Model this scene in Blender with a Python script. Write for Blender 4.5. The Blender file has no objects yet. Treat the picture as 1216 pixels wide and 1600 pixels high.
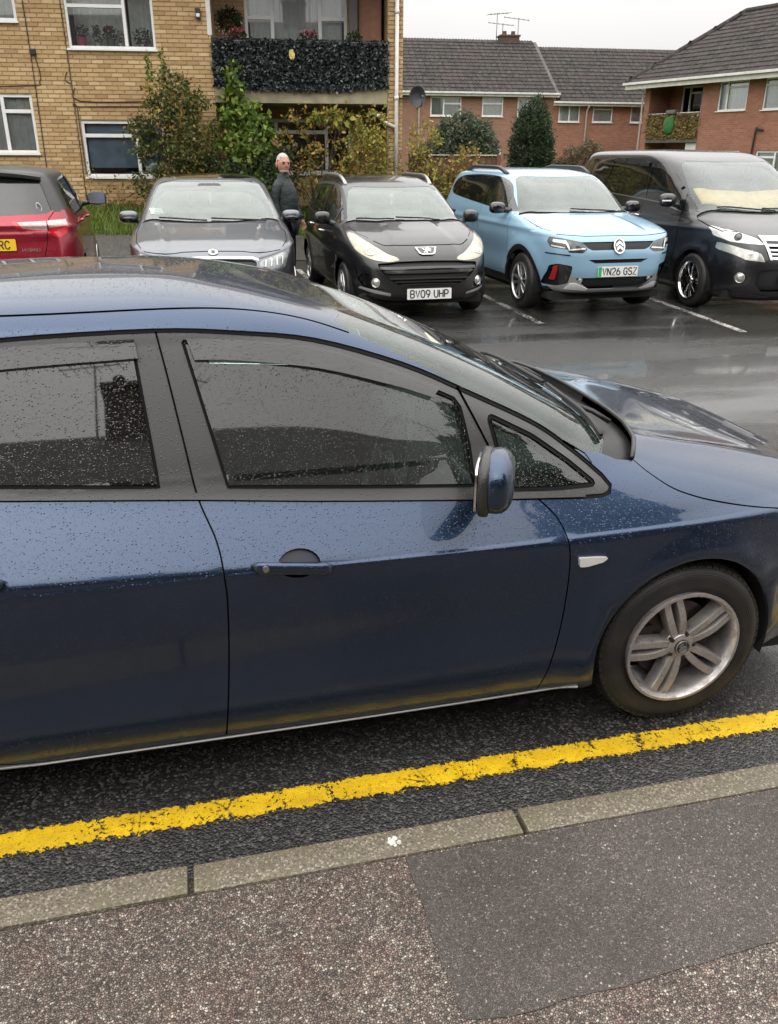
import bpy, bmesh, math, random
import numpy as np
from mathutils import Vector, Matrix
from mathutils.geometry import delaunay_2d_cdt

PI = math.pi
RAD = math.radians
rng = random.Random(7)
scene = bpy.context.scene
COL = scene.collection

# ------------------------------------------------------------------ camera
CAM_H = 1.88
PITCH, ROLL, YAW = RAD(23.5), RAD(0.3), RAD(13.5)
fw = Vector((math.sin(YAW) * math.cos(PITCH), math.cos(YAW) * math.cos(PITCH), -math.sin(PITCH)))
rt = Vector((math.cos(YAW), -math.sin(YAW), 0))
up = rt.cross(fw)
rt, up = (math.cos(ROLL) * rt + math.sin(ROLL) * up), (-math.sin(ROLL) * rt + math.cos(ROLL) * up)
cam_data = bpy.data.cameras.new('camera')
cam = bpy.data.objects.new('camera', cam_data)
COL.objects.link(cam)
cam.matrix_world = Matrix(((rt.x, up.x, -fw.x, 0), (rt.y, up.y, -fw.y, 0), (rt.z, up.z, -fw.z, CAM_H), (0, 0, 0, 1)))
cam_data.sensor_fit = 'VERTICAL'
cam_data.sensor_height = 36
cam_data.lens = 36 * 1282 / 1600
cam_data.clip_start = 0.05
cam_data.clip_end = 2000
scene.camera = cam

# ------------------------------------------------------------------ sky: flat overcast
SUN_EL, SUN_AZ = RAD(48), RAD(200)
world = bpy.data.worlds.new('World')
scene.world = world
world.use_nodes = True
wn = world.node_tree
wn.nodes.clear()
w_out = wn.nodes.new('ShaderNodeOutputWorld')
w_bg = wn.nodes.new('ShaderNodeBackground')
w_bg.inputs['Strength'].default_value = 0.1
w_sky = wn.nodes.new('ShaderNodeTexSky')
w_sky.sky_type = 'NISHITA'
w_sky.sun_disc = False
w_sky.sun_elevation = SUN_EL
w_sky.sun_rotation = SUN_AZ
w_sky.air_density = 1.0
w_sky.dust_density = 6.0
w_hs = wn.nodes.new('ShaderNodeHueSaturation')
w_hs.inputs['Saturation'].default_value = 0.12
w_mix = wn.nodes.new('ShaderNodeMix')
w_mix.data_type = 'RGBA'
w_mix.inputs[0].default_value = 0.86
w_tc = wn.nodes.new('ShaderNodeTexCoord')
w_sep = wn.nodes.new('ShaderNodeSeparateXYZ')
w_mr = wn.nodes.new('ShaderNodeMapRange')          # CIE overcast: the zenith is brighter than the horizon
w_mr.inputs['From Min'].default_value = 0.0
w_mr.inputs['From Max'].default_value = 1.0
w_mr.inputs['To Min'].default_value = 3.7
w_mr.inputs['To Max'].default_value = 19.0
w_nz = wn.nodes.new('ShaderNodeTexNoise')
w_nz.inputs['Scale'].default_value = 2.2
w_nz.inputs['Detail'].default_value = 4
w_mul = wn.nodes.new('ShaderNodeMath')
w_mul.operation = 'MULTIPLY_ADD'
w_mul.inputs[1].default_value = 1.2
w_comb = wn.nodes.new('ShaderNodeMix')
w_comb.data_type = 'RGBA'
w_comb.blend_type = 'MULTIPLY'
w_comb.inputs[0].default_value = 1.0
w_comb.inputs[7].default_value = (1.0, 0.985, 0.965, 1)
wn.links.new(w_tc.outputs['Generated'], w_sep.inputs[0])
wn.links.new(w_tc.outputs['Generated'], w_nz.inputs['Vector'])
wn.links.new(w_sep.outputs['Z'], w_mr.inputs['Value'])
wn.links.new(w_nz.outputs['Fac'], w_mul.inputs[0])
wn.links.new(w_mr.outputs[0], w_mul.inputs[2])
wn.links.new(w_mul.outputs[0], w_comb.inputs[6])
wn.links.new(w_sky.outputs[0], w_hs.inputs['Color'])
wn.links.new(w_hs.outputs[0], w_mix.inputs[6])
wn.links.new(w_comb.outputs[2], w_mix.inputs[7])
wn.links.new(w_mix.outputs[2], w_bg.inputs['Color'])
wn.links.new(w_bg.outputs[0], w_out.inputs['Surface'])

sun_data = bpy.data.lights.new('sun', 'SUN')
sun_data.energy = 0.7
sun_data.angle = RAD(170)
sun_data.color = (1.0, 0.96, 0.9)
sun = bpy.data.objects.new('sun', sun_data)
COL.objects.link(sun)
sdir = Vector((math.sin(SUN_AZ) * math.cos(SUN_EL), math.cos(SUN_AZ) * math.cos(SUN_EL), math.sin(SUN_EL)))
sun.rotation_euler = sdir.to_track_quat('Z', 'Y').to_euler()

scene.view_settings.view_transform = 'Standard'
scene.view_settings.look = 'None'
scene.view_settings.exposure = 0.78
scene.view_settings.gamma = 1.0
scene.view_settings.use_curve_mapping = False
scene.cycles.max_bounces = 6
scene.cycles.diffuse_bounces = 3
scene.cycles.glossy_bounces = 4
scene.cycles.transparent_max_bounces = 12
scene.cycles.caustics_reflective = False
scene.cycles.caustics_refractive = False


# ------------------------------------------------------------------ materials
class NT:
    def __init__(s, name):
        s.m = bpy.data.materials.new(name)
        s.m.use_nodes = True
        s.t = s.m.node_tree
        s.t.nodes.clear()
        s.out = s.n('ShaderNodeOutputMaterial')

    def n(s, kind, _props=None, **inp):
        nd = s.t.nodes.new(kind)
        for k, v in (_props or {}).items():
            setattr(nd, k, v)
        for k, v in inp.items():
            key = int(k[1:]) if k[0] == '_' and k[1:].isdigit() else k.replace('_', ' ')
            s.set(nd, key, v)
        return nd

    def set(s, nd, key, v):
        i = nd.inputs[key]
        if isinstance(v, bpy.types.NodeSocket):
            s.t.links.new(v, i)
        elif isinstance(v, bpy.types.Node):
            s.t.links.new(v.outputs[0], i)
        else:
            if i.type == 'RGBA' and len(v) == 3:
                v = (*v, 1)
            i.default_value = v

    def math(s, op, a, b=0.0, c=0.0):
        return s.n('ShaderNodeMath', {'operation': op}, _0=a, _1=b, _2=c).outputs[0]

    def mix(s, f, a, b, blend='MIX'):
        return s.n('ShaderNodeMix', {'data_type': 'RGBA', 'blend_type': blend}, _0=f, _6=a, _7=b).outputs[2]

    def ramp(s, f, stops, interp='LINEAR'):
        nd = s.n('ShaderNodeValToRGB', Fac=f)
        cr = nd.color_ramp
        cr.interpolation = interp
        while len(cr.elements) < len(stops):
            cr.elements.new(0.5)
        for e, (p, c) in zip(cr.elements, stops):
            e.position = p
            e.color = (c, c, c, 1) if isinstance(c, (int, float)) else (*c, 1)
        return nd.outputs[0]

    def mr(s, v, a, b, c=0.0, d=1.0, smooth=False):
        nd = s.n('ShaderNodeMapRange', {'interpolation_type': 'SMOOTHSTEP' if smooth else 'LINEAR'}, Value=v)
        for k, x in zip(('From Min', 'From Max', 'To Min', 'To Max'), (a, b, c, d)):
            nd.inputs[k].default_value = x
        return nd.outputs[0]

    def coord(s, kind='Object'):
        return s.n('ShaderNodeTexCoord').outputs[kind]

    def mapping(s, v, scale=(1, 1, 1), rot=(0, 0, 0), loc=(0, 0, 0)):
        return s.n('ShaderNodeMapping', Vector=v, Scale=scale, Rotation=rot, Location=loc).outputs[0]

    def noise(s, v, scale, detail=3.0, rough=0.5, out=0):
        nd = s.n('ShaderNodeTexNoise', Vector=v, Scale=scale, Detail=detail, Roughness=rough)
        return nd.outputs[out]

    def voronoi(s, v, scale, feature='F1', out='Distance'):
        return s.n('ShaderNodeTexVoronoi', {'feature': feature}, Vector=v, Scale=scale).outputs[out]

    def bump(s, h, dist, strength=1.0, normal=None):
        nd = s.n('ShaderNodeBump', Height=h, Distance=dist, Strength=strength)
        if normal is not None:
            s.set(nd, 'Normal', normal)
        return nd.outputs[0]

    def done(s, shader):
        s.t.links.new(shader if isinstance(shader, bpy.types.NodeSocket) else shader.outputs[0], s.out.inputs['Surface'])
        return s.m

    def pbr(s, **k):
        return s.n('ShaderNodeBsdfPrincipled', None, **k)


def drops_height(b, co, big=1.0):
    """standing rain drops: two sizes of round beads scattered over a surface"""
    h = None
    for sc, keep, size in ((125 * big, 0.34, 0.34), (255 * big, 0.42, 0.36)):
        v = b.n('ShaderNodeTexVoronoi', {'feature': 'F1'}, Vector=co, Scale=sc)
        d = b.mr(v.outputs['Distance'], 0.04, size, 1.0, 0.0, True)
        r = b.n('ShaderNodeSeparateColor', Color=v.outputs['Color']).outputs[0]
        k = b.math('GREATER_THAN', r, 1 - keep)
        p = b.math('MULTIPLY', b.math('MULTIPLY', d, k), 125.0 / sc)
        h = p if h is None else b.math('MAXIMUM', h, p)
    return h


def paint(name, col, metallic=0.3, rough=0.35, coat=1.0, drops=1.0, flake=0.0, coat_rough=0.03, dirt=0.0):
    b = NT(name)
    co = b.coord()
    base = col
    if flake:
        f = b.noise(co, 900, 1)
        base = b.mix(b.mr(f, 0.4, 0.75, 0, flake), col, tuple(min(1, c * 3 + 0.02) for c in col))
    if dirt:
        z = b.n('ShaderNodeSeparateXYZ', Vector=co).outputs['Z']
        m = b.math('MULTIPLY', b.mr(z, 0.15, 0.5, 1, 0), b.noise(b.mapping(co, (3, 3, 9)), 3, 5, 0.65))
        base = b.mix(b.math('MULTIPLY', m, dirt), base, (0.11, 0.085, 0.06))
    p = b.pbr(Base_Color=base, Metallic=metallic, Roughness=rough, Coat_Weight=coat, Coat_Roughness=coat_rough)
    if dirt:      # road film dulls the lower panels
        film = b.math('MULTIPLY', b.mr(z, 0.30, 0.78, 1, 0), b.mr(b.noise(co, 6, 4), 0.25, 0.7, 0.7, 1.0))
        b.set(p, 'Coat Roughness', b.mr(film, 0, 1, coat_rough, 0.16))
        b.set(p, 'Roughness', b.mr(film, 0, 1, rough, 0.42))
    if drops:
        h = drops_height(b, co)
        nrm = b.bump(h, 0.0026, drops)
        b.set(p, 'Coat Normal', nrm)
        b.set(p, 'Normal', nrm)
    return b.done(p)


def plain(name, col, rough=0.5, metallic=0.0, coat=0.0, noise=0.0, nscale=20, bump=0.0, spec=0.5):
    b = NT(name)
    co = b.coord()
    base = col
    p = b.pbr(Base_Color=col, Metallic=metallic, Roughness=rough, Coat_Weight=coat, Specular_IOR_Level=spec)
    if noise:
        f = b.noise(co, nscale, 4)
        b.set(p, 'Base Color', b.mix(b.mr(f, 0.3, 0.7), tuple(c * (1 - noise) for c in col), tuple(min(1, c * (1 + noise)) for c in col)))
    if bump:
        b.set(p, 'Normal', b.bump(b.noise(co, nscale * 3, 4), bump))
    return b.done(p)


def glass(name, tint, drops=0.0, haze=0.0, haze_col=(0.5, 0.56, 0.52), ior=1.5, boost=1.0):
    b = NT(name)
    co = b.coord()
    nrm = None
    if drops:
        nrm = b.bump(drops_height(b, co), 0.0022, drops)
    fr = b.n('ShaderNodeFresnel', IOR=ior)
    gl = b.n('ShaderNodeBsdfGlossy', Color=(1, 1, 1), Roughness=0.02)
    if nrm is not None:
        b.set(gl, 'Normal', nrm)
        b.set(fr, 'Normal', nrm)
    tr = b.n('ShaderNodeBsdfTransparent', Color=tint)
    lo = tr
    if haze:
        di = b.n('ShaderNodeBsdfDiffuse', Color=haze_col)
        f = b.math('MULTIPLY', b.mr(b.noise(co, 5, 4), 0.3, 0.7, 0.55, 1.3), haze)
        lo = b.n('ShaderNodeMixShader', _0=f, _1=tr.outputs[0], _2=di.outputs[0])
    fac = b.math('MINIMUM', b.math('MULTIPLY', fr.outputs[0], boost), 1.0)
    return b.done(b.n('ShaderNodeMixShader', _0=fac, _1=lo.outputs[0], _2=gl.outputs[0]))


# ------------------------------------------------------------------ objects
def tag(o, label=None, cat=None, group=None, kind=None):
    for k, v in (('label', label), ('category', cat), ('group', group), ('kind', kind)):
        if v:
            o[k] = v
    return o


def empty(name, loc=(0, 0, 0), rz=0.0, label=None, cat=None, group=None):
    o = bpy.data.objects.new(name, None)
    COL.objects.link(o)
    o.location = loc
    o.rotation_euler = (0, 0, rz)
    return tag(o, label, cat, group)


class MB:
    """collects simple shapes into one mesh"""
    def __init__(s):
        s.v, s.f = [], []

    def add(s, vs, fs):
        o = len(s.v)
        s.v.extend([tuple(v) for v in vs])
        s.f.extend([tuple(i + o for i in f) for f in fs])
        return s

    def box(s, x0, x1, y0, y1, z0, z1):
        return s.add([(x, y, z) for z in (z0, z1) for y in (y0, y1) for x in (x0, x1)],
                     [(0, 2, 3, 1), (4, 5, 7, 6), (0, 1, 5, 4), (2, 6, 7, 3), (0, 4, 6, 2), (1, 3, 7, 5)])

    def bbox(s, x0, x1, y0, y1, z0, z1, b):
        """box with chamfered edges"""
        bm = bmesh.new()
        bmesh.ops.create_cube(bm, size=1)
        for v in bm.verts:
            v.co = Vector(((x0 + x1) / 2 + v.co.x * (x1 - x0), (y0 + y1) / 2 + v.co.y * (y1 - y0), (z0 + z1) / 2 + v.co.z * (z1 - z0)))
        bmesh.ops.bevel(bm, geom=bm.edges[:], offset=b, segments=2, profile=0.6, affect='EDGES')
        bm.verts.index_update()
        s.add([v.co for v in bm.verts], [[v.index for v in f.verts] for f in bm.faces])
        bm.free()
        return s

    def tube(s, pts, r, n=8, caps=True, taper=None):
        pts = [Vector(p) for p in pts]
        rings = []
        ref = Vector((0, 0, 1))
        for i, p in enumerate(pts):
            d = (pts[min(i + 1, len(pts) - 1)] - pts[max(i - 1, 0)]).normalized()
            a = d.cross(ref)
            if a.length < 1e-3:
                a = d.cross(Vector((0, 1, 0)))
            a.normalize()
            bb = d.cross(a).normalized()
            rr = r if taper is None else r * taper[i]
            rings.append([p + (a * math.cos(2 * PI * k / n) + bb * math.sin(2 * PI * k / n)) * rr for k in range(n)])
        vs = [v for g in rings for v in g]
        fs = []
        for i in range(len(pts) - 1):
            for k in range(n):
                k2 = (k + 1) % n
                fs.append((i * n + k, i * n + k2, (i + 1) * n + k2, (i + 1) * n + k))
        if caps:
            fs.append(tuple(range(n - 1, -1, -1)))
            fs.append(tuple((len(pts) - 1) * n + k for k in range(n)))
        return s.add(vs, fs)

    def lathe(s, prof, n=32, axis='y', c=(0, 0, 0), close=False):
        """profile [(radius, along axis)]"""
        vs, fs = [], []
        for (r, a) in prof:
            for k in range(n):
                th = 2 * PI * k / n
                p = (r * math.cos(th), a, r * math.sin(th)) if axis == 'y' else ((a, r * math.cos(th), r * math.sin(th)) if axis == 'x' else (r * math.cos(th), r * math.sin(th), a))
                vs.append((p[0] + c[0], p[1] + c[1], p[2] + c[2]))
        m = len(prof)
        for i in range(m if close else m - 1):
            for k in range(n):
                k2 = (k + 1) % n
                j = (i + 1) % m
                fs.append((i * n + k, i * n + k2, j * n + k2, j * n + k))
        return s.add(vs, fs)

    def prism(s, poly, y0, y1, axis='y'):
        """polygon in the plane across the axis, extruded along it"""
        n = len(poly)
        def P(a, b, h):
            return (a, h, b) if axis == 'y' else ((h, a, b) if axis == 'x' else (a, b, h))
        vs = [P(a, b, y0) for a, b in poly] + [P(a, b, y1) for a, b in poly]
        fs = [tuple(range(n - 1, -1, -1)), tuple(range(n, 2 * n))]
        for k in range(n):
            k2 = (k + 1) % n
            fs.append((k, k2, n + k2, n + k))
        return s.add(vs, fs)

    def ball(s, c, r, nu=16, nv=10, f=None):
        """ellipsoid with optional point function"""
        vs, fs = [], []
        for i in range(nv + 1):
            th = PI * i / nv
            for k in range(nu):
                ph = 2 * PI * k / nu
                p = Vector((math.sin(th) * math.cos(ph), math.sin(th) * math.sin(ph), math.cos(th)))
                if f:
                    p = f(p)
                vs.append((c[0] + p[0] * r[0], c[1] + p[1] * r[1], c[2] + p[2] * r[2]))
        for i in range(nv):
            for k in range(nu):
                k2 = (k + 1) % nu
                fs.append((i * nu + k, (i + 1) * nu + k, (i + 1) * nu + k2, i * nu + k2))
        return s.add(vs, fs)

    def xform(s, M, start=0):
        for i in range(start, len(s.v)):
            s.v[i] = tuple(M @ Vector(s.v[i]))
        return s

    def mesh(s, name, m, smooth=False, fix=True):
        me = bpy.data.meshes.new(name)
        me.from_pydata(s.v, [], s.f)
        if fix:
            bm = bmesh.new()
            bm.from_mesh(me)
            bmesh.ops.recalc_face_normals(bm, faces=bm.faces[:])
            bm.to_mesh(me)
            bm.free()
        if m:
            me.materials.append(m)
        if smooth:
            me.polygons.foreach_set('use_smooth', [True] * len(me.polygons))
            if smooth is not True:
                try:
                    me.set_sharp_from_angle(angle=RAD(smooth))
                except Exception:
                    pass
        me.update()
        return me

    def obj(s, name, m, parent=None, smooth=False, label=None, fix=True, loc=None, kind=None):
        return link(name, s.mesh(name, m, smooth, fix), parent, label, loc, kind)


def link(name, me, parent=None, label=None, loc=None, kind=None):
    o = bpy.data.objects.new(name, me)
    COL.objects.link(o)
    if parent is not None:
        o.parent = parent
    if loc is not None:
        o.location = loc
    if label:
        o['label'] = label
    if kind:
        o['kind'] = kind
    return o


def text_mesh(body, size, depth, m, bold=0.0, sx=1.0, align='CENTER'):
    cu = bpy.data.curves.new('text', 'FONT')
    cu.body = body
    cu.size = size
    cu.extrude = depth
    cu.offset = bold
    cu.align_x = align
    cu.align_y = 'CENTER'
    ob = bpy.data.objects.new('text', cu)
    me = bpy.data.meshes.new_from_object(ob)
    bpy.data.objects.remove(ob)
    for v in me.vertices:
        v.co.x *= sx
    me.materials.clear()
    me.materials.append(m)
    return me


def catmull(pts, closed=False, k=6):
    pts = [tuple(map(float, p)) for p in pts]
    n = len(pts)
    out = []
    rngi = range(n if closed else n - 1)
    for i in rngi:
        p0 = pts[(i - 1) % n] if closed or i > 0 else pts[0]
        p1 = pts[i]
        p2 = pts[(i + 1) % n]
        p3 = pts[(i + 2) % n] if closed or i + 2 < n else pts[-1]
        for j in range(k):
            t = j / k
            out.append(tuple(0.5 * (2 * b + (c - a) * t + (2 * a - 5 * b + 4 * c - d) * t * t + (3 * b - a - 3 * c + d) * t ** 3)
                             for a, b, c, d in zip(p0, p1, p2, p3)))
    if not closed:
        out.append(pts[-1])
    return out


def densify(pts, closed=True, step=0.04):
    out = []
    n = len(pts)
    for i in range(n if closed else n - 1):
        a, b = pts[i], pts[(i + 1) % n]
        d = math.dist(a, b)
        m = max(1, int(math.ceil(d / step)))
        for j in range(m):
            t = j / m
            out.append(tuple(p + (q - p) * t for p, q in zip(a, b)))
    if not closed:
        out.append(pts[-1])
    return out


def rounded(pts, r, seg=4):
    """polygon with rounded corners"""
    out = []
    n = len(pts)
    for i in range(n):
        a, b, c = Vector(pts[i - 1]), Vector(pts[i]), Vector(pts[(i + 1) % n])
        u, v = (a - b), (c - b)
        ra = min(r, u.length * 0.45, v.length * 0.45)
        p, q = b + u.normalized() * ra, b + v.normalized() * ra
        for k in range(seg + 1):
            t = k / seg
            out.append(tuple((1 - t) ** 2 * p + 2 * t * (1 - t) * b + t * t * q))
    return out
# ------------------------------------------------------------------ car bodies
def pchip_dense(Y, k):
    """monotone cubic through the rows of Y (one row per level)"""
    n, m = Y.shape
    d = np.zeros_like(Y)
    dl = np.diff(Y, axis=0)
    for j in range(m):
        for i in range(1, n - 1):
            a, b = dl[i - 1, j], dl[i, j]
            d[i, j] = 0 if a * b <= 0 else 2 * a * b / (a + b)
        d[0, j] = dl[0, j]
        d[-1, j] = dl[-1, j]
    out = []
    for i in range(n - 1):
        t = np.arange(k)[:, None] / k
        h00, h10, h01, h11 = 2 * t**3 - 3 * t**2 + 1, t**3 - 2 * t**2 + t, -2 * t**3 + 3 * t**2, t**3 - t**2
        out.append(h00 * Y[i] + h10 * d[i] + h01 * Y[i + 1] + h11 * d[i + 1])
    out.append(Y[-1:])
    return np.vstack(out)


class Skin:
    """car skin built from level curves: at each level z the plan outline is a superellipse with its own
    front, rear, half width and squareness"""
    K = 24

    def __init__(s, rows, xm, deform=None, unz=None):
        s.unz = unz
        s.rows = np.array(rows, float)
        s.xm = xm
        s.tab = pchip_dense(s.rows, s.K)
        s.T = len(rows) - 1
        s.tt = np.linspace(0, s.T, len(s.tab))
        s.deform = deform

    def cols(s, t):
        t = np.clip(t, 0, s.T)
        return [np.interp(t, s.tt, s.tab[:, j]) for j in range(6)]

    def pos(s, u, t):
        u = np.asarray(u, float)
        t = np.asarray(t, float)
        z, xf, xr, w, nf, nr = s.cols(t)
        fr = u <= 1
        phi = np.where(fr, u, 2 - u) * PI / 2
        n = np.where(fr, nf, nr)
        L = np.where(fr, xf - s.xm, xr - s.xm)
        c, sn = np.maximum(np.cos(phi), 0), np.maximum(np.sin(phi), 0)
        r = (c**n + sn**n) ** (-1 / n)
        x, y = s.xm + L * r * c, w * r * sn
        if s.deform:
            x, y, z = s.deform(x, y, z)
        return np.stack([x, y, z], -1)

    def normal(s, u, t):
        e = 2e-3
        u0, u1 = np.clip(u - e, 0, 2), np.clip(u + e, 0, 2)
        t0, t1 = np.clip(t - 4 * e, 0, s.T - 0.02), np.clip(t + 4 * e, 0, s.T - 0.02)
        du = s.pos(u1, t) - s.pos(u0, t)
        dt = s.pos(u, t1) - s.pos(u, t0)
        n = np.cross(du, dt)
        n /= np.maximum(np.linalg.norm(n, axis=-1, keepdims=True), 1e-12)
        seam = (u < 1e-6) | (u > 2 - 1e-6)
        n[seam, 1] = 0
        n /= np.maximum(np.linalg.norm(n, axis=-1, keepdims=True), 1e-12)
        return n

    def t_of_z(s, z):
        return np.interp(z, s.tab[:, 0], s.tt)

    def side(s, x, z):
        if s.unz:
            z = s.unz(x, z)
        t = s.t_of_z(z)
        _, xf, xr, w, nf, nr = s.cols(t)
        fr = x >= s.xm
        L, n = (xf - s.xm, nf) if fr else (xr - s.xm, nr)
        X = min(max((x - s.xm) / L, 0), 0.99999)
        Y = (1 - X**n) ** (1 / n)
        p = math.atan2(Y, X) / (PI / 2)
        return (p if fr else 2 - p, float(t))

    def front(s, y, z, rear=False):
        t = s.t_of_z(z)
        _, xf, xr, w, nf, nr = s.cols(t)
        n = nr if rear else nf
        Y = min(max(y / w, 0), 0.99999)
        X = (1 - Y**n) ** (1 / n)
        p = math.atan2(Y, X) / (PI / 2)
        return (2 - p if rear else p, float(t))

    def rear(s, y, z):
        return s.front(y, z, True)

    def top(s, x, y, zmin=0.6):
        lo, hi = float(s.t_of_z(zmin)), s.T - 1e-3
        y = max(y, 0)
        for _ in range(40):
            m = (lo + hi) / 2
            _, xf, xr, w, nf, nr = s.cols(m)
            fr = x >= s.xm
            L, n = (xf - s.xm, nf) if fr else (xr - s.xm, nr)
            g = abs((x - s.xm) / L) ** n + (y / max(w, 1e-6)) ** n
            if g < 1:
                lo = m
            else:
                hi = m
        X, Y = abs((x - s.xm) / L), y / max(w, 1e-6)
        p = math.atan2(Y, X) / (PI / 2)
        return (p if fr else 2 - p, lo)

    def map(s, view, pts):
        f = {'side': s.side, 'front': s.front, 'rear': s.rear, 'top': s.top}[view]
        return [f(a, b) for a, b in pts]

    def at(s, view, a, b, off=0.0, sign=1):
        """surface point and normal under a view coordinate"""
        u, t = s.map(view, [(a, abs(b) if view == 'top' else b)])[0] if view != 'front' and view != 'rear' else s.map(view, [(abs(a), b)])[0]
        u, t = np.array([u]), np.array([t])
        n = s.normal(u, t)[0]
        p = s.pos(u, t)[0] + n * off
        return Vector((p[0], p[1] * sign, p[2])), Vector((n[0], n[1] * sign, n[2]))


def pip(px, py, poly):
    poly = np.asarray(poly)
    inside = np.zeros(len(px), bool)
    bx0, by0 = poly.min(0)
    bx1, by1 = poly.max(0)
    cand = np.where((px >= bx0) & (px <= bx1) & (py >= by0) & (py <= by1))[0]
    if not len(cand):
        return inside
    x, y = px[cand], py[cand]
    r = np.zeros(len(cand), bool)
    a, b = poly, np.roll(poly, -1, 0)
    for (ax, ay), (bx, by) in zip(a, b):
        if ay == by:
            continue
        c = ((ay > y) != (by > y)) & (x < (bx - ax) * (y - ay) / (by - ay) + ax)
        r ^= c
    inside[cand] = r
    return inside


SU, ST = 2.4, 0.10


def cdt(points, loops, open_edges=False):
    """triangulate points with closed loops as constraints; returns param verts, triangles"""
    vs, es = [], []
    for lp in loops:
        o = len(vs)
        vs += [Vector((u * SU, t * ST)) for u, t in lp]
        n = len(lp)
        es += [(o + i, o + (i + 1) % n) for i in range(n)]
    vs += [Vector((u * SU, t * ST)) for u, t in points]
    r = delaunay_2d_cdt(vs, es, [], 0, 1e-5)
    v = np.array([(p.x / SU, p.y / ST) for p in r[0]])
    f = [tuple(x) for x in r[2]]
    tris = []
    for x in f:
        for k in range(1, len(x) - 1):
            tris.append((x[0], x[k], x[k + 1]))
    return v, np.array(tris, int)


def mesh_from(name, P, N, F, m):
    me = bpy.data.meshes.new(name)
    me.from_pydata(P.tolist(), [], F.tolist() if hasattr(F, 'tolist') else F)
    me.polygons.foreach_set('use_smooth', [True] * len(me.polygons))
    me.materials.append(m)
    me.update()
    me.normals_split_custom_set_from_vertices(N.tolist())
    return me


def strip_poly(pts, w):
    """thin closed polygon round an open line"""
    pts = [Vector(p) for p in pts]
    L, R = [], []
    for i, p in enumerate(pts):
        d = (pts[min(i + 1, len(pts) - 1)] - pts[max(i - 1, 0)]).normalized()
        n = Vector((-d.y, d.x)) * (w / 2)
        L.append(tuple(p + n))
        R.append(tuple(p - n))
    return L + R[::-1]


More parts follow.
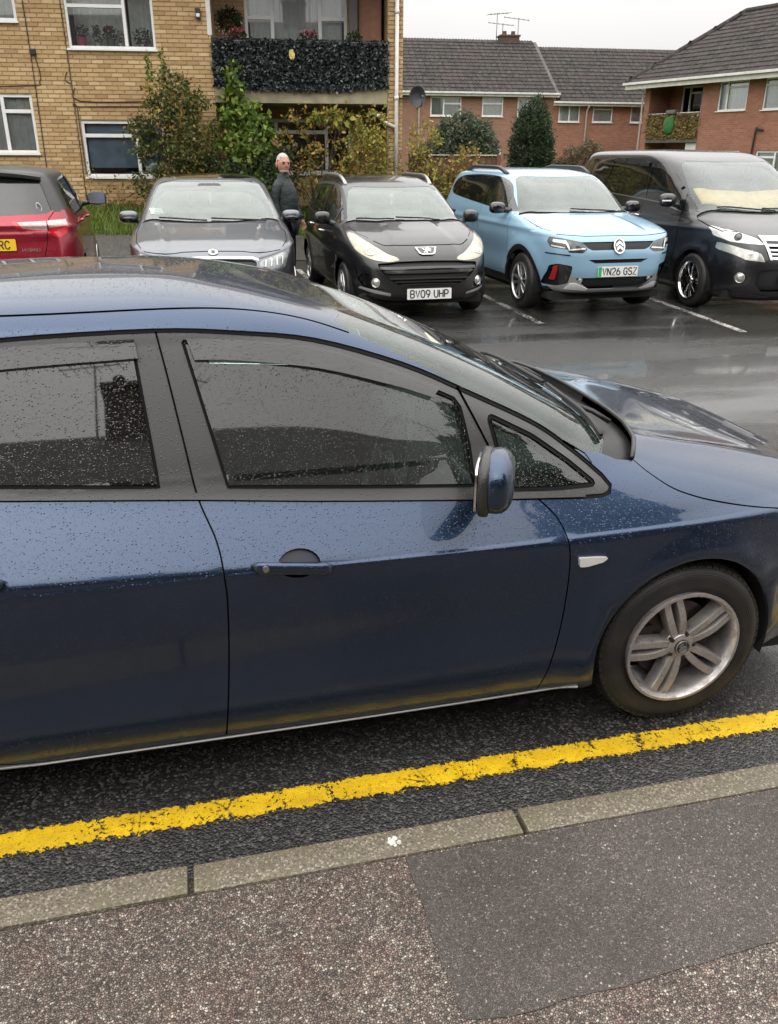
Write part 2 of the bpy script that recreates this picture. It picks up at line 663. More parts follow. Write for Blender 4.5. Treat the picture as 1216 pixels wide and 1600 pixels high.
class CarBody:
    def __init__(s, skin, regions, nu=(46, 46), kt=4, base='body', base_mat=None, lining=None):
        """regions: (name, view, points, material, depth, options); first match wins"""
        s.skin, s.regs = skin, []
        loops = [[(0, 0)] + [(0, skin.T - 0.02)] + [(2, skin.T - 0.02)] + [(2, 0)]]
        loops = [densify(loops[0], True, 0.25)]
        for (nm, view, pts, m, depth, *opt) in regions:
            o = opt[0] if opt else {}
            if o.get('line'):
                pts = strip_poly(densify(catmull(pts, False, 5) if o.get('s') else pts, False, 0.05), o['line'])
            elif o.get('s'):
                pts = catmull(pts, True, 5)
            elif o.get('r'):
                pts = rounded(pts, o['r'])
            pp = skin.map(view, densify(pts, True, 0.035))
            pp = [(min(max(u, 0.0), 2.0), min(max(t, 0.0), skin.T - 0.02)) for u, t in pp]
            qq = [pp[0]]
            for q in pp[1:]:
                if abs(q[0] - qq[-1][0]) + abs(q[1] - qq[-1][1]) > 1e-5:
                    qq.append(q)
            loops.append(qq)
            s.regs.append((nm, qq, m, depth, o))
        us = np.concatenate([np.linspace(0, 1, nu[0], endpoint=False), np.linspace(1, 2, nu[1])])
        ts = np.linspace(0, skin.T - 0.02, skin.T * kt + 1)
        g = [(u, t) for u in us[1:-1] for t in ts[1:-1]]
        V, F = cdt(g, loops)
        # keep orientation u->t
        a, b, c = V[F[:, 0]], V[F[:, 1]], V[F[:, 2]]
        area = (b[:, 0] - a[:, 0]) * (c[:, 1] - a[:, 1]) - (b[:, 1] - a[:, 1]) * (c[:, 0] - a[:, 0])
        F[area < 0] = F[area < 0][:, ::-1]
        F = F[np.abs(area) > 1e-12]
        s.V, s.F = V, F
        s.P = skin.pos(V[:, 0], V[:, 1])
        s.N = skin.normal(V[:, 0], V[:, 1])
        cen = V[F].mean(1)
        lab = np.full(len(F), -1)
        for i, (nm, poly, m, depth, o) in enumerate(s.regs):
            ins = pip(cen[:, 0], cen[:, 1], poly) & (lab < 0)
            lab[ins] = i
        s.lab = lab
        s.base, s.base_mat = base, base_mat

    def piece(s, tri, depth, sides, wall=True):
        """vertices, normals, faces of a set of triangles pushed along the normal"""
        Ps, Ns, Fs = [], [], []
        ids, inv = np.unique(tri.ravel(), return_inverse=True)
        f = inv.reshape(-1, 3)
        for sg in sides:
            P, N = s.P[ids].copy(), s.N[ids].copy()
            Pd = P + N * depth
            k = np.array([1, sg, 1.0])
            o = sum(len(p) for p in Ps)
            Ps.append(Pd * k)
            Ns.append(N * k)
            ff = f if sg > 0 else f[:, ::-1]
            Fs.append(ff + o)
            if wall and abs(depth) > 0.0015:
                e = {}
                for t in f:
                    for q in range(3):
                        a, b = int(t[q]), int(t[(q + 1) % 3])
                        key = (min(a, b), max(a, b))
                        if key in e:
                            e[key] = None
                        else:
                            e[key] = (a, b)
                W, WN, WF = [], [], []
                o2 = o + len(Pd)
                for v in e.values():
                    if v is None:
                        continue
                    a, b = v
                    if (abs(P[a][1]) < 1e-4 and abs(P[b][1]) < 1e-4):
                        continue
                    q = [Pd[a], Pd[b], P[b], P[a]]
                    n = np.cross(q[1] - q[0], q[3] - q[0])
                    ln = np.linalg.norm(n)
                    if ln < 1e-12:
                        continue
                    n = -n / ln if depth > 0 else n / ln
                    c = o2 + len(W)
                    W += [x * k for x in q]
                    WN += [n * k] * 4
                    WF += [(c, c + 1, c + 2), (c, c + 2, c + 3)]
                if W:
                    Ps.append(np.array(W))
                    Ns.append(np.array(WN))
                    Fs.append(np.array(WF, int))
        return np.vstack(Ps), np.vstack(Ns), np.vstack(Fs)

    def build(s, root):
        """one object per region (one per side when it is a pair)"""
        made = {}
        names = []
        for i, (nm, poly, m, depth, o) in enumerate(s.regs):
            if o.get('cut') or nm in names:
                continue
            names.append(nm)
            idx = [j for j, r in enumerate(s.regs) if r[0] == nm]
            tri = s.F[np.isin(s.lab, idx)]
            if not len(tri):
                continue
            for sides in ([(1,), (-1,)] if o.get('pair') else [(1, -1)]):
                P, N, F = s.piece(tri, depth, sides)
                ob = link(o.get('name', nm), mesh_from(nm, P, N, F, m), root, o.get('label'))
                made.setdefault(nm, []).append(ob)
        tri = s.F[s.lab == -1]
        P, N, F = s.piece(tri, 0, (1, -1))
        made[s.base] = [link(s.base, mesh_from(s.base, P, N, F, s.base_mat), root)]
        for nm, obs in made.items():
            par = next((r[4].get('under') for r in s.regs if r[0] == nm and r[4].get('under')), None)
            if par and par in made:
                for k, ob in enumerate(obs):
                    ob.parent = made[par][min(k, len(made[par]) - 1)]
        s.made = made
        return made

    def lining(s, root, x0, x1, z0, m, off=-0.045, z1=9):
        """trim on the inside of doors and roof"""
        solid = [-1] + [i for i, r in enumerate(s.regs) if not r[4].get('cut') and not r[4].get('clear')]
        c = s.P[s.F].mean(1)
        ok = np.isin(s.lab, solid) & (c[:, 0] > x0) & (c[:, 0] < x1) & (c[:, 2] > z0) & (c[:, 2] < z1)
        P, N, F = s.piece(s.F[ok], off, (1, -1), wall=False)
        return link('cabin_lining', mesh_from('cabin_lining', P, N, F, m), root)

    def overlay(s, name, view, pts, off, m, root, th=0.008, side=0, smooth=False, r=0.0, step=0.03, label=None, parent=None):
        """a raised plate following the skin; side 0 = both halves in one mesh, +1/-1 = one side"""
        if smooth:
            pts = catmull(pts, True, 5)
        elif r:
            pts = rounded(pts, r)
        lp = s.skin.map(view, densify(pts, True, step))
        arr = np.array(lp)
        lo, hi = arr.min(0), arr.max(0)
        nu, nt = max(2, int((hi[0] - lo[0]) * SU / step)), max(2, int((hi[1] - lo[1]) * 5))
        gu, gt = np.meshgrid(np.linspace(lo[0], hi[0], nu), np.linspace(lo[1], hi[1], nt))
        gp = np.stack([gu.ravel(), gt.ravel()], -1)
        gp = gp[pip(gp[:, 0], gp[:, 1], lp)]
        V, F = cdt([tuple(p) for p in gp], [lp])
        cen = V[F].mean(1)
        F = F[pip(cen[:, 0], cen[:, 1], lp)]
        a, b, c = V[F[:, 0]], V[F[:, 1]], V[F[:, 2]]
        area = (b[:, 0] - a[:, 0]) * (c[:, 1] - a[:, 1]) - (b[:, 1] - a[:, 1]) * (c[:, 0] - a[:, 0])
        F[area < 0] = F[area < 0][:, ::-1]
        sv = (s.V, s.P, s.N)
        s.N = s.skin.normal(V[:, 0], V[:, 1])
        s.P = s.skin.pos(V[:, 0], V[:, 1]) + s.N * (off - th)
        P, N, FF = s.piece(F, th, (1, -1) if side == 0 else (side,))
        s.V, s.P, s.N = sv
        return link(name, mesh_from(name, P, N, FF, m), parent or root, label)


def spoke_rim(R, n_sp, depth, m_face, spec, name='rim'):
    """alloy rim facing +y: lip, barrel, spokes; spec: list of (angle offset at hub, at rim, half width hub, half width rim)"""
    b = MB()
    b.lathe([(R * 1.0, -0.17), (R * 1.01, 0.000), (R * 1.035, 0.010), (R * 1.03, 0.018), (R * 0.985, 0.018), (R * 0.95, 0.004), (R * 0.92, -0.02), (R * 0.90, -0.17)], 48)
    hub = R * 0.24
    b.lathe([(0.001, 0.004), (hub * 0.55, 0.004), (hub * 0.9, 0.000), (hub * 1.12, -0.018), (hub * 1.12, -0.07)], 30)
    for k in range(n_sp):
        for (a0, a1, w0, w1) in spec:
            th0 = 2 * PI * k / n_sp
            rings = []
            for j in range(6):
                q = j / 5
                r = hub * 0.8 + (R * 0.97 - hub * 0.8) * q
                an = th0 + a0 + (a1 - a0) * q
                hw = w0 + (w1 - w0) * q
                yy = -0.004 + depth * math.sin(q * PI) * 0.35 + (0.004 if q > 0.9 else 0)
                ring = []
                for (sx, dy) in ((-1, -0.050), (-1, -0.007), (-0.82, 0.0), (0.82, 0.0), (1, -0.007), (1, -0.050)):
                    cx, cz = r * math.cos(an), r * math.sin(an)
                    ring.append((cx - math.sin(an) * sx * hw, yy + dy, cz + math.cos(an) * sx * hw))
                rings.append(ring)
            vs = [v for g in rings for v in g]
            fs = []
            for j in range(5):
                for q in range(5):
                    fs.append((j * 6 + q, j * 6 + q + 1, (j + 1) * 6 + q + 1, (j + 1) * 6 + q))
            b.add(vs, fs)
    return b.mesh(name, m_face, 24)


def tyre_mesh(R, rim, W, m, blocks=0):
    b = MB()
    b.lathe([(rim, -W + 0.02), (rim * 1.02, -W + 0.005), (R - 0.045, -W - 0.006), (R - 0.012, -W + 0.012), (R, -W + 0.035), (R, -0.035),
             (R - 0.012, -0.012), (R - 0.030, 0.001), (R - 0.05, 0.005), (R - 0.055, 0.0035), (R - 0.075, 0.006), (rim * 1.1, 0.002), (rim * 1.04, -0.004), (rim * 1.0, -0.012)], 64)
    me_v0 = len(b.v)
    if blocks:
        for k in range(blocks):
            for (ya, yb, ph) in ((-0.008, -0.05, 0), (-0.056, -0.09, 0.5), (-0.096, -0.13, 0.2), (-0.136, -W + 0.06, 0.7)):
                th = 2 * PI * (k + ph) / blocks
                dt = 2 * PI / blocks * 0.40
                vs = []
                for rr in (R - 0.02, R + 0.006):
                    for (y, sk) in ((ya, 0), (yb, 0.012)):
                        for t in (th - dt, th + dt):
                            r2 = rr - (0.013 if y == ya and ya > -0.02 else 0)
                            vs.append((r2 * math.cos(t + sk), y, r2 * math.sin(t + sk)))
                b.add(vs, [(4, 5, 7, 6), (0, 1, 5, 4), (2, 6, 7, 3), (0, 4, 6, 2), (1, 3, 7, 5)])
    return b.mesh('tyre', m, 35)


def add_wheels(root, axles, ytrack, R, me_tyre, me_rim, m_disc, rim_r, cap=None, steer=0.0):
    d = MB()
    d.lathe([(0.01, -0.06), (rim_r * 0.72, -0.06), (rim_r * 0.72, -0.085), (0.01, -0.085)], 32)
    d.bbox(rim_r * 0.42, rim_r * 0.78, -0.11, -0.045, -0.07, 0.07, 0.01)
    dm = d.mesh('wheel', m_disc, 30)
    out = []
    for i, ax in enumerate(axles):
        for sg in (1, -1):
            w = link('wheel', dm, root)
            w.location = (ax, sg * ytrack, R)
            w.rotation_euler = (0, 0, (0 if sg > 0 else PI) + (steer if i == 0 else 0))
            t = link('tyre', me_tyre, w)
            r = link('rim', me_rim, w)
            if cap:
                cap(w)
            out.append(w)
    return out


def arch_liner(root, axles, R, y0, y1, zc, m):
    for ax in axles:
        for sg in (1, -1):
            b = MB()
            pts = []
            n = 20
            for k in range(n + 1):
                th = -0.25 + (PI + 0.5) * k / n
                pts.append((ax + R * math.cos(th), zc + R * math.sin(th)))
            vs = [(x, sg * y1, z) for x, z in pts] + [(x, sg * y0, z) for x, z in pts] + [(ax, sg * y0, zc)]
            fs = [(k, k + 1, n + 1 + k + 1, n + 1 + k) for k in range(n)] + [(n + 1 + k, n + 2 + k, 2 * n + 2) for k in range(n)]
            b.add(vs, fs)
            b.obj('arch_liner', m, root, True)


def seat(root, x, y, z, m, scale=1.0, head=True, width=0.48):
    b = MB()
    b.bbox(-0.25, 0.27, -width / 2, width / 2, 0.0, 0.16, 0.06)
    st = len(b.v)
    b.bbox(-0.09, 0.06, -width / 2, width / 2, 0.0, 0.62, 0.055)
    b.xform(Matrix.Translation((-0.2, 0, 0.1)) @ Matrix.Rotation(RAD(-16), 4, 'Y'), st)
    o = b.obj('seat', m, root, 40, loc=(x, y, z))
    if head:
        h = MB()
        h.bbox(-0.05, 0.05, -0.13, 0.13, 0.0, 0.18, 0.045)
        h.tube([(0, -0.05, -0.12), (0, -0.05, 0.04)], 0.008, 6)
        h.tube([(0, 0.05, -0.12), (0, 0.05, 0.04)], 0.008, 6)
        h.obj('headrest', m, o, 40, loc=(-0.40, 0, 0.76))
    return o


def cabin(root, S, m_seat, m_dash, x_front=0.25, x_rear=-0.65, z=0.38, y=0.37, dash_x=0.75, dash_z=0.95, driver=-1, sw=0.8):
    for sg in (1, -1):
        seat(root, x_front, sg * y, z, m_seat)
    b = MB()
    b.bbox(-0.25, 0.25, -0.58, 0.58, 0, 0.16, 0.05)
    st = len(b.v)
    b.bbox(-0.09, 0.06, -0.58, 0.58, 0, 0.6, 0.05)
    b.xform(Matrix.Translation((-0.2, 0, 0.1)) @ Matrix.Rotation(RAD(-18), 4, 'Y'), st)
    o = b.obj('rear_seat', m_seat, root, 40, loc=(x_rear, 0, z + 0.02))
    for yy in (-0.4, 0.4):
        h = MB()
        h.bbox(-0.04, 0.04, -0.12, 0.12, 0, 0.13, 0.035)
        h.obj('headrest', m_seat, o, 40, loc=(-0.38, yy, 0.68))
    d = MB()
    d.prism(rounded([(dash_x - 0.12, dash_z - 0.45), (dash_x + 0.5, dash_z - 0.45), (dash_x + 0.55, dash_z - 0.04), (dash_x + 0.12, dash_z), (dash_x - 0.06, dash_z - 0.08), (dash_x - 0.1, dash_z - 0.25)], 0.06), -sw * 0.84, sw * 0.84)
    d.obj('dashboard', m_dash, root, 30)
    w = MB()
    w.lathe([(0.185 + 0.016 * math.cos(a), 0.016 * math.sin(a)) for a in np.linspace(0, 2 * PI, 9)[:-1]], 28, 'x', close=True)
    w.ball((0, 0, 0), (0.02, 0.075, 0.06))
    w.bbox(-0.012, 0.012, -0.18, 0.18, -0.02, 0.02, 0.006)
    w.bbox(-0.012, 0.012, -0.02, 0.02, -0.18, 0, 0.006)
    ob = w.obj('steering_wheel', m_dash, root, 40, loc=(dash_x - 0.22, driver * y, dash_z - 0.06))
    ob.rotation_euler = (0, RAD(22), 0)
    fl = MB()
    fl.box(x_rear - 0.5, dash_x + 0.4, -sw * 0.9, sw * 0.9, z - 0.16, z - 0.12)
    fl.obj('cabin_floor', m_dash, root)


def _arc(cx, cy, rx, ry, a0, a1, n=10):
    return [(cx + rx * math.cos(math.radians(a0 + (a1 - a0) * i / n)), cy + ry * math.sin(math.radians(a0 + (a1 - a0) * i / n))) for i in range(n + 1)]


# plate lettering as strokes in a unit box
GLYPH = {
    'B': [[(0, 0), (0, 1)], [(0, 1), (0.6, 1)] + _arc(0.6, 0.76, 0.36, 0.24, 90, -90) + [(0, 0.52)], [(0, 0.52), (0.62, 0.52)] + _arc(0.62, 0.26, 0.38, 0.26, 90, -90) + [(0, 0)]],
    'V': [[(0, 1), (0.5, 0), (1, 1)]], 'U': [[(0, 1), (0, 0.35)] + _arc(0.5, 0.35, 0.5, 0.35, 180, 360) + [(1, 1)]], 'H': [[(0, 0), (0, 1)], [(1, 0), (1, 1)], [(0, 0.5), (1, 0.5)]],
    'P': [[(0, 0), (0, 1)], [(0, 1), (0.55, 1)] + _arc(0.55, 0.72, 0.45, 0.28, 90, -90) + [(0, 0.44)]], 'N': [[(0, 0), (0, 1)], [(0, 1), (1, 0)], [(1, 0), (1, 1)]],
    'G': [_arc(0.5, 0.6, 0.5, 0.4, 20, 180) + _arc(0.5, 0.4, 0.5, 0.4, 180, 360) + [(1, 0.48), (0.55, 0.48)]], 'S': [_arc(0.5, 0.75, 0.48, 0.25, 20, 250) + _arc(0.5, 0.25, 0.5, 0.27, 75, -165)],
    'Z': [[(0, 1), (1, 1), (0, 0), (1, 0)]], 'Y': [[(0, 1), (0.5, 0.45), (1, 1)], [(0.5, 0.45), (0.5, 0)]], 'R': [[(0, 0), (0, 1)], [(0, 1), (0.55, 1)] + _arc(0.55, 0.74, 0.43, 0.26, 90, -90) + [(0, 0.48)], [(0.5, 0.48), (1, 0)]],
    'C': [_arc(0.5, 0.6, 0.5, 0.4, 20, 180) + _arc(0.5, 0.4, 0.5, 0.4, 180, 340)], '0': [_arc(0.5, 0.6, 0.5, 0.4, 0, 180) + _arc(0.5, 0.4, 0.5, 0.4, 180, 360) + [(1, 0.6)]],
    '1': [[(0.5, 0), (0.5, 1)]], '2': [_arc(0.5, 0.72, 0.48, 0.28, 170, -20) + [(0, 0), (1, 0)]], '6': [_arc(0.5, 0.3, 0.5, 0.3, 0, 360, 16), [(0.02, 0.34), (0.18, 0.68), (0.62, 1)]], '9': [_arc(0.5, 0.7, 0.5, 0.3, 0, 360, 16), [(0.98, 0.66), (0.82, 0.32), (0.38, 0)]],
}


def number_plate(root, text, p, n, w, h, m_plate, m_char, green=None, rim=None, bold=0.0012, flip=False):
    """plate facing along n at point p of the car"""
    n = Vector(n).normalized()
    x = Vector((0, 0, 1)).cross(n).normalized()
    y = n.cross(x)
    M = Matrix.Translation(p) @ Matrix((x, y, n)).transposed().to_4x4()
    b = MB()
    b.prism(rounded([(-w / 2, -h / 2), (w / 2, -h / 2), (w / 2, h / 2), (-w / 2, h / 2)], 0.012), 0, 0.006, 'z')
    o = b.obj('number_plate', m_plate, root)
    o.matrix_local = M
    off = 0.0
    if green:
        g = MB()
        g.box(-w / 2 + 0.004, -w / 2 + 0.045, -h / 2 + 0.004, h / 2 - 0.004, 0.006, 0.0075)
        g.obj('green_flash', green, o)
        off = 0.02
    k = MB()
    wid = 0.0
    for ch in text:
        wid += 0.033 if ch == ' ' else (0.030 if ch in '1I' else 0.061)
    x0 = off - wid / 2
    for ch in text:
        if ch == ' ':
            x0 += 0.033
            continue
        cw = 0.030 if ch in '1I' else 0.061
        for pl in GLYPH[ch]:
            k.prism(strip_poly([(x0 + 0.0055 + a * (cw - 0.017) + 0.003, -0.0395 + c * 0.079) for a, c in pl], 0.0125), 0.006, 0.0078, 'z')
        x0 += cw
    k.obj('characters', m_char, o)
    return o
# ------------------------------------------------------------------ material table
M = {}
M['blue_paint'] = paint('dark_blue_metallic', (0.022, 0.043, 0.088), 0.85, 0.30, 1.0, 0.40, 0.12, dirt=0.15)
M['red_paint'] = paint('red_metallic', (0.30, 0.008, 0.026), 0.5, 0.3, 1.0, 0.4)
M['grey_paint'] = paint('grey_metallic', (0.125, 0.137, 0.155), 0.75, 0.32, 1.0, 0.4)
M['black_paint'] = paint('black_metallic', (0.010, 0.010, 0.011), 0.3, 0.3, 1.0, 0.4, dirt=0.2)
M['sky_paint'] = paint('pale_blue', (0.25, 0.42, 0.56), 0.1, 0.35, 1.0, 0.35, dirt=0.1)
M['van_paint'] = paint('black_pearl', (0.011, 0.011, 0.014), 0.3, 0.3, 1.0, 0.4, dirt=0.2)
M['trim'] = paint('satin_black_trim', (0.022, 0.022, 0.022), 0.0, 0.42, 0.3, 0.4, coat_rough=0.25)
M['pillar'] = paint('pillar_film', (0.033, 0.033, 0.033), 0.0, 0.40, 0.5, 0.4, coat_rough=0.22)
M['cowl'] = plain('scuttle_plastic', (0.014, 0.014, 0.014), 0.38, spec=0.4, noise=0.3, nscale=30)
M['gap'] = plain('shut_line', (0.004, 0.004, 0.005), 0.7, spec=0.2)
M['plastic'] = plain('black_plastic', (0.014, 0.014, 0.015), 0.42, noise=0.2, nscale=40)
M['liner'] = plain('arch_liner', (0.010, 0.010, 0.010), 0.9, noise=0.4, nscale=12)
M['deflector'] = glass('smoked_deflector', (0.10, 0.10, 0.10), 0.6, boost=1.6, haze=0.35, haze_col=(0.07, 0.07, 0.07))
M['side_glass'] = glass('tinted_side_glass', (0.60, 0.72, 0.66), 0.75, boost=1.7, haze=0.01)
M['dark_glass'] = glass('privacy_glass', (0.10, 0.11, 0.11), 0.4, boost=1.9, haze=0.01)
M['windscreen'] = glass('wet_windscreen', (0.50, 0.66, 0.58), 0.45, haze=0.13, haze_col=(0.34, 0.52, 0.44), boost=1.9)
M['near_screen'] = glass('near_windscreen', (0.50, 0.66, 0.60), 0.45, haze=0.05, haze_col=(0.30, 0.52, 0.44), boost=1.5)
M['van_screen'] = glass('van_windscreen', (0.88, 0.94, 0.88), 0.5, haze=0.08, haze_col=(0.40, 0.58, 0.50), boost=1.8)
M['frit'] = plain('black_glass_border', (0.012, 0.012, 0.012), 0.12)
M['chrome'] = plain('chrome', (0.75, 0.75, 0.76), 0.12, 1.0)
M['satin'] = plain('satin_aluminium', (0.45, 0.45, 0.45), 0.35, 1.0)
M['silver'] = plain('silver_plastic', (0.42, 0.42, 0.42), 0.4, 0.4)
M['gloss_black'] = plain('gloss_black', (0.008, 0.008, 0.009), 0.1, coat=1.0)
M['mesh_black'] = plain('grille_black', (0.012, 0.012, 0.013), 0.5)
M['lamp_clear'] = plain('lamp_reflector', (0.62, 0.62, 0.58), 0.18, 0.55, 0.6, 0.25, 14)
M['lamp_cream'] = plain('yellowed_lamp', (0.46, 0.42, 0.32), 0.2, 0.4, 0.8, 0.3, 12)
M['lamp_mid'] = plain('lamp_grey', (0.26, 0.27, 0.28), 0.15, 0.4, 1.0, 0.4, 22)
M['lamp_dark'] = plain('lamp_housing', (0.06, 0.065, 0.07), 0.15, 0.3, 1.0, 0.5, 18)
M['lamp_red'] = plain('red_lens', (0.60, 0.010, 0.018), 0.12, 0.0, 1.0, 0.2, 30)
M['lamp_pale'] = plain('pale_lens', (0.60, 0.36, 0.35), 0.15, 0.2, 1.0, 0.25, 25)
M['bulb'] = plain('lens_white', (0.8, 0.8, 0.76), 0.1, 0.2, 1.0)
M['rubber'] = None
b = NT('tyre_rubber')
co = b.coord()
p = b.pbr(Base_Color=b.mix(b.mr(b.noise(co, 9, 5), 0.4, 0.7), (0.012, 0.012, 0.012), (0.030, 0.027, 0.024)), Roughness=0.55)
r = b.math('SQRT', b.math('ADD', b.math('POWER', b.n('ShaderNodeSeparateXYZ', Vector=co).outputs[0], 2.0), b.math('POWER', b.n('ShaderNodeSeparateXYZ', Vector=co).outputs[2], 2.0)))
b.set(p, 'Normal', b.bump(b.math('SINE', b.math('MULTIPLY', r, 900.0)), 0.0006, 0.5))
M['rubber'] = b.done(p)
b = NT('dirty_alloy')
co = b.coord()
g = b.noise(co, 26, 6, 0.65)
p = b.pbr(Base_Color=b.mix(b.mr(g, 0.42, 0.72), (0.60, 0.585, 0.57), (0.26, 0.20, 0.17)), Metallic=b.mr(g, 0.45, 0.75, 0.8, 0.3), Roughness=b.mr(g, 0.35, 0.7, 0.26, 0.55))
M['alloy_dirty'] = b.done(p)
M['alloy'] = plain('alloy', (0.55, 0.55, 0.56), 0.3, 0.9, 0, 0.15, 14)
M['alloy_dark'] = plain('dark_alloy', (0.03, 0.03, 0.032), 0.3, 0.6)
M['disc'] = plain('brake_disc', (0.06, 0.05, 0.045), 0.5, 0.7, 0, 0.4, 20)
M['seat'] = plain('seat_cloth', (0.030, 0.030, 0.032), 0.9, noise=0.3, nscale=60)
M['seat_pale'] = plain('seat_pale', (0.16, 0.15, 0.13), 0.85, noise=0.2, nscale=60)
M['dash'] = plain('dash_plastic', (0.028, 0.028, 0.028), 0.7, noise=0.2, nscale=50)
M['lining'] = plain('cabin_cloth', (0.05, 0.05, 0.05), 0.9)
M['plate_white'] = plain('plate_white', (0.78, 0.78, 0.76), 0.35)
M['plate_yellow'] = plain('plate_yellow', (0.78, 0.50, 0.02), 0.35)
M['plate_char'] = plain('plate_black', (0.012, 0.012, 0.012), 0.5)
M['plate_green'] = plain('plate_green', (0.02, 0.42, 0.12), 0.4)
M['sunshade'] = plain('beige_sunshade', (0.72, 0.50, 0.22), 0.6, noise=0.15, nscale=10)
M['accent_red'] = plain('red_accent', (0.40, 0.02, 0.02), 0.3, coat=0.6)
M['paper'] = plain('white_paper', (0.7, 0.7, 0.68), 0.7)
# ------------------------------------------------------------------ ground, road, pavement
def ease(a, b, v):
    t = np.clip((v - a) / (b - a), 0, 1)
    return t * t * (3 - 2 * t)


def lot_z(x, y):
    a = float(ease(1.8, 7.5, np.float64(y)))
    return a * (0.09 + 0.018 * min(max(4.5 - x, 0), 7))


def ground_z(x, y):
    z = lot_z(x, y)
    return z + 0.70 * float(ease(15.0, 19.0, np.float64(y)))


def sheet(name, xs, ys, zf, m, kind='structure'):
    b = MB()
    vs = [(x, y, zf(x, y)) for y in ys for x in xs]
    n = len(xs)
    fs = [(j * n + i, j * n + i + 1, (j + 1) * n + i + 1, (j + 1) * n + i) for j in range(len(ys) - 1) for i in range(n - 1)]
    b.add(vs, fs)
    return tag(b.obj(name, m, None, True, fix=False), kind=kind)


def asphalt_mat(name, dark=0.022, light=0.075, scale=125.0, wet=0.55, streak=True, specks=0.0):
    b = NT(name)
    co = b.coord()
    v = b.n('ShaderNodeTexVoronoi', {'feature': 'F1'}, Vector=co, Scale=scale)
    cell = b.n('ShaderNodeSeparateColor', Color=v.outputs['Color']).outputs[0]
    col = b.ramp(cell, [(0.0, (dark * 0.6,) * 3), (0.55, (dark, dark * 0.98, dark * 0.94)), (0.85, (light * 0.7, light * 0.66, light * 0.6)), (1.0, (light * 1.5, light * 1.42, light * 1.25))])
    big = b.noise(co, 0.9, 5, 0.6)
    col = b.mix(b.mr(big, 0.35, 0.7), col, b.mix(1.0, col, (0.62, 0.6, 0.58), 'MULTIPLY'))
    st = b.noise(b.mapping(co, (0.20, 1.15, 1.0), (0, 0, RAD(6))), 1.0, 5, 0.55)
    film = b.mr(st, 0.40, 0.60, 0, 1, True)                      # where water stands
    fine = b.math('ADD', b.math('MULTIPLY', b.math('SUBTRACT', 0.5, v.outputs['Distance']), 1.0), b.math('MULTIPLY', b.noise(co, scale * 2.2, 3), 0.5))
    ripple = b.noise(b.mapping(co, (1, 1, 1)), 22, 3, 0.6)
    flat = b.math('MULTIPLY', film, wet) if streak else 0.0
    h = b.n('ShaderNodeMix', {'data_type': 'FLOAT'}, _0=flat, _2=fine, _3=b.math('MULTIPLY', ripple, 0.35)).outputs[0]
    nrm = b.bump(h, 0.006, 0.75)
    rough = b.n('ShaderNodeMix', {'data_type': 'FLOAT'}, _0=flat, _2=0.34, _3=0.10).outputs[0]
    p = b.pbr(Base_Color=col, Roughness=rough, Normal=nrm, Specular_IOR_Level=0.55, Coat_Weight=b.math('MULTIPLY', flat, 0.9) if streak else 0.25, Coat_Roughness=0.07, Coat_IOR=1.33)
    return b.done(p)


M['asphalt'] = asphalt_mat('wet_asphalt', 0.026, 0.090, 122, 0.70)
M['path'] = asphalt_mat('damp_path', 0.07, 0.14, 90, 0.3)


def chippings(name, scale, stops, gap, bump_d, rough=0.45, tone=0.25, pinkish=0.35):
    b = NT(name)
    co = b.coord()
    dis = b.n('ShaderNodeVectorMath', {'operation': 'ADD'}, _0=co, _1=b.n('ShaderNodeVectorMath', {'operation': 'SCALE'}, _0=b.noise(co, scale * 1.3, 2, 0.5, 1), Scale=0.007).outputs[0]).outputs[0]
    v = b.n('ShaderNodeTexVoronoi', {'feature': 'F1'}, Vector=dis, Scale=scale)
    e = b.n('ShaderNodeTexVoronoi', {'feature': 'DISTANCE_TO_EDGE'}, Vector=dis, Scale=scale)
    cell = b.n('ShaderNodeSeparateColor', Color=v.outputs['Color'])
    col = b.ramp(cell.outputs[0], stops, 'CONSTANT')
    col = b.mix(b.mr(b.noise(co, scale * 3, 3), 0.3, 0.7, 0, 0.35), col, (0.05, 0.045, 0.04))
    col = b.mix(b.math('MULTIPLY', b.mr(e.outputs['Distance'], 0.01, 0.13, 1, 0), b.mr(b.noise(co, scale * 0.6, 2), 0.3, 0.6, 0.35, 1.0)), col, gap)
    big = b.noise(co, 2.2, 5, 0.6)
    col = b.mix(b.mr(big, 0.35, 0.7, 0, tone), col, b.mix(1.0, col, (0.45, 0.42, 0.40), 'MULTIPLY'))
    pink = b.noise(b.mapping(co, loc=(3, 7, 0)), 6, 3)
    col = b.mix(b.mr(pink, 0.5, 0.75, 0, pinkish), col, b.mix(1.0, col, (1.15, 0.8, 0.72), 'MULTIPLY'))
    h = b.math('ADD', b.mr(e.outputs['Distance'], 0.0, 0.25, 0, 1, True), b.math('MULTIPLY', cell.outputs[1], 0.6))
    p = b.pbr(Base_Color=col, Roughness=rough, Normal=b.bump(h, bump_d, 0.9), Specular_IOR_Level=0.6)
    return b.done(p)


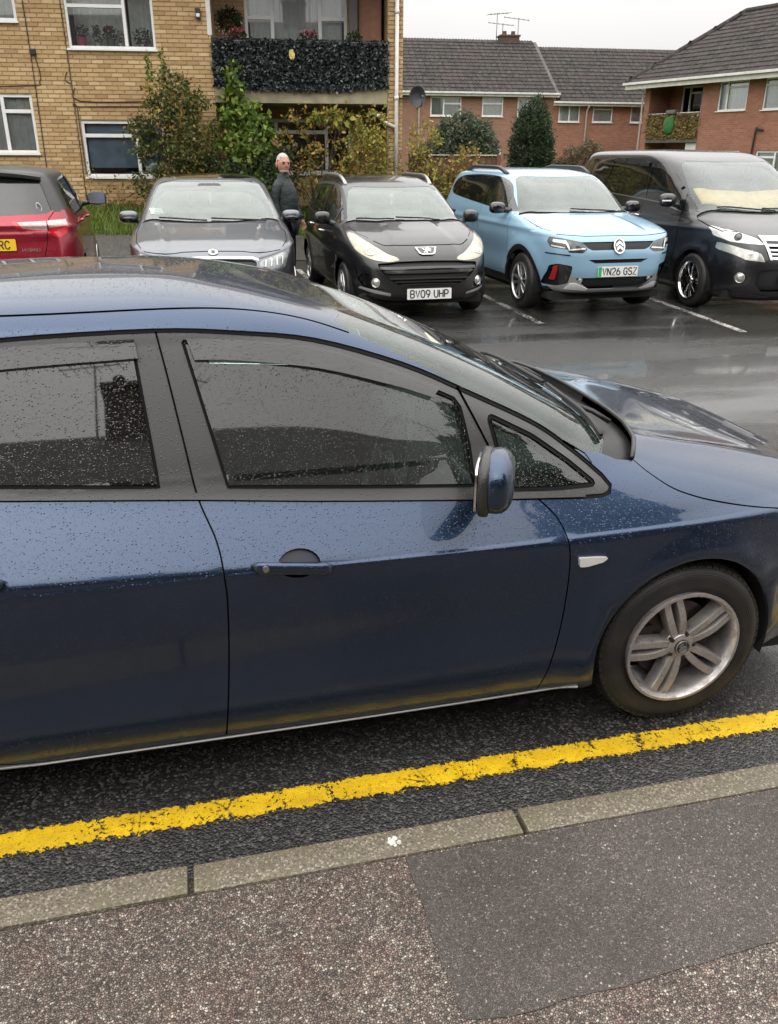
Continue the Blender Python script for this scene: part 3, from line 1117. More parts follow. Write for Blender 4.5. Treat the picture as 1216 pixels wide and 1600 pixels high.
M['chippings'] = chippings('wet_chippings', 160, [(0.0, (0.13, 0.105, 0.090)), (0.25, (0.22, 0.178, 0.150)), (0.45, (0.30, 0.245, 0.205)), (0.62, (0.28, 0.19, 0.162)), (0.74, (0.36, 0.295, 0.24)), (0.84, (0.47, 0.41, 0.335)), (0.94, (0.66, 0.60, 0.52))], (0.040, 0.032, 0.028), 0.0038, 0.42, 0.55)
M['patch'] = chippings('wet_patch', 190, [(0.0, (0.10, 0.086, 0.077)), (0.35, (0.14, 0.119, 0.105)), (0.62, (0.17, 0.146, 0.128)), (0.82, (0.20, 0.165, 0.143)), (0.93, (0.30, 0.255, 0.205)), (0.98, (0.48, 0.44, 0.36))], (0.07, 0.06, 0.055), 0.0018, 0.42, 0.6, 0.0)
b = NT('kerb_concrete')
co = b.coord()
v = b.n('ShaderNodeTexVoronoi', {'feature': 'F1'}, Vector=co, Scale=190)
cell = b.n('ShaderNodeSeparateColor', Color=v.outputs['Color']).outputs[0]
col = b.ramp(cell, [(0.0, (0.085, 0.070, 0.048)), (0.4, (0.135, 0.113, 0.080)), (0.8, (0.18, 0.153, 0.112)), (1.0, (0.34, 0.30, 0.23))])
mo = b.noise(co, 7, 5, 0.65)
col = b.mix(b.mr(mo, 0.45, 0.70, 0, 0.55), col, (0.13, 0.115, 0.06))
p = b.pbr(Base_Color=col, Roughness=0.5, Normal=b.bump(b.math('ADD', b.math('MULTIPLY', v.outputs['Distance'], -0.6), b.noise(co, 260, 3)), 0.0022, 0.8))
M['kerb'] = b.done(p)
b = NT('worn_yellow_paint')
co = b.coord()
n1 = b.noise(co, 75, 6, 0.72)
n2 = b.noise(b.mapping(co, (1.6, 1.0, 1)), 7, 3, 0.5)
sep = b.n('ShaderNodeSeparateXYZ', Vector=co)
yl = sep.outputs['Y']
edge = b.math('MINIMUM', b.mr(yl, 1.984, 2.012, 0, 1), b.mr(yl, 2.098, 2.080, 0, 1))
crack = b.voronoi(b.mapping(co, (7.5, 3.0, 1), (0, 0, 0.25)), 1.0, 'DISTANCE_TO_EDGE')
crack = b.mr(b.math('ADD', crack, b.math('MULTIPLY', b.math('SUBTRACT', n1, 0.5), 0.10)), 0.002, 0.014, 0, 1)
keep = b.math('ADD', b.math('MULTIPLY', edge, 0.25), b.math('MULTIPLY', n1, 0.95))
keep = b.math('ADD', keep, b.math('MULTIPLY', b.math('SUBTRACT', n2, 0.5), 0.34))
keep = b.math('MULTIPLY', b.mr(keep, 0.615, 0.645), b.math('MAXIMUM', crack, b.mr(n2, 0.38, 0.5, 0.0, 1)))
tone = b.mix(b.mr(b.noise(co, 20, 4), 0.3, 0.7), (0.68, 0.41, 0.006), (0.84, 0.55, 0.016))
tone = b.mix(b.mr(b.noise(co, 150, 4, 0.7), 0.55, 0.68, 0, 0.75), tone, (0.17, 0.10, 0.015))
tone = b.mix(b.mr(b.noise(b.mapping(co, (1, 5, 1)), 2.0, 4), 0.45, 0.75, 0, 0.35), tone, (0.30, 0.19, 0.03))
p = b.pbr(Base_Color=tone, Roughness=0.45, Normal=b.bump(b.noise(co, 170, 3), 0.0025, 0.8))
tr = b.n('ShaderNodeBsdfTransparent')
M['yellow'] = b.done(b.n('ShaderNodeMixShader', _0=keep, _1=tr.outputs[0], _2=p.outputs[0]))
b = NT('worn_white_paint')
co = b.coord()
keep = b.mr(b.math('ADD', b.noise(co, 30, 5, 0.7), b.math('MULTIPLY', b.noise(co, 2.5, 2), 0.6)), 0.74, 0.86, 0, 0.75)
p = b.pbr(Base_Color=(0.55, 0.54, 0.51), Roughness=0.4)
M['white_line'] = b.done(b.n('ShaderNodeMixShader', _0=keep, _1=b.n('ShaderNodeBsdfTransparent').outputs[0], _2=p.outputs[0]))
b = NT('lawn_soil')
co = b.coord()
p = b.pbr(Base_Color=b.mix(b.mr(b.noise(co, 3, 5), 0.35, 0.65), (0.05, 0.075, 0.02), (0.09, 0.12, 0.03)), Roughness=0.9)
M['soil'] = b.done(p)

far = [-400, -150, -80, -50, -35, -25] + [round(-20 + 1.25 * i, 2) for i in range(41)] + [34, 40, 50, 70, 100, 160, 400]
fary = [-300, -120, -60, -30, -15, -8, -4, 0, 1.7, 3, 5, 7, 9, 11, 13] + [round(14 + 0.5 * i, 2) for i in range(14)] + [22, 26, 32, 40, 60, 100, 200, 500]
sheet('ground', far, fary, lambda x, y: ground_z(x, y) - 0.05, M['soil'])
lotx = [round(-24 + 1.0 * i, 2) for i in range(66)]
sheet('car_park', lotx, [1.735] + [round(2 + 0.5 * i, 2) for i in range(27)] + [15.2], lambda x, y: ground_z(x, y), M['asphalt'])
sheet('path', lotx, [15.2, 15.6, 16.0, 16.4, 16.8], lambda x, y: ground_z(x, y) + 0.012, M['path'])
sheet('pavement', [-24, -12, -6, -3, 0, 3, 6, 12, 24, 42], [-7.0, -3, 0, 1.0, 1.648], lambda x, y: 0.094, M['chippings'])
pb = MB()
pp = [(0.448, 1.641), (0.455, 1.35), (0.462, 1.158), (0.60, 1.150), (0.90, 1.162), (1.30, 1.178), (2.2, 1.17), (4.0, 1.15), (4.0, 1.641)]
pp = [(x + (rng.uniform(-.006, .006) if 0.3 < y < 1.63 else 0), y + (rng.uniform(-.006, .006) if y < 1.6 else 0)) for x, y in densify(pp, True, 0.06)]
pb.prism(pp, 0.090, 0.0965, 'z')
tag(pb.obj('pavement_patch', M['patch']), kind='structure')
# kerb: each stone a piece of its own
kb = MB()
kb.box(-24, 42, 1.60, 1.735, -0.10, 0.055)
kerb = tag(kb.obj('kerb', M['kerb']), kind='structure')
stone = MB()
stone.bbox(0.004, 0.931, 1.652, 1.749, -0.06, 0.101, 0.008)
sm = stone.mesh('kerb_stone', M['kerb'], 40)
for k in range(-8, 14):
    o = link('kerb_stone', sm, kerb)
    o.location = (-0.13 + 0.9415 * k, rng.uniform(-0.002, 0.002), rng.uniform(-0.003, 0.002))
sheet('yellow_line', [-14, -6, -2, 0, 2, 4, 8, 16], [1.984, 2.04, 2.098], lambda x, y: lot_z(x, y) + 0.004, M['yellow'])
for k, (xa, ya, xb, yb) in enumerate(((3.93, 8.9, 4.06, 13.8), (5.98, 8.0, 6.40, 13.4), (8.4, 7.9, 8.75, 13.0), (1.75, 9.2, 1.80, 14.0), (-0.75, 9.2, -0.72, 14.2))):
    lb = MB()
    n = 14
    for i in range(n):
        q0, q1 = i / n, (i + 1) / n
        vs = []
        for q in (q0, q1):
            x, y = xa + (xb - xa) * q, ya + (yb - ya) * q
            for s_ in (-0.045, 0.045):
                vs.append((x + s_, y, ground_z(x + s_, y) + 0.006))
        lb.add(vs, [(0, 1, 3, 2)])
    tag(lb.obj('bay_line', M['white_line'], fix=False), kind='structure')
# chewing gum / bird lime splat on the kerb
sp = MB()
for (x, y, r) in ((0.42, 1.700, 0.012), (0.433, 1.712, 0.009), (0.441, 1.695, 0.008), (0.428, 1.688, 0.006), (0.417, 1.714, 0.006)):
    sp.prism([(x + r * math.cos(a) * rng.uniform(0.7, 1.1), y + r * math.sin(a) * rng.uniform(0.7, 1.1)) for a in np.linspace(0, 2 * PI, 11)[:-1]], 0.1012, 0.1035, 'z')
sp_o = sp.obj('lichen_spot', plain('pale_lichen', (0.55, 0.55, 0.48), 0.7, noise=0.3, nscale=90))
tag(sp_o, 'small pale lichen spot on the kerb beside the yellow line', 'lichen')
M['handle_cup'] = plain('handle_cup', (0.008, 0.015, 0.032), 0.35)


def blue_car():
    root = empty('parked_car', (0.2215, 3.010, 0.0), 0.0, 'rain-beaded dark blue hatchback parked along the kerb in the foreground', 'car')
    AX, RX, WR = 1.3425, -1.3425, 0.314
    rows = [  # z, front, rear, half width, squareness front, rear
        (0.165, 2.10, -1.98, 0.835, 5, 5), (0.20, 2.18, -2.03, 0.862, 5, 5), (0.25, 2.23, -2.07, 0.883, 5, 5), (0.32, 2.265, -2.10, 0.894, 5, 5),
        (0.42, 2.285, -2.115, 0.8935, 5, 5), (0.56, 2.29, -2.12, 0.899, 5, 5), (0.70, 2.24, -2.12, 0.9055, 5, 5), (0.775, 2.13, -2.10, 0.9075, 5, 5),
        (0.795, 2.06, -2.09, 0.896, 5, 5), (0.812, 1.99, -2.09, 0.8867, 5, 5), (0.84, 1.90, -2.08, 0.8713, 5, 5), (0.90, 1.67, -2.06, 0.8384, 5, 5), (0.95, 1.44, -2.04, 0.8109, 5, 5),
        (0.995, 1.26, -2.02, 0.7862, 5.2, 5), (1.03, 1.12, -2.00, 0.767, 5.6, 5), (1.10, 0.985, -1.95, 0.7365, 6, 5), (1.20, 0.79, -1.86, 0.693, 6.2, 5),
        (1.30, 0.57, -1.75, 0.6496, 6.2, 5), (1.38, 0.37, -1.62, 0.6148, 6, 5), (1.435, 0.21, -1.48, 0.590, 5.5, 5), (1.475, 0.06, -1.33, 0.545, 5, 5),
        (1.51, -0.10, -1.12, 0.455, 4.2, 4.2), (1.535, -0.26, -0.85, 0.29, 3.6, 3.6), (1.545, -0.42, -0.58, 0.10, 3, 3), (1.547, -0.495, -0.505, 0.004, 3, 3)]

    def prof(zb, z):
        # door section: shoulder leaning in from the crease up to the waistline zb(x), then the plane of the glass
        k = 330.0
        G = 0.780 - 0.4348 * (z - 1.0)
        zc = zb - (0.907 - (0.780 - 0.4348 * (zb - 1.0))) / 0.65
        S_ = 0.907 - 0.65 * (z - zc)
        m = np.maximum(S_, G) + np.log1p(np.exp(-k * np.abs(S_ - G))) / k
        low = np.interp(z, [0.42, 0.56, 0.70, 0.775, 1.2], [0.8935, 0.899, 0.9055, 0.907, 0.907])
        return np.minimum(low, m) - np.log1p(np.exp(-k * np.abs(low - m))) / k

    def deform(x, y, z):
        zb = 0.985 - 0.075 * (np.clip(x, -1.4, 1.0) + 0.26)
        base = np.interp(z, [0.56, 0.70, 0.775, 1.03, 1.435], [0.899, 0.9055, 0.907, 0.767, 0.5909])
        g = ease(1.40, 0.90, x) * ease(-1.9, -1.4, x) * ease(0.45, 0.65, y) * ease(0.62, 0.72, z) * ease(1.20, 1.06, z)
        y = y * (1 + (prof(zb, z) / base - 1) * g)
        ysg = ease(0.3, 0.7, y)
        # shoulder line rising to the rear: slide the crease height with x
        flare = 0.020 * np.exp(-((np.hypot(x - AX, z - WR) - 0.365) / 0.055) ** 2) * (z > 0.18)
        flare = flare + 0.020 * np.exp(-((np.hypot(x - RX, z - WR) - 0.365) / 0.055) ** 2) * (z > 0.18)
        scal = -0.012 * np.exp(-((z - 0.50 - 0.05 * x) / 0.12) ** 2) * ease(1.0, 0.75, x) * ease(-1.15, -0.9, x)
        y = y + (flare + scal) * ysg
        # bonnet: two soft creases running to the nose
        br = 0.010 * np.exp(-((y - 0.52 - 0.05 * (2.0 - x)) / 0.05) ** 2) * ease(1.15, 1.4, x) * ease(0.75, 0.8, z)
        return x, y, z + br
    S = Skin(rows, -0.5, deform)
    arch = lambda ax, r=0.345: [(ax + r * math.cos(a), WR + 0.004 + r * math.sin(a)) for a in np.linspace(-0.35, PI + 0.35, 40)] + [(ax - 0.33, 0.10), (ax + 0.33, 0.10)]
    wt = catmull([(-1.46, 1.16), (-1.40, 1.24), (-1.22, 1.33), (-0.98, 1.392), (-0.72, 1.416), (-0.33, 1.424), (-0.10, 1.410), (0.13, 1.379), (0.394, 1.297), (0.592, 1.208),
                  (0.816, 1.098), (0.942, 1.01), (1.025, 0.938)], False, 4) + [(1.046, 0.910), (1.036, 0.893), (1.010, 0.886)] + [(0.946, 0.888), (0.57, 0.916), (0.09, 0.952), (-0.258, 0.982), (-0.755, 1.018), (-1.25, 1.06), (-1.42, 1.10)]
    front_glass = catmull([(-0.250, 1.393), (-0.10, 1.380), (0.13, 1.349), (0.36, 1.275), (0.545, 1.194)], False, 4) + [(0.562, 1.17), (0.578, 1.06), (0.582, 0.952), (0.3, 0.972), (-0.160, 1.006)]
    rear_glass = catmull([(-1.14, 1.325), (-0.95, 1.368), (-0.72, 1.388), (-0.388, 1.394)], False, 4) + [(-0.351, 1.020), (-0.755, 1.050), (-1.06, 1.075)]
    quarter = [(0.655, 1.140), (0.80, 1.066), (0.915, 0.985), (0.995, 0.918), (0.85, 0.921), (0.690, 0.932)]
    rq = [(-1.20, 1.29), (-1.13, 1.09), (-1.38, 1.13), (-1.40, 1.19), (-1.34, 1.24)]
    ws = [(0.255, 0.0), (0.25, 0.25), (0.235, 0.42), (0.205, 0.515), (0.255, 0.555), (0.40, 0.590), (0.62, 0.640), (0.82, 0.680), (0.97, 0.702), (1.045, 0.698), (1.095, 0.62), (1.13, 0.40), (1.15, 0.2), (1.155, 0.0)]
    cowl = [(1.155, 0), (1.15, 0.2), (1.13, 0.40), (1.095, 0.62), (1.050, 0.698), (1.10, 0.712), (1.145, 0.708), (1.165, 0.70), (1.225, 0.60), (1.285, 0.40), (1.315, 0.2), (1.32, 0.0)]
    bonnet_line = [(1.165, 0.70), (1.20, 0.745), (1.26, 0.785), (1.34, 0.805), (1.45, 0.815), (1.66, 0.818), (1.88, 0.80), (2.05, 0.72)]
    R = [
        ('arch_front', 'side', arch(AX), None, 0, {'cut': 1}), ('arch_rear', 'side', arch(RX), None, 0, {'cut': 1}),
        ('shut_line', 'side', [(-0.322, 1.421), (-0.300, 1.30), (-0.272, 1.13), (-0.247, 0.985), (-0.205, 0.87), (-0.192, 0.76), (-0.192, 0.66), (-0.203, 0.46), (-0.228, 0.212)], M['gap'], -0.010, {'line': 0.005, 's': 1}),
        ('shut_line', 'side', [(0.780, 0.902), (0.845, 0.831), (0.872, 0.714), (0.876, 0.539), (0.858, 0.389), (0.815, 0.212)], M['gap'], -0.010, {'line': 0.0045, 's': 1}),
        ('shut_line', 'side', [(-1.20, 1.06), (-1.10, 0.90), (-1.05, 0.66)], M['gap'], -0.010, {'line': 0.0045, 's': 1}),
        ('shut_line', 'side', [(0.815, 0.212), (0.3, 0.202), (-0.228, 0.204), (-0.80, 0.206), (-0.93, 0.26)], M['gap'], -0.008, {'line': 0.005, 's': 1}),
        ('shut_line', 'side', [(0.565, 1.222), (0.64, 1.06), (0.69, 0.90)], M['gap'], -0.004, {'line': 0.005}),
        ('shut_line', 'top', bonnet_line, M['gap'], -0.010, {'line': 0.0045, 's': 1}),
        ('shut_line', 'top', [(0.24, 0.556), (0.05, 0.540), (-0.3, 0.545), (-0.8, 0.55), (-1.2, 0.52)], M['gap'], -0.005, {'line': 0.007, 's': 1}),
        ('shut_line', 'side', [(0.918, 1.035), (0.985, 0.995), (1.00, 0.97)], M['gap'], -0.004, {'line': 0.004}),
        ('window_seal', 'side', wt + [wt[0]], M['gap'], -0.004, {'line': 0.011}),
        ('window_seal', 'side', front_glass + [front_glass[0]], M['gap'], -0.005, {'line': 0.009}),
        ('window_seal', 'side', rear_glass + [rear_glass[0]], M['gap'], -0.005, {'line': 0.009}),
        ('window_seal', 'side', rounded(quarter, 0.02) + [rounded(quarter, 0.02)[0]], M['gap'], -0.005, {'line': 0.012}),
        ('front_door_window', 'side', front_glass, M['side_glass'], -0.006, {'pair': 1, 'clear': 1, 'name': 'window'}),
        ('rear_door_window', 'side', rear_glass, M['dark_glass'], -0.006, {'pair': 1, 'clear': 1, 'name': 'window'}),
        ('quarter_window', 'side', quarter, M['side_glass'], -0.005, {'pair': 1, 'clear': 1, 'r': 0.02}),
        ('rear_quarter_window', 'side', rq, M['dark_glass'], -0.005, {'pair': 1, 'clear': 1, 'r': 0.02, 'name': 'quarter_window'}),
        ('window_trim', 'side', wt, M['pillar'], -0.003, {'pair': 1}),
        ('windscreen', 'top', ws, M['near_screen'], -0.002, {'clear': 1}),
        ('cowl', 'top', cowl, M['cowl'], -0.024, {}),
        ('rear_window', 'rear', rounded([(0, 1.12), (0.62, 1.10), (0.56, 1.36), (0, 1.39)], 0.05), M['dark_glass'], -0.003, {'clear': 1}),
        ('tail_light', 'rear', rounded([(0.46, 0.84), (0.46, 0.95), (0.72, 0.99), (0.74, 0.82), (0.7, 0.78)], 0.03), M['lamp_red'], 0.004, {'pair': 1}),
        ('headlight', 'front', rounded([(0.40, 0.58), (0.70, 0.61), (0.76, 0.70), (0.72, 0.735), (0.46, 0.67)], 0.03), M['lamp_clear'], 0.003, {'pair': 1}),
        ('grille', 'front', rounded([(0, 0.24), (0.50, 0.26), (0.46, 0.44), (0, 0.46)], 0.03), M['mesh_black'], -0.02, {}),
        ('grille_bar', 'front', [(0, 0.56), (0.38, 0.58), (0.40, 0.62), (0, 0.63)], M['chrome'], 0.006, {}),
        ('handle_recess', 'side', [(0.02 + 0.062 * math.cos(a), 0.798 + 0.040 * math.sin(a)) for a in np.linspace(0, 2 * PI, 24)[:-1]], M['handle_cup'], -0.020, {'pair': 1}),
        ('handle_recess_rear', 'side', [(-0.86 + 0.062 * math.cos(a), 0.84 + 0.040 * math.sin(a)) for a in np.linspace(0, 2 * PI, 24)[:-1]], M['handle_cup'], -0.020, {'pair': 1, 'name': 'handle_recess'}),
        ('sill', 'side', [(0.98, 0.166), (0.97, 0.196), (0.1, 0.190), (-0.80, 0.190), (-0.98, 0.21), (-1.0, 0.166)], M['plastic'], -0.004, {'pair': 1}),
    ]
    # doors and bonnet as panels of their own, cut by the shut lines
    R += [
        ('front_door', 'side', [(-0.330, 1.43), (0.60, 1.25), (0.69, 0.90), (0.780, 0.900), (0.845, 0.831), (0.872, 0.714), (0.876, 0.539), (0.858, 0.389), (0.815, 0.204), (0.3, 0.203), (-0.228, 0.203), (-0.203, 0.46), (-0.192, 0.66), (-0.192, 0.76), (-0.205, 0.87), (-0.247, 0.985)], M['blue_paint'], 0, {'pair': 1, 'name': 'door'}),
        ('rear_door', 'side', [(-0.247, 0.985), (-0.205, 0.87), (-0.192, 0.76), (-0.192, 0.66), (-0.203, 0.46), (-0.228, 0.204), (-0.80, 0.206), (-0.93, 0.26), (-1.05, 0.66), (-1.10, 0.90), (-1.20, 1.06)], M['blue_paint'], 0, {'pair': 1, 'name': 'door'}),
        ('bonnet', 'top', [(1.32, 0), (1.315, 0.2), (1.285, 0.4), (1.225, 0.6)] + bonnet_line + [(2.10, 0.5), (2.13, 0.0)], M['blue_paint'], 0, {}),
    ]
    B = CarBody(S, R, (64, 56), 5, 'body', M['blue_paint'])
    B.build(root)
    B.lining(root, -1.6, 1.0, 0.25, M['lining'])
    arch_liner(root, (AX, RX), 0.352, 0.52, 0.86, WR, M['liner'])
    # underbody
    u = MB()
    u.box(-1.9, 2.0, -0.74, 0.74, 0.16, 0.24)
    u.obj('underbody', M['liner'], root)
    # wheels
    rim = spoke_rim(0.208, 5, 0.03, M['alloy_dirty'], [(-0.27, -0.108, 0.0135, 0.0145), (0.27, 0.108, 0.0135, 0.0145)])
    rim.materials[0] = M['alloy_dirty']
    ty = tyre_mesh(WR, 0.208, 0.20, M['rubber'], 64)

    nb = MB()
    nb.lathe([(0.001, 0.001), (0.007, 0.001), (0.0085, -0.004), (0.0085, -0.02)], 6)
    bolt = nb.mesh('wheel_bolt', M['disc'], 30)

    def cap(w):
        c = MB()
        c.lathe([(0.001, 0.011), (0.024, 0.010), (0.029, 0.006), (0.030, -0.004)], 24)
        o = c.obj('wheel_cap', M['gloss_black'], w, 40)
        r = MB()
        r.lathe([(0.0235, 0.0095), (0.0235, 0.0125), (0.0265, 0.0125), (0.0265, 0.0085)], 28)
        # a winged beast inside the ring
        for poly in ([(-0.016, -0.013), (-0.004, -0.017), (0.006, -0.006), (0.004, 0.010), (-0.004, 0.016), (-0.008, 0.006), (-0.015, 0.002)],
                     [(0.006, -0.016), (0.017, -0.008), (0.018, 0.006), (0.011, 0.002)], [(0.003, 0.014), (0.016, 0.010), (0.012, 0.016)]):
            r.prism(poly, 0.010, 0.0128)
        r.obj('badge', M['alloy'], o, 30)
        for k in range(5):
            a = 2 * PI * (k + 0.5) / 5 + RAD(72)
            link('wheel_bolt', bolt, w, loc=(0.047 * math.cos(a), 0.002, 0.047 * math.sin(a)))
    ws_ = add_wheels(root, (AX, RX), 0.875, WR, ty, rim, M['disc'], 0.208, cap)
    for w in ws_:
        for c in w.children:
            if c.name.startswith(('rim', 'wheel_cap')):
                c.rotation_euler = (0, RAD(-72), 0)
    # handles, indicators, mirrors on each side
    for sg in (1, -1):
        for (hx, hz, sl) in ((0.0, 0.796, -0.10), (-0.88, 0.838, -0.06)):
            pts = []
            for q in np.linspace(-1, 1, 13):
                p, n = S.at('side', hx + q * 0.118, hz + sl * q * 0.118, 0.0, sg)
                n = Vector((0, sg * 0.97, 0.24))
                ye = S.at('side', hx - 0.118, hz - sl * 0.118, 0.0, sg)[0].y * (1 - q) / 2 + S.at('side', hx + 0.118, hz + sl * 0.118, 0.0, sg)[0].y * (1 + q) / 2
                p.y = ye
                pts.append((p + n * (0.030 - 0.016 * q ** 8), n))
            b = MB()
            vs, fs = [], []
            for k, (p, n) in enumerate(pts):
                upv = Vector((0, 0, 1))
                e = 0.35 if k in (0, len(pts) - 1) else 1
                for (a, c) in ((-0.012, -0.019), (0.006, -0.019), (0.013, -0.013), (0.012, 0.010), (0.005, 0.017), (-0.010, 0.017)):
                    vs.append(p + n * a * e + upv * c * e)
            for k in range(len(pts) - 1):
                for q in range(6):
                    q2 = (q + 1) % 6
                    fs.append((k * 6 + q, k * 6 + q2, (k + 1) * 6 + q2, (k + 1) * 6 + q))
            fs += [tuple(range(6)), tuple((len(pts) - 1) * 6 + q for q in range(6))]
            b.add(vs, fs)
            h = b.obj('door_handle', M['blue_paint'], root, 50)
            if hx == 0.0:
                p = pts[2][0] + pts[2][1] * 0.012
                l = MB()
                l.lathe([(0.0005, 0.003), (0.009, 0.003), (0.010, -0.004)], 16, 'y', (p.x, 0, p.z))
                for i, v in enumerate(l.v):
                    l.v[i] = (v[0], p.y + sg * v[1], v[2])
                l.obj('lock', M['satin'], h, 40)
        B.overlay('indicator', 'side', [(0.900, 0.722), (0.903, 0.690), (0.93, 0.688), (0.985, 0.698), (1.002, 0.712), (0.97, 0.717)], 0.010, M['bulb'], root, 0.012, sg, False, 0.008, 0.012)
        B.overlay('wind_deflector', 'side', catmull([(-0.240, 1.398), (-0.10, 1.388), (0.13, 1.357), (0.36, 1.283), (0.50, 1.222)], False, 4) + [(0.47, 1.200)] + catmull([(0.43, 1.215), (0.34, 1.245), (0.13, 1.302), (-0.10, 1.334), (-0.222, 1.341)], False, 4), 0.012, M['deflector'], root, 0.004, sg, False, 0, 0.02)
        B.overlay('wind_deflector', 'side', catmull([(-1.13, 1.335), (-0.95, 1.375), (-0.72, 1.394), (-0.382, 1.402)], False, 4) + catmull([(-0.375, 1.352), (-0.72, 1.340), (-0.95, 1.318), (-1.08, 1.29)], False, 4), 0.012, M['deflector'], root, 0.004, sg, False, 0, 0.02)
        B.overlay('window_rail', 'side', [(-1.24, 1.058), (-0.755, 1.016), (-0.258, 0.980), (0.09, 0.950), (0.57, 0.914), (0.946, 0.887), (0.946, 0.903), (0.57, 0.931), (0.09, 0.967), (-0.258, 0.997), (-0.755, 1.033), (-1.24, 1.075)], 0.006, M['pillar'], root, 0.006, sg)
        B.overlay('sill_strip', 'side', [(0.965, 0.1965), (0.1, 0.1885), (-0.78, 0.1885), (-0.90, 0.200), (-0.90, 0.207), (-0.78, 0.1945), (0.1, 0.1945), (0.965, 0.2025)], 0.004, M['silver'], root, 0.006, sg)
        # door mirror
        def shell(p):
            x, y, z = p
            e = lambda v, k: math.copysign(abs(v) ** k, v)
            return Vector((e(x, 0.75) if x > 0 else e(x, 0.5) * 0.55, e(y, 0.7), e(z, 0.72) * (1 - 0.12 * abs(y))))
        mb = MB()
        mb.ball((0.572, sg * 0.985, 1.045), (0.055, 0.112, 0.088), 24, 16, shell)
        TW = Matrix.Translation((0.56, sg * 0.985, 1.04)) @ Matrix.Rotation(sg * RAD(24), 4, 'Z') @ Matrix.Translation((-0.56, -sg * 0.985, -1.04))
        mb.xform(TW)
        mo = mb.obj('door_mirror', M['blue_paint'], root, True)
        rim_ = MB()
        rim_.ball((0.545, sg * 0.985, 1.040), (0.020, 0.114, 0.090), 24, 16, lambda p: Vector((math.copysign(abs(p[0]) ** 0.4, p[0]), math.copysign(abs(p[1]) ** 0.7, p[1]), math.copysign(abs(p[2]) ** 0.72, p[2]))))
        rim_.xform(TW)
        rim_.obj('mirror_rim', M['trim'], mo, True)
        g = MB()
        g.prism(rounded([(-0.10, -0.07), (0.10, -0.06), (0.10, 0.06), (-0.09, 0.07)], 0.04), -0.003, 0.003, 'x')
        g.xform(TW @ Matrix.Translation((0.5235, sg * 0.985, 1.042)))
        g.obj('mirror_glass', M['chrome'], mo, 30)
        a = MB()
        a.tube([(0.615, sg * 0.80, 0.925), (0.60, sg * 0.86, 0.945), (0.585, sg * 0.93, 0.985)], 0.032, 12)
        a.obj('mirror_arm', M['trim'], mo, True)
    # wipers
    for (x0, y0, x1, y1) in ((1.140, -0.02, 1.070, -0.63), (1.080, 0.60, 1.140, 0.02)):
        pts = []
        for q in np.linspace(0, 1, 10):
            x, y = x0 + (x1 - x0) * q, y0 + (y1 - y0) * q
            p, n = S.at('top', x, y, 0.018, 1 if y >= 0 else -1)
            pts.append(p)
        wv = MB()
        wv.tube(pts, 0.008, 6)
        wv.tube([p - Vector((0, 0, 0.012)) for p in pts[3:]], 0.006, 6)
        a0, _ = S.at('top', 1.205, (y0 + y1) / 2 - 0.12, 0.004, 1 if y0 + y1 > 0.24 else -1)
        wv.tube([a0, (a0 + pts[5]) * 0.5 + Vector((0, 0, 0.008)), pts[5]], 0.009, 6)
        wv.obj('wiper', M['plastic'], root, True)
    # rubber seal along the rear edge of the bonnet
    seal = []
    for y in np.linspace(-0.70, 0.70, 25):
        x = np.interp(abs(y), [0, 0.2, 0.4, 0.6, 0.70], [1.315, 1.310, 1.280, 1.22, 1.160])
        p, n = S.at('top', x, y, 0.006, 1 if y >= 0 else -1)
        seal.append(p)
    sb = MB()
    sb.tube(seal, 0.008, 8)
    sb.obj('bonnet_seal', M['trim'], root, True)
    cabin(root, S, M['seat'], M['dash'], 0.02, -0.86, 0.30, 0.36, 0.62, 0.93, -1, 0.80)
    # things in the cabin that show through the glass: mirror and papers are fixed parts
    im = MB()
    im.bbox(-0.02, 0.02, -0.12, 0.12, -0.035, 0.035, 0.015)
    im.obj('rear_view_mirror', M['dash'], root, 40, loc=(0.30, 0.0, 1.31))
    return root, S, B


blue_car()
# ------------------------------------------------------------------ buildings
def brick_tone_nodes(b, stops):
    r1 = b.n('ShaderNodeNewGeometry').outputs['Random Per Island']
    r2 = b.n('ShaderNodeObjectInfo').outputs['Random']
    return b.ramp(b.math('FRACT', b.math('ADD', r1, b.math('MULTIPLY', r2, 7.31))), stops)


b = NT('buff_brick')
co = b.coord()
col = brick_tone_nodes(b, [(0.0, (0.36, 0.225, 0.10)), (0.18, (0.44, 0.29, 0.135)), (0.4, (0.50, 0.345, 0.17)), (0.6, (0.47, 0.315, 0.15)), (0.8, (0.56, 0.40, 0.205)), (0.95, (0.60, 0.45, 0.25)), (1.0, (0.38, 0.21, 0.11))])
col = b.mix(b.mr(b.noise(co, 35, 5, 0.7), 0.4, 0.75, 0, 0.35), col, (0.30, 0.19, 0.09))
geo = b.n('ShaderNodeNewGeometry').outputs['Position']
col = b.mix(b.mr(b.noise(geo, 1.1, 5, 0.65), 0.5, 0.72, 0, 0.42), col, (0.24, 0.13, 0.06))
p = b.pbr(Base_Color=col, Roughness=0.85, Normal=b.bump(b.noise(co, 90, 4), 0.003, 0.6))
M['buff_brick'] = b.done(p)
M['mortar'] = plain('buff_mortar', (0.33, 0.24, 0.14), 0.95, noise=0.3, nscale=30)


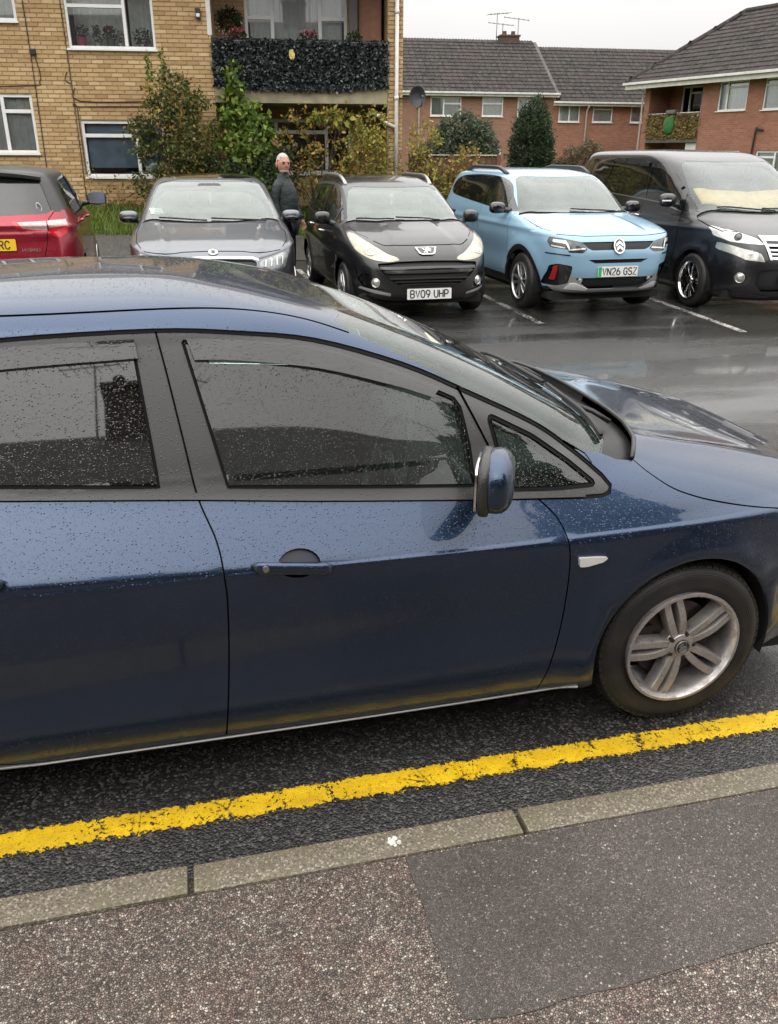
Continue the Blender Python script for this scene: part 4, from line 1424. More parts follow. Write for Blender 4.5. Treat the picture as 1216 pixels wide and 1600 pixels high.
def brick_wall_mat(name, c1, c2, mortar, bump=0.5, stain=0.35):
    b = NT(name)
    co = b.coord()
    sp = b.n('ShaderNodeSeparateXYZ', Vector=co)
    v = b.n('ShaderNodeCombineXYZ', X=b.math('ADD', sp.outputs[0], sp.outputs[1]), Y=sp.outputs[2]).outputs[0]
    t = b.n('ShaderNodeTexBrick', {'offset': 0.5}, Vector=v, Color1=c1, Color2=c2, Mortar=mortar, Scale=1.0, Mortar_Size=0.006, Mortar_Smooth=0.2, Bias=0.0, Brick_Width=0.225, Row_Height=0.075)
    col = b.mix(b.mr(b.noise(co, 14, 5, 0.7), 0.35, 0.7, 0, 0.5), t.outputs['Color'], b.mix(1.0, t.outputs['Color'], (0.55, 0.5, 0.5), 'MULTIPLY'))
    col = b.mix(b.mr(b.noise(co, 0.8, 5, 0.65), 0.45, 0.7, 0, stain), col, tuple(c * 0.45 for c in c1))
    p = b.pbr(Base_Color=col, Roughness=0.85, Normal=b.bump(b.math('SUBTRACT', 1.0, t.outputs['Fac']), 0.008, bump))
    return b.done(p)


M['red_brick'] = brick_wall_mat('red_brick', (0.30, 0.115, 0.072), (0.37, 0.165, 0.105), (0.30, 0.24, 0.19))
M['brown_brick'] = brick_wall_mat('brown_brick', (0.33, 0.165, 0.11), (0.27, 0.13, 0.088), (0.28, 0.22, 0.17))
M['buff_wall'] = brick_wall_mat('buff_wall', (0.46, 0.32, 0.16), (0.52, 0.37, 0.19), (0.24, 0.17, 0.10))
M['dull_brick'] = brick_wall_mat('dull_brick', (0.10, 0.055, 0.04), (0.13, 0.075, 0.05), (0.12, 0.10, 0.08))
M['upvc'] = plain('white_upvc', (0.74, 0.74, 0.72), 0.35, noise=0.06, nscale=6)
M['fascia'] = plain('white_fascia', (0.62, 0.61, 0.58), 0.5, noise=0.12, nscale=5)
M['concrete'] = plain('stained_concrete', (0.30, 0.265, 0.175), 0.8, noise=0.25, nscale=5, bump=0.002)
M['pane'] = glass('house_pane', (0.90, 0.92, 0.91), 0.0, boost=1.4)
M['curtain'] = plain('net_curtain', (0.62, 0.63, 0.62), 0.9, noise=0.12, nscale=8)
M['blind_blue'] = plain('blue_blind', (0.22, 0.33, 0.45), 0.7, noise=0.25, nscale=4)
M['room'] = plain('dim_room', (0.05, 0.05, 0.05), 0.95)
M['downpipe'] = plain('white_downpipe', (0.72, 0.70, 0.66), 0.45, noise=0.1, nscale=8)
M['cable'] = plain('dark_cable', (0.05, 0.035, 0.03), 0.7)
b = NT('roof_tile')
co = b.coord()
col = b.ramp(b.n('ShaderNodeNewGeometry').outputs['Random Per Island'], [(0.0, (0.035, 0.031, 0.029)), (0.4, (0.055, 0.048, 0.044)), (0.75, (0.075, 0.062, 0.056)), (1.0, (0.095, 0.072, 0.066))])
col = b.mix(b.mr(b.noise(co, 9, 5, 0.7), 0.52, 0.68, 0, 0.75), col, (0.20, 0.20, 0.17))
col = b.mix(b.mr(b.noise(co, 0.7, 4), 0.4, 0.65, 0, 0.5), col, (0.10, 0.075, 0.072))
M['tile'] = b.done(b.pbr(Base_Color=b.mix(1.0, col, (0.62, 0.64, 0.65), 'MULTIPLY'), Roughness=0.85, Specular_IOR_Level=0.3, Normal=b.bump(b.noise(co, 40, 4), 0.004, 0.6)))
M['slab_roof'] = plain('roof_dark', (0.075, 0.066, 0.06), 0.7, noise=0.3, nscale=3)


def wall_cells(x0, x1, z0, z1, holes):
    xs = sorted({x0, x1, *[h[i] for h in holes for i in (0, 1)]})
    zs = sorted({z0, z1, *[h[i] for h in holes for i in (2, 3)]})
    xs = [x for x in xs if x0 <= x <= x1]
    zs = [z for z in zs if z0 <= z <= z1]
    for j in range(len(zs) - 1):
        run = None
        for i in range(len(xs) - 1):
            cx, cz = (xs[i] + xs[i + 1]) / 2, (zs[j] + zs[j + 1]) / 2
            solid = not any(h[0] < cx < h[1] and h[2] < cz < h[3] for h in holes)
            if solid:
                run = (run[0], xs[i + 1]) if run else (xs[i], xs[i + 1])
            if run and (not solid or i == len(xs) - 2):
                yield run[0], run[1], zs[j], zs[j + 1]
                run = None


def wall(parent, name, x0, x1, z0, z1, y0, y1, holes, m, axis='x'):
    b = MB()
    for (a, c, lo, hi) in wall_cells(x0, x1, z0, z1, holes):
        if axis == 'x':
            b.box(a, c, y0, y1, lo, hi)
        else:
            b.box(y0, y1, a, c, lo, hi)
    return b.obj(name, m, parent)


def bricks_in(x0, x1, z0, z1, holes, L=0.215, Hh=0.065, j=0.010):
    out = []
    row = 0
    z = z0
    while z + Hh <= z1 + 1e-6:
        x = x0 - (0.1125 if row % 2 else 0.0)
        while x < x1:
            a, c = max(x, x0), min(x + L, x1)
            segs = [(a, c)]
            for h in holes:
                if h[2] < z + Hh - 0.01 and h[3] > z + 0.01:
                    ns = []
                    for (p, q) in segs:
                        if q <= h[0] or p >= h[1]:
                            ns.append((p, q))
                        else:
                            if p < h[0] - 0.03:
                                ns.append((p, h[0]))
                            if q > h[1] + 0.03:
                                ns.append((h[1], q))
                    segs = ns
            for (p, q) in segs:
                if q - p > 0.03:
                    out.append((p, q, z, z + Hh))
            x += L + j
        z += Hh + j
        row += 1
    return out


def brick_box(b, p, q, z0, z1, y0, y1, e=0.004):
    b.add([(p, y1, z0), (q, y1, z0), (q, y1, z1), (p, y1, z1), (p + e, y0, z0 + e), (q - e, y0, z0 + e), (q - e, y0, z1 - e), (p + e, y0, z1 - e)],
          [(4, 5, 6, 7), (0, 1, 5, 4), (1, 2, 6, 5), (2, 3, 7, 6), (3, 0, 4, 7)])


def window(parent, x0, x1, z0, z1, y=0.06, mull=(), trans=(), fr=0.055, curtain=None, m_frame=None, sill=True, blind=None, open_=None, name='window', cdepth=0.09):
    """frame with a pane in every light; trans: (column, height); a part of its building with panes, sill, curtain as sub-parts"""
    m_frame = m_frame or M['upvc']
    b = MB()
    d0, d1 = y - 0.02, y + 0.05
    b.bbox(x0, x1, d0, d1, z0, z0 + fr, 0.006)
    b.bbox(x0, x1, d0, d1, z1 - fr, z1, 0.006)
    b.bbox(x0, x0 + fr, d0 + 0.001, d1, z0 + fr, z1 - fr, 0.006)
    b.bbox(x1 - fr, x1, d0 + 0.001, d1, z0 + fr, z1 - fr, 0.006)
    cols = [x0 + fr] + list(mull) + [x1 - fr]
    for mx in mull:
        b.bbox(mx - fr * 0.6, mx + fr * 0.6, d0 - 0.004, d1, z0 + fr, z1 - fr, 0.006)
    for (c, tz) in trans:
        b.bbox(cols[c], cols[c + 1], d0 - 0.003, d1, tz - fr * 0.6, tz + fr * 0.6, 0.006)
    w = b.obj(name, m_frame, parent)
    for c in range(len(cols) - 1):
        zz = [z0 + fr] + sorted(t for cc, t in trans if cc == c) + [z1 - fr]
        for k in range(len(zz) - 1):
            g = MB()
            g.box(cols[c] - 0.01, cols[c + 1] + 0.01, y + 0.012, y + 0.018, zz[k] - 0.01, zz[k + 1] + 0.01)
            g.obj('pane', M['pane'], w)
    if sill:
        s_ = MB()
        s_.bbox(x0 - 0.03, x1 + 0.03, y - 0.11, y + 0.02, z0 - 0.035, z0 - 0.001, 0.006)
        s_.obj('sill', m_frame, w)
    if curtain:
        for (a, c, m) in curtain:
            cb = MB()
            n = max(8, int((c - a) / 0.03))
            vs, fs = [], []
            for i in range(n + 1):
                x = a + (c - a) * i / n
                yy = y + cdepth + 0.02 * math.sin(i * 1.9) + 0.012 * math.sin(i * 0.7 + 1)
                vs += [(x, yy, z0 + 0.03), (x, yy, z1 - 0.03)]
            for i in range(n):
                fs.append((2 * i, 2 * i + 2, 2 * i + 3, 2 * i + 1))
            cb.add(vs, fs)
            cb.obj('curtain', m, w, True, fix=False)
    if blind:
        bb = MB()
        bb.box(x0 + 0.06, x1 - 0.06, y + 0.10, y + 0.106, blind[0], blind[1])
        bb.obj('blind', M['blind_blue'], w)
    return w


def tile_roof(parent, quad, m, tw=0.30, th=0.33, inside=None):
    """rows of interlocking tiles on a plane: quad = eave left, eave right, ridge right, ridge left"""
    e0, e1, r1, r0 = [Vector(p) for p in quad]
    ax = (e1 - e0).normalized()
    upv = (r0 - e0) - ax * (r0 - e0).dot(ax)
    H_ = upv.length
    upv.normalize()
    nrm = ax.cross(upv).normalized()
    if nrm.z < 0:
        nrm = -nrm
    W0 = (e1 - e0).length
    la, lb = (r0 - e0).dot(ax), (r1 - e0).dot(ax)
    b = MB()
    prof = [(0.0, 0.0), (0.18, 0.030), (0.36, 0.004), (0.56, 0.004), (0.74, 0.030), (0.92, 0.004), (1.0, 0.0)]
    rows = int(H_ / th)
    for j in range(rows):
        h = j * H_ / rows
        q = h / H_
        a, c = la * q, W0 + (lb - W0) * q
        n = int((c - a) / tw)
        k0 = int(math.ceil(a / tw))
        for k in range(k0, k0 + n + 1):
            x = k * tw + (0.02 * ((j * 7) % 3) if False else 0)
            if x + tw > c + 0.04 or x < a - 0.04:
                continue
            lift = rng.uniform(0.0, 0.008)
            vs = []
            for (hh, zz) in ((h - 0.03, 0.045), (h + H_ / rows + 0.01, 0.012)):
                for (u, d) in prof:
                    vs.append(e0 + ax * (x + u * tw * 0.985) + upv * hh + nrm * (zz + d + lift))
            for (u, d) in prof:
                vs.append(e0 + ax * (x + u * tw * 0.985) + upv * (h - 0.028) + nrm * (0.005))
            m_ = len(prof)
            fs = [(i, i + 1, m_ + i + 1, m_ + i) for i in range(m_ - 1)] + [(2 * m_ + i, 2 * m_ + i + 1, i + 1, i) for i in range(m_ - 1)]
            b.add(vs, fs)
    o = b.obj('roof_tiles', m, parent, 30, fix=False, kind='stuff')
    return o


def aerial(parent, x, y, z, h, ang, n=6, name='aerial'):
    b = MB()
    b.tube([(0, 0, 0), (0, 0, h)], 0.022, 6)
    d = Vector((math.cos(ang), math.sin(ang), 0.12))
    s_ = Vector((-math.sin(ang), math.cos(ang), 0))
    p = Vector((0, 0, h - 0.05))
    b.tube([p - d * 0.55, p + d * 0.75], 0.016, 5)
    for k in range(n):
        q = p + d * (-0.5 + 1.2 * k / (n - 1))
        b.tube([q - s_ * 0.25, q + s_ * 0.25], 0.010, 4)
    return b.obj(name, M['satin_dull'], parent, True, loc=(x, y, z))


M['satin_dull'] = plain('dull_aerial', (0.22, 0.22, 0.22), 0.6, 0.3)


def boxes(parent, name, m, *bs):
    for q in bs:
        b = MB()
        b.box(*q)
        b.obj(name, m, parent)


# ---- buff brick flats, left
def flats():
    root = empty('apartment_building', (4.32, 17.99, 0.0), RAD(-7.5), 'two storey buff brick flats with recessed balcony and white windows behind the cars', 'building')
    Z0, Z1 = 0.55, 5.62
    X0, X1 = -14.0, 0.23
    rec = (-3.50, -0.075, 0.6, 5.40)
    w1 = (-6.18, -4.55, 3.72, 4.84)
    w2 = (-6.15, -4.55, 1.45, 2.48)
    w3 = (-8.90, -7.01, 1.88, 2.93)
    w4 = (-8.90, -7.06, 4.15, 5.2)
    w5 = (-12.4, -10.6, 1.45, 2.48)
    w6 = (-12.4, -10.6, 3.72, 4.84)
    holes = [rec, w1, w2, w3, w4, w5, w6]
    wall(root, 'wall', X0, X1, Z0, Z1, 0.012, 0.28, holes, M['mortar'])
    bl = bricks_in(X0, X1, Z0 + 0.3 - 0.005, Z1, holes)
    # the bricks that show largest stand as pieces of their own
    full = [k for k in bl if abs(k[1] - k[0] - 0.215) < 1e-3 and -7.3 < k[0] < -3.55 and 2.5 < k[2] < 4.6 and not (k[0] > -5.1 and k[2] < 3.2)]
    full.sort(key=lambda k: -(k[2]))
    pick = set(full[:300])
    bm_ = MB()
    brick_box(bm_, -0.1075, 0.1075, -0.0325, 0.0325, 0.0, 0.03)
    me = bm_.mesh('brick', M['buff_brick'], fix=False)
    rest = MB()
    for k in bl:
        if k in pick:
            o = link('brick', me, root)
            o.location = ((k[0] + k[1]) / 2, rng.uniform(-0.0015, 0.0015), (k[2] + k[3]) / 2)
        else:
            dy = rng.uniform(-0.0015, 0.0015)
            brick_box(rest, k[0], k[1], k[2], k[3], dy, 0.03)
    rest.obj('brickwork', M['buff_brick'], root, fix=False, kind='stuff')
    # shell, recess and roof
    boxes(root, 'side_wall', M['buff_wall'], (X0 + 0.01, X0 + 0.26, 0.281, 8.0, Z0, Z1), (X1 - 0.255, X1 - 0.005, 0.281, 8.0, Z0, Z1), (X0 + 0.26, X1 - 0.255, 7.75, 8.0, Z0, Z1))
    rw = (-2.90, -0.80, 3.32, 5.05)
    rl = (-2.80, -0.74, 1.50, 2.58)
    wall(root, 'recess_wall', rec[0] - 0.1, rec[1] + 0.0, Z0, Z1, 1.25, 1.45, [rw, rl], M['buff_wall'])
    sd = MB()
    sd.box(rec[0] - 0.10, rec[0] - 0.003, 0.285, 1.249, Z0, Z1)
    sd.obj('recess_side', M['buff_wall'], root)
    sl = MB()
    sl.bbox(rec[0] + 0.003, rec[1] - 0.003, -0.01, 1.245, 2.82, 3.105, 0.012)
    sl.obj('balcony_slab', M['concrete'], root)
    t = MB()
    t.bbox(-3.56, -3.475, -0.012, 0.06, 3.98, 5.4, 0.008)
    t.obj('trim_board', M['fascia'], root)
    pn = MB()
    pn.bbox(-0.56, -0.10, 1.16, 1.22, 3.12, 5.3, 0.01)
    pn.obj('salmon_panel', plain('salmon_board', (0.48, 0.25, 0.17), 0.7, noise=0.15, nscale=7), root)
    ps = MB()
    ps.bbox(-0.77, -0.60, 0.95, 1.12, 3.11, 5.4, 0.01)
    ps.obj('balcony_post', plain('grey_post', (0.14, 0.13, 0.125), 0.6), root)
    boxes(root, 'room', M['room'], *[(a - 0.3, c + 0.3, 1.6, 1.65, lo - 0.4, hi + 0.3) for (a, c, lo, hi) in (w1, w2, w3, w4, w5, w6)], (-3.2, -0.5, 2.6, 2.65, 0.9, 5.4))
    cs = M['curtain']
    window(root, *w1, 0.05, (-5.10,), ((0, 4.43),), 0.05, [(-6.12, -5.12, cs), (-5.08, -4.60, cs)], cdepth=0.40)
    window(root, *w2, 0.05, (-5.095,), ((0, 2.21),), 0.055, None, blind=(1.62, 2.42))
    window(root, *w3, 0.05, (-8.2, -7.58), ((2, 2.63),), 0.055, [(-8.8, -7.08, cs)])
    window(root, *w4, 0.05, (-8.0,), (), 0.055, [(-8.8, -7.1, cs)])
    window(root, *w5, 0.05, (-11.4,), (), 0.055, [(-12.3, -10.7, cs)])
    window(root, *w6, 0.05, (-11.4,), (), 0.055, [(-12.3, -10.7, cs)])
    window(root, *rw, 1.29, (-2.34, -1.36), ((0, 4.46), (2, 4.46)), 0.06, [(-2.8, -0.9, plain('white_net', (0.62, 0.63, 0.64), 0.9, noise=0.08, nscale=5))], sill=False, cdepth=0.12)
    window(root, *rl, 1.29, (-2.36, -1.28), ((1, 2.33),), 0.06, None)
    # roof
    rf = MB()
    rf.prism([(-0.55, Z1 - 0.05), (-0.55, Z1 + 0.05), (4.0, Z1 + 2.6), (8.55, Z1 + 0.05), (8.55, Z1 - 0.05)], X0 - 0.3, X1 + 0.3, 'x')
    rf.obj('roof', M['slab_roof'], root)
    g = MB()
    g.bbox(X0 - 0.3, X1 + 0.3, -0.62, -0.56, Z1 - 0.18, Z1 + 0.06, 0.01)
    g.obj('gutter', M['fascia'], root)
    # pipes and cables
    dp = MB()
    dp.tube([(0.10, -0.055, 0.5), (0.10, -0.055, 5.5)], 0.038, 10)
    for z in (1.4, 2.9, 4.4):
        dp.tube([(0.10, -0.055, z), (0.10, -0.055, z + 0.07)], 0.046, 10)
    dp.obj('downpipe', M['downpipe'], root, True)
    bp = MB()
    bp.tube([(-0.32, 0.10, 2.66), (-0.30, -0.03, 2.62), (-0.20, -0.055, 2.60), (-0.13, -0.055, 2.49), (0.08, -0.055, 2.40)], 0.035, 8)
    bp.obj('waste_pipe', M['downpipe'], root, True)
    for pts in ([(-6.93, -0.012, 5.5), (-6.90, -0.012, 3.66), (-6.92, -0.012, 1.45)], [(-6.25, -0.012, 5.5), (-6.22, -0.012, 3.4), (-6.22, -0.012, 1.0)],
                [(-6.84, -0.012, 3.62), (-6.78, -0.012, 3.3), (-6.82, -0.012, 3.14), (-7.0, -0.012, 3.08), (-8.9, -0.012, 3.03)],
                [(-6.28, -0.012, 3.32), (-6.33, -0.012, 3.18), (-6.22, -0.012, 3.12)], [(-6.16, -0.012, 1.5), (-6.17, -0.012, 2.68), (-6.12, -0.012, 2.72), (-4.6, -0.012, 2.74)], [(-6.17, -0.012, 3.05), (-6.10, -0.012, 2.82), (-4.7, -0.012, 2.83)]):
        c = MB()
        c.tube(catmull(pts, False, 4), 0.009, 5)
        c.obj('wall_cable', M['cable'], root, True)
    v = MB()
    v.bbox(-6.90, -6.80, -0.06, 0.0, 3.60, 3.70, 0.008)
    v.obj('junction_box', M['plastic'], root)
    l = MB()
    l.bbox(-3.75, -3.66, -0.10, 0.0, 4.24, 4.42, 0.01)
    lo = l.obj('wall_lamp', M['plastic'], root)
    l2 = MB()
    l2.bbox(-3.74, -3.67, -0.105, -0.03, 4.27, 4.33, 0.01)
    l2.obj('lamp_lens', M['paper'], lo)
    return root


FLATS = flats()


def terrace():
    root = empty('terraced_house', (17.07, 41.15, 0.0), RAD(-5), 'long low red brick terrace with stepped grey tiled roof beyond the bushes', 'building')
    Z0 = 0.5
    wins_l = [(-5.19, -3.69, 3.60, 4.43), (-2.68, -1.65, 3.61, 4.46), (-0.94, 0.08, 3.55, 4.47)]
    wins_r = [(1.14, 2.21, 3.40, 4.16), (2.87, 3.88, 3.40, 4.16), (4.81, 5.43, 3.40, 4.16)]
    lows = [(-2.45, -1.64, 1.45, 2.23), (-5.1, -3.9, 1.3, 2.2), (-0.7, 0.0, 0.9, 2.3), (3.0, 4.0, 1.3, 2.1)]
    holes = wins_l + wins_r + lows
    wall(root, 'wall', -14.0, 0.94, Z0, 4.70, 0, 0.25, [h for h in holes if h[1] < 0.9], M['brown_brick'])
    wall(root, 'wall', 0.943, 9.0, Z0, 4.40, 0.001, 0.25, [h for h in holes if h[0] > 0.9], M['red_brick'])
    boxes(root, 'side_wall', M['brown_brick'], (-14, -13.75, 0.251, 8, Z0, 4.7), (8.75, 9, 0.251, 8, Z0, 4.4), (-13.7, 8.7, 7.75, 8, Z0, 4.4))
    e = MB()
    e.prism([(0.26, 4.41), (7.7, 4.41), (4.0, 7.16)], 0.70, 0.93, 'x')
    e.obj('gable', M['brown_brick'], root)
    cs = M['curtain']
    window(root, *wins_l[0], 0.04, (-4.55,), ((1, 4.14),), 0.06, [(-5.1, -3.8, plain('green_grey_curtain', (0.30, 0.36, 0.30), 0.9))])
    window(root, *wins_l[1], 0.04, (), ((0, 4.16),), 0.06, [(-2.6, -1.7, cs)])
    window(root, *wins_l[2], 0.04, (-0.45,), (), 0.06, [(-0.9, 0.03, plain('sage_curtain', (0.33, 0.39, 0.33), 0.9))])
    for h, mu in zip(wins_r, ((1.68,), (), ())):
        window(root, *h, 0.04, mu, ((0, 3.98),) if h[0] == 2.87 else (), 0.06, [(h[0] + .06, h[1] - .06, cs)])
    for h in lows:
        window(root, *h, 0.04, ((h[0] + h[1]) / 2,), ((0, 1.98),) if h[0] == -2.45 else (), 0.07)
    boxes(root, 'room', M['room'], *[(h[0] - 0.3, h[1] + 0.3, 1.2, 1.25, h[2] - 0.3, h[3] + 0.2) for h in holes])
    rf = MB()
    rf.prism([(-0.35, 4.60), (4.0, 7.22), (8.35, 4.60), (4.0, 7.10)], -14.2, 1.0, 'x')
    rf.obj('roof', M['slab_roof'], root)
    rf = MB()
    rf.prism([(-0.35, 4.25), (4.0, 6.96), (8.35, 4.25), (4.0, 6.84)], 1.003, 14.0, 'x')
    rf.obj('roof', M['slab_roof'], root)
    tile_roof(root, ((-8.5, -0.42, 4.62), (1.02, -0.42, 4.62), (1.02, 4.0, 7.25), (-8.5, 4.0, 7.25)), M['tile'])
    tile_roof(root, ((1.05, -0.42, 4.27), (9.5, -0.42, 4.27), (12.0, 4.0, 6.99), (1.05, 4.0, 6.99)), M['tile'])
    for (a, c, z) in ((-14.2, 1.02, 4.55), (0.72, 9.4, 4.20)):
        g = MB()
        g.bbox(a, c, -0.47, -0.38, z, z + 0.085, 0.01)
        g.bbox(a + 0.02, c - 0.02, -0.36, -0.33, z - 0.10, z - 0.002, 0.004)
        g.obj('gutter', M['fascia'], root)
    for x, z in ((-5.75, 4.5), (2.53, 4.15)):
        dp = MB()
        dp.tube([(x, -0.08, 0.5), (x, -0.08, z - 0.25), (x, -0.38, z)], 0.036, 8)
        dp.obj('downpipe', M['downpipe'], root, True)
    ch = MB()
    ch.box(-0.9, 0.05, 3.75, 4.45, 6.6, 7.42)
    ch.bbox(-0.95, 0.10, 3.70, 4.50, 7.42, 7.50, 0.01)
    co_ = ch.obj('chimney', M['dull_brick'], root)
    for x in (-0.65, -0.2):
        pt = MB()
        pt.lathe([(0.12, 0), (0.10, 0.16), (0.12, 0.18), (0.09, 0.18)], 14, 'z', (x, 4.1, 7.50))
        pt.obj('chimney_pot', M['dull_brick'], co_, 40)
    for (x, h, a) in ((-1.04, 1.55, 0.35), (-0.73, 1.1, 2.8), (0.08, 1.35, 2.9)):
        aerial(root, x, 4.2, 6.95, h, a)
    return root


terrace()


def corner_house():
    root = empty('brick_house', (19.87, 35.34, 0.0), RAD(-75), 'red brick house with hipped tile roof and corner balcony at the right edge', 'building')
    Z0, Z1 = 0.5, 4.74
    rec = (-0.10, 2.78, 0.6, 4.62)
    wins = [(3.58, 4.95, 3.52, 4.55), (5.68, 7.2, 3.49, 4.55)]
    lows = [(3.62, 4.98, 1.1, 2.12), (5.76, 7.3, 1.1, 2.10)]
    wall(root, 'wall', -0.40, 12.0, Z0, Z1, 0, 0.25, [rec] + wins + lows, M['red_brick'])
    bw = [(0.50, 1.62, 2.75, 4.60)]
    wall(root, 'recess_wall', -0.4, 2.78, Z0, Z1, 1.25, 1.45, bw, M['red_brick'])
    boxes(root, 'side_wall', M['red_brick'], (-0.40, -0.15, 0.252, 8, Z0, Z1), (2.785, 2.95, 0.252, 1.25, Z0, Z1), (11.75, 12, 0.252, 8, Z0, Z1))
    sl = MB()
    sl.bbox(-0.09, 2.775, -0.02, 1.24, 2.42, 2.58, 0.01)
    sl.obj('balcony_slab', plain('grey_slab', (0.12, 0.11, 0.10), 0.8, noise=0.2, nscale=6), root)
    wb = MB()
    wb.bbox(2.12, 2.78, 0.10, 0.16, 2.1, 2.415, 0.01)
    wb.obj('white_board', M['fascia'], root)
    cs = M['curtain']
    window(root, *wins[0], 0.05, (3.98,), ((1, 4.33),), 0.055, [(3.62, 4.0, cs), (4.1, 4.9, cs)])
    window(root, *wins[1], 0.05, (6.4,), ((0, 4.32),), 0.055, [(5.75, 7.1, cs)])
    window(root, *lows[0], 0.05, (4.05,), (), 0.06, [(3.7, 4.9, cs)])
    window(root, *lows[1], 0.05, (6.6,), ((0, 1.88),), 0.06, [(5.8, 7.2, cs)])
    window(root, *bw[0], 1.29, (0.93,), ((1, 4.34),), 0.06, [(0.6, 1.55, cs)], sill=False)
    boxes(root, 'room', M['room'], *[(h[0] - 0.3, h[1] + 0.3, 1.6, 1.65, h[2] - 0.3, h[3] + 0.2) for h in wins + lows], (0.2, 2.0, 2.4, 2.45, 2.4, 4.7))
    # hipped roof
    ez, rz_ = 4.72, 7.42
    rf = MB()
    rf.add([(-1.05, -0.5, ez), (13, -0.5, ez), (13, 8.5, ez), (-1.05, 8.5, ez), (1.0, 3.8, rz_), (13, 3.8, rz_)],
           [(0, 1, 5, 4), (0, 4, 3), (3, 4, 5, 2), (0, 3, 2, 1), (1, 2, 5)])
    rf.obj('roof', M['slab_roof'], root)
    tile_roof(root, ((-1.08, -0.55, ez), (10.5, -0.55, ez), (10.5, 3.8, rz_ + 0.02), (1.0, 3.8, rz_ + 0.02)), M['tile'])
    tile_roof(root, ((-1.10, 8.5, ez), (-1.10, -0.5, ez), (1.0, 3.78, rz_ + 0.02), (1.0, 3.82, rz_ + 0.02)), M['tile'])
    for pts in (((-1.08, -0.52, ez + 0.06), (1.0, 3.8, rz_ + 0.08)), ((1.0, 3.8, rz_ + 0.08), (13, 3.8, rz_ + 0.08)), ((-1.08, 8.5, ez + 0.06), (1.0, 3.8, rz_ + 0.08))):
        hp = MB()
        a_, c_ = Vector(pts[0]), Vector(pts[1])
        nn = int((c_ - a_).length / 0.4)
        hp.tube([a_ + (c_ - a_) * (i / nn) for i in range(nn + 1)], 0.11, 8)
        hp.obj('hip_capping', M['tile'], root, 30)
    g = MB()
    g.bbox(-1.15, 12.5, -0.66, -0.56, ez - 0.05, ez + 0.04, 0.01)
    g.bbox(-1.10, 12.5, -0.54, -0.50, ez - 0.22, ez - 0.052, 0.005)
    g.obj('gutter', M['fascia'], root)
    so = MB()
    so.box(-1.05, 12.5, -0.498, 0.0, ez - 0.13, ez - 0.10)
    so.obj('soffit', M['slab_roof'], root)
    dp = MB()
    dp.tube([(-0.5, -0.45, 4.62), (-0.46, -0.06, 4.35), (-0.46, -0.06, 0.6)], 0.035, 8)
    dp.obj('downpipe', M['downpipe'], root, True)
    dp = MB()
    dp.tube(catmull([(5.95, -0.05, 2.8), (5.75, -0.06, 2.83), (5.62, -0.06, 2.72), (5.60, -0.06, 0.6)], False, 4), 0.035, 8)
    dp.obj('soil_pipe', M['plastic'], root, True)
    return root


CORNER = corner_house()


def houses_behind():
    """the terrace across the pavement behind the photographer: it shows in the blue car's paint and glass"""
    root = empty('terraced_house', (0.0, -6.3, 0.0), RAD(180), 'dull brick terrace mirrored in the side windows of the blue car', 'building')
    holes = []
    for k in range(-5, 5):
        x = 3.4 * k + 0.4
        holes += [(x, x + 2.1, 3.5, 4.6), (x, x + 2.1, 1.0, 2.1)]
    wall(root, 'wall', -18, 18, -0.2, 5.0, 0, 0.25, holes, M['dull_brick'])
    for h in holes:
        window(root, *h, 0.05, (h[0] + 0.7,), (), 0.05, None, plain('cream_frame', (0.34, 0.34, 0.32), 0.5))
    boxes(root, 'room', M['room'], *[(h[0] - 0.2, h[1] + 0.2, 1.2, 1.25, h[2] - 0.2, h[3] + 0.2) for h in holes])
    rf = MB()
    rf.prism([(-0.4, 4.9), (-0.4, 5.0), (3.8, 8.2), (8.0, 5.0), (8.0, 4.9)], -18.2, 18.2, 'x')
    rf.obj('roof', M['slab_roof'], root)
    boxes(root, 'side_wall', M['dull_brick'], (-18, -17.75, 0.251, 7.6, -0.2, 4.9), (17.75, 18, 0.251, 7.6, -0.2, 4.9), (-17.7, 17.7, 7.35, 7.6, -0.2, 4.9))
    for x in (1.2, 9.0, -7.5):
        ch = MB()
        ch.box(x - 0.55, x + 0.55, 3.4, 4.2, 7.3, 9.0)
        ch.bbox(x - 0.62, x + 0.62, 3.33, 4.27, 9.00, 9.12, 0.01)
        co_ = ch.obj('chimney', M['dull_brick'], root)
        for dx in (-0.3, 0.3):
            pt = MB()
            pt.lathe([(0.14, 0), (0.11, 0.3), (0.13, 0.33), (0.09, 0.33)], 12, 'z', (x + dx, 3.8, 9.12))
            pt.obj('chimney_pot', M['dull_brick'], co_, 40)
        aerial(root, x + 0.75, 3.8, 7.6, 2.2, 0.3)
        aerial(root, x - 0.8, 3.8, 7.6, 1.9, 2.6)
    return root


houses_behind()
# ------------------------------------------------------------------ the row of parked cars
def place_car(name, label, x, y, z, beta, away=False, scale=1.0, cat='car'):
    r = empty(name, (x, y, z), RAD(90 - beta) if away else RAD(-90 - beta), label, cat, 'cars parked in the bays')
    r.scale = (scale,) * 3
    return r


def arch_poly(ax, r, zc, zb=0.10):
    return [(ax + r * math.cos(a), zc + r * math.sin(a)) for a in np.linspace(-0.3, PI + 0.3, 36)] + [(ax - r * 0.96, zb), (ax + r * 0.96, zb)]


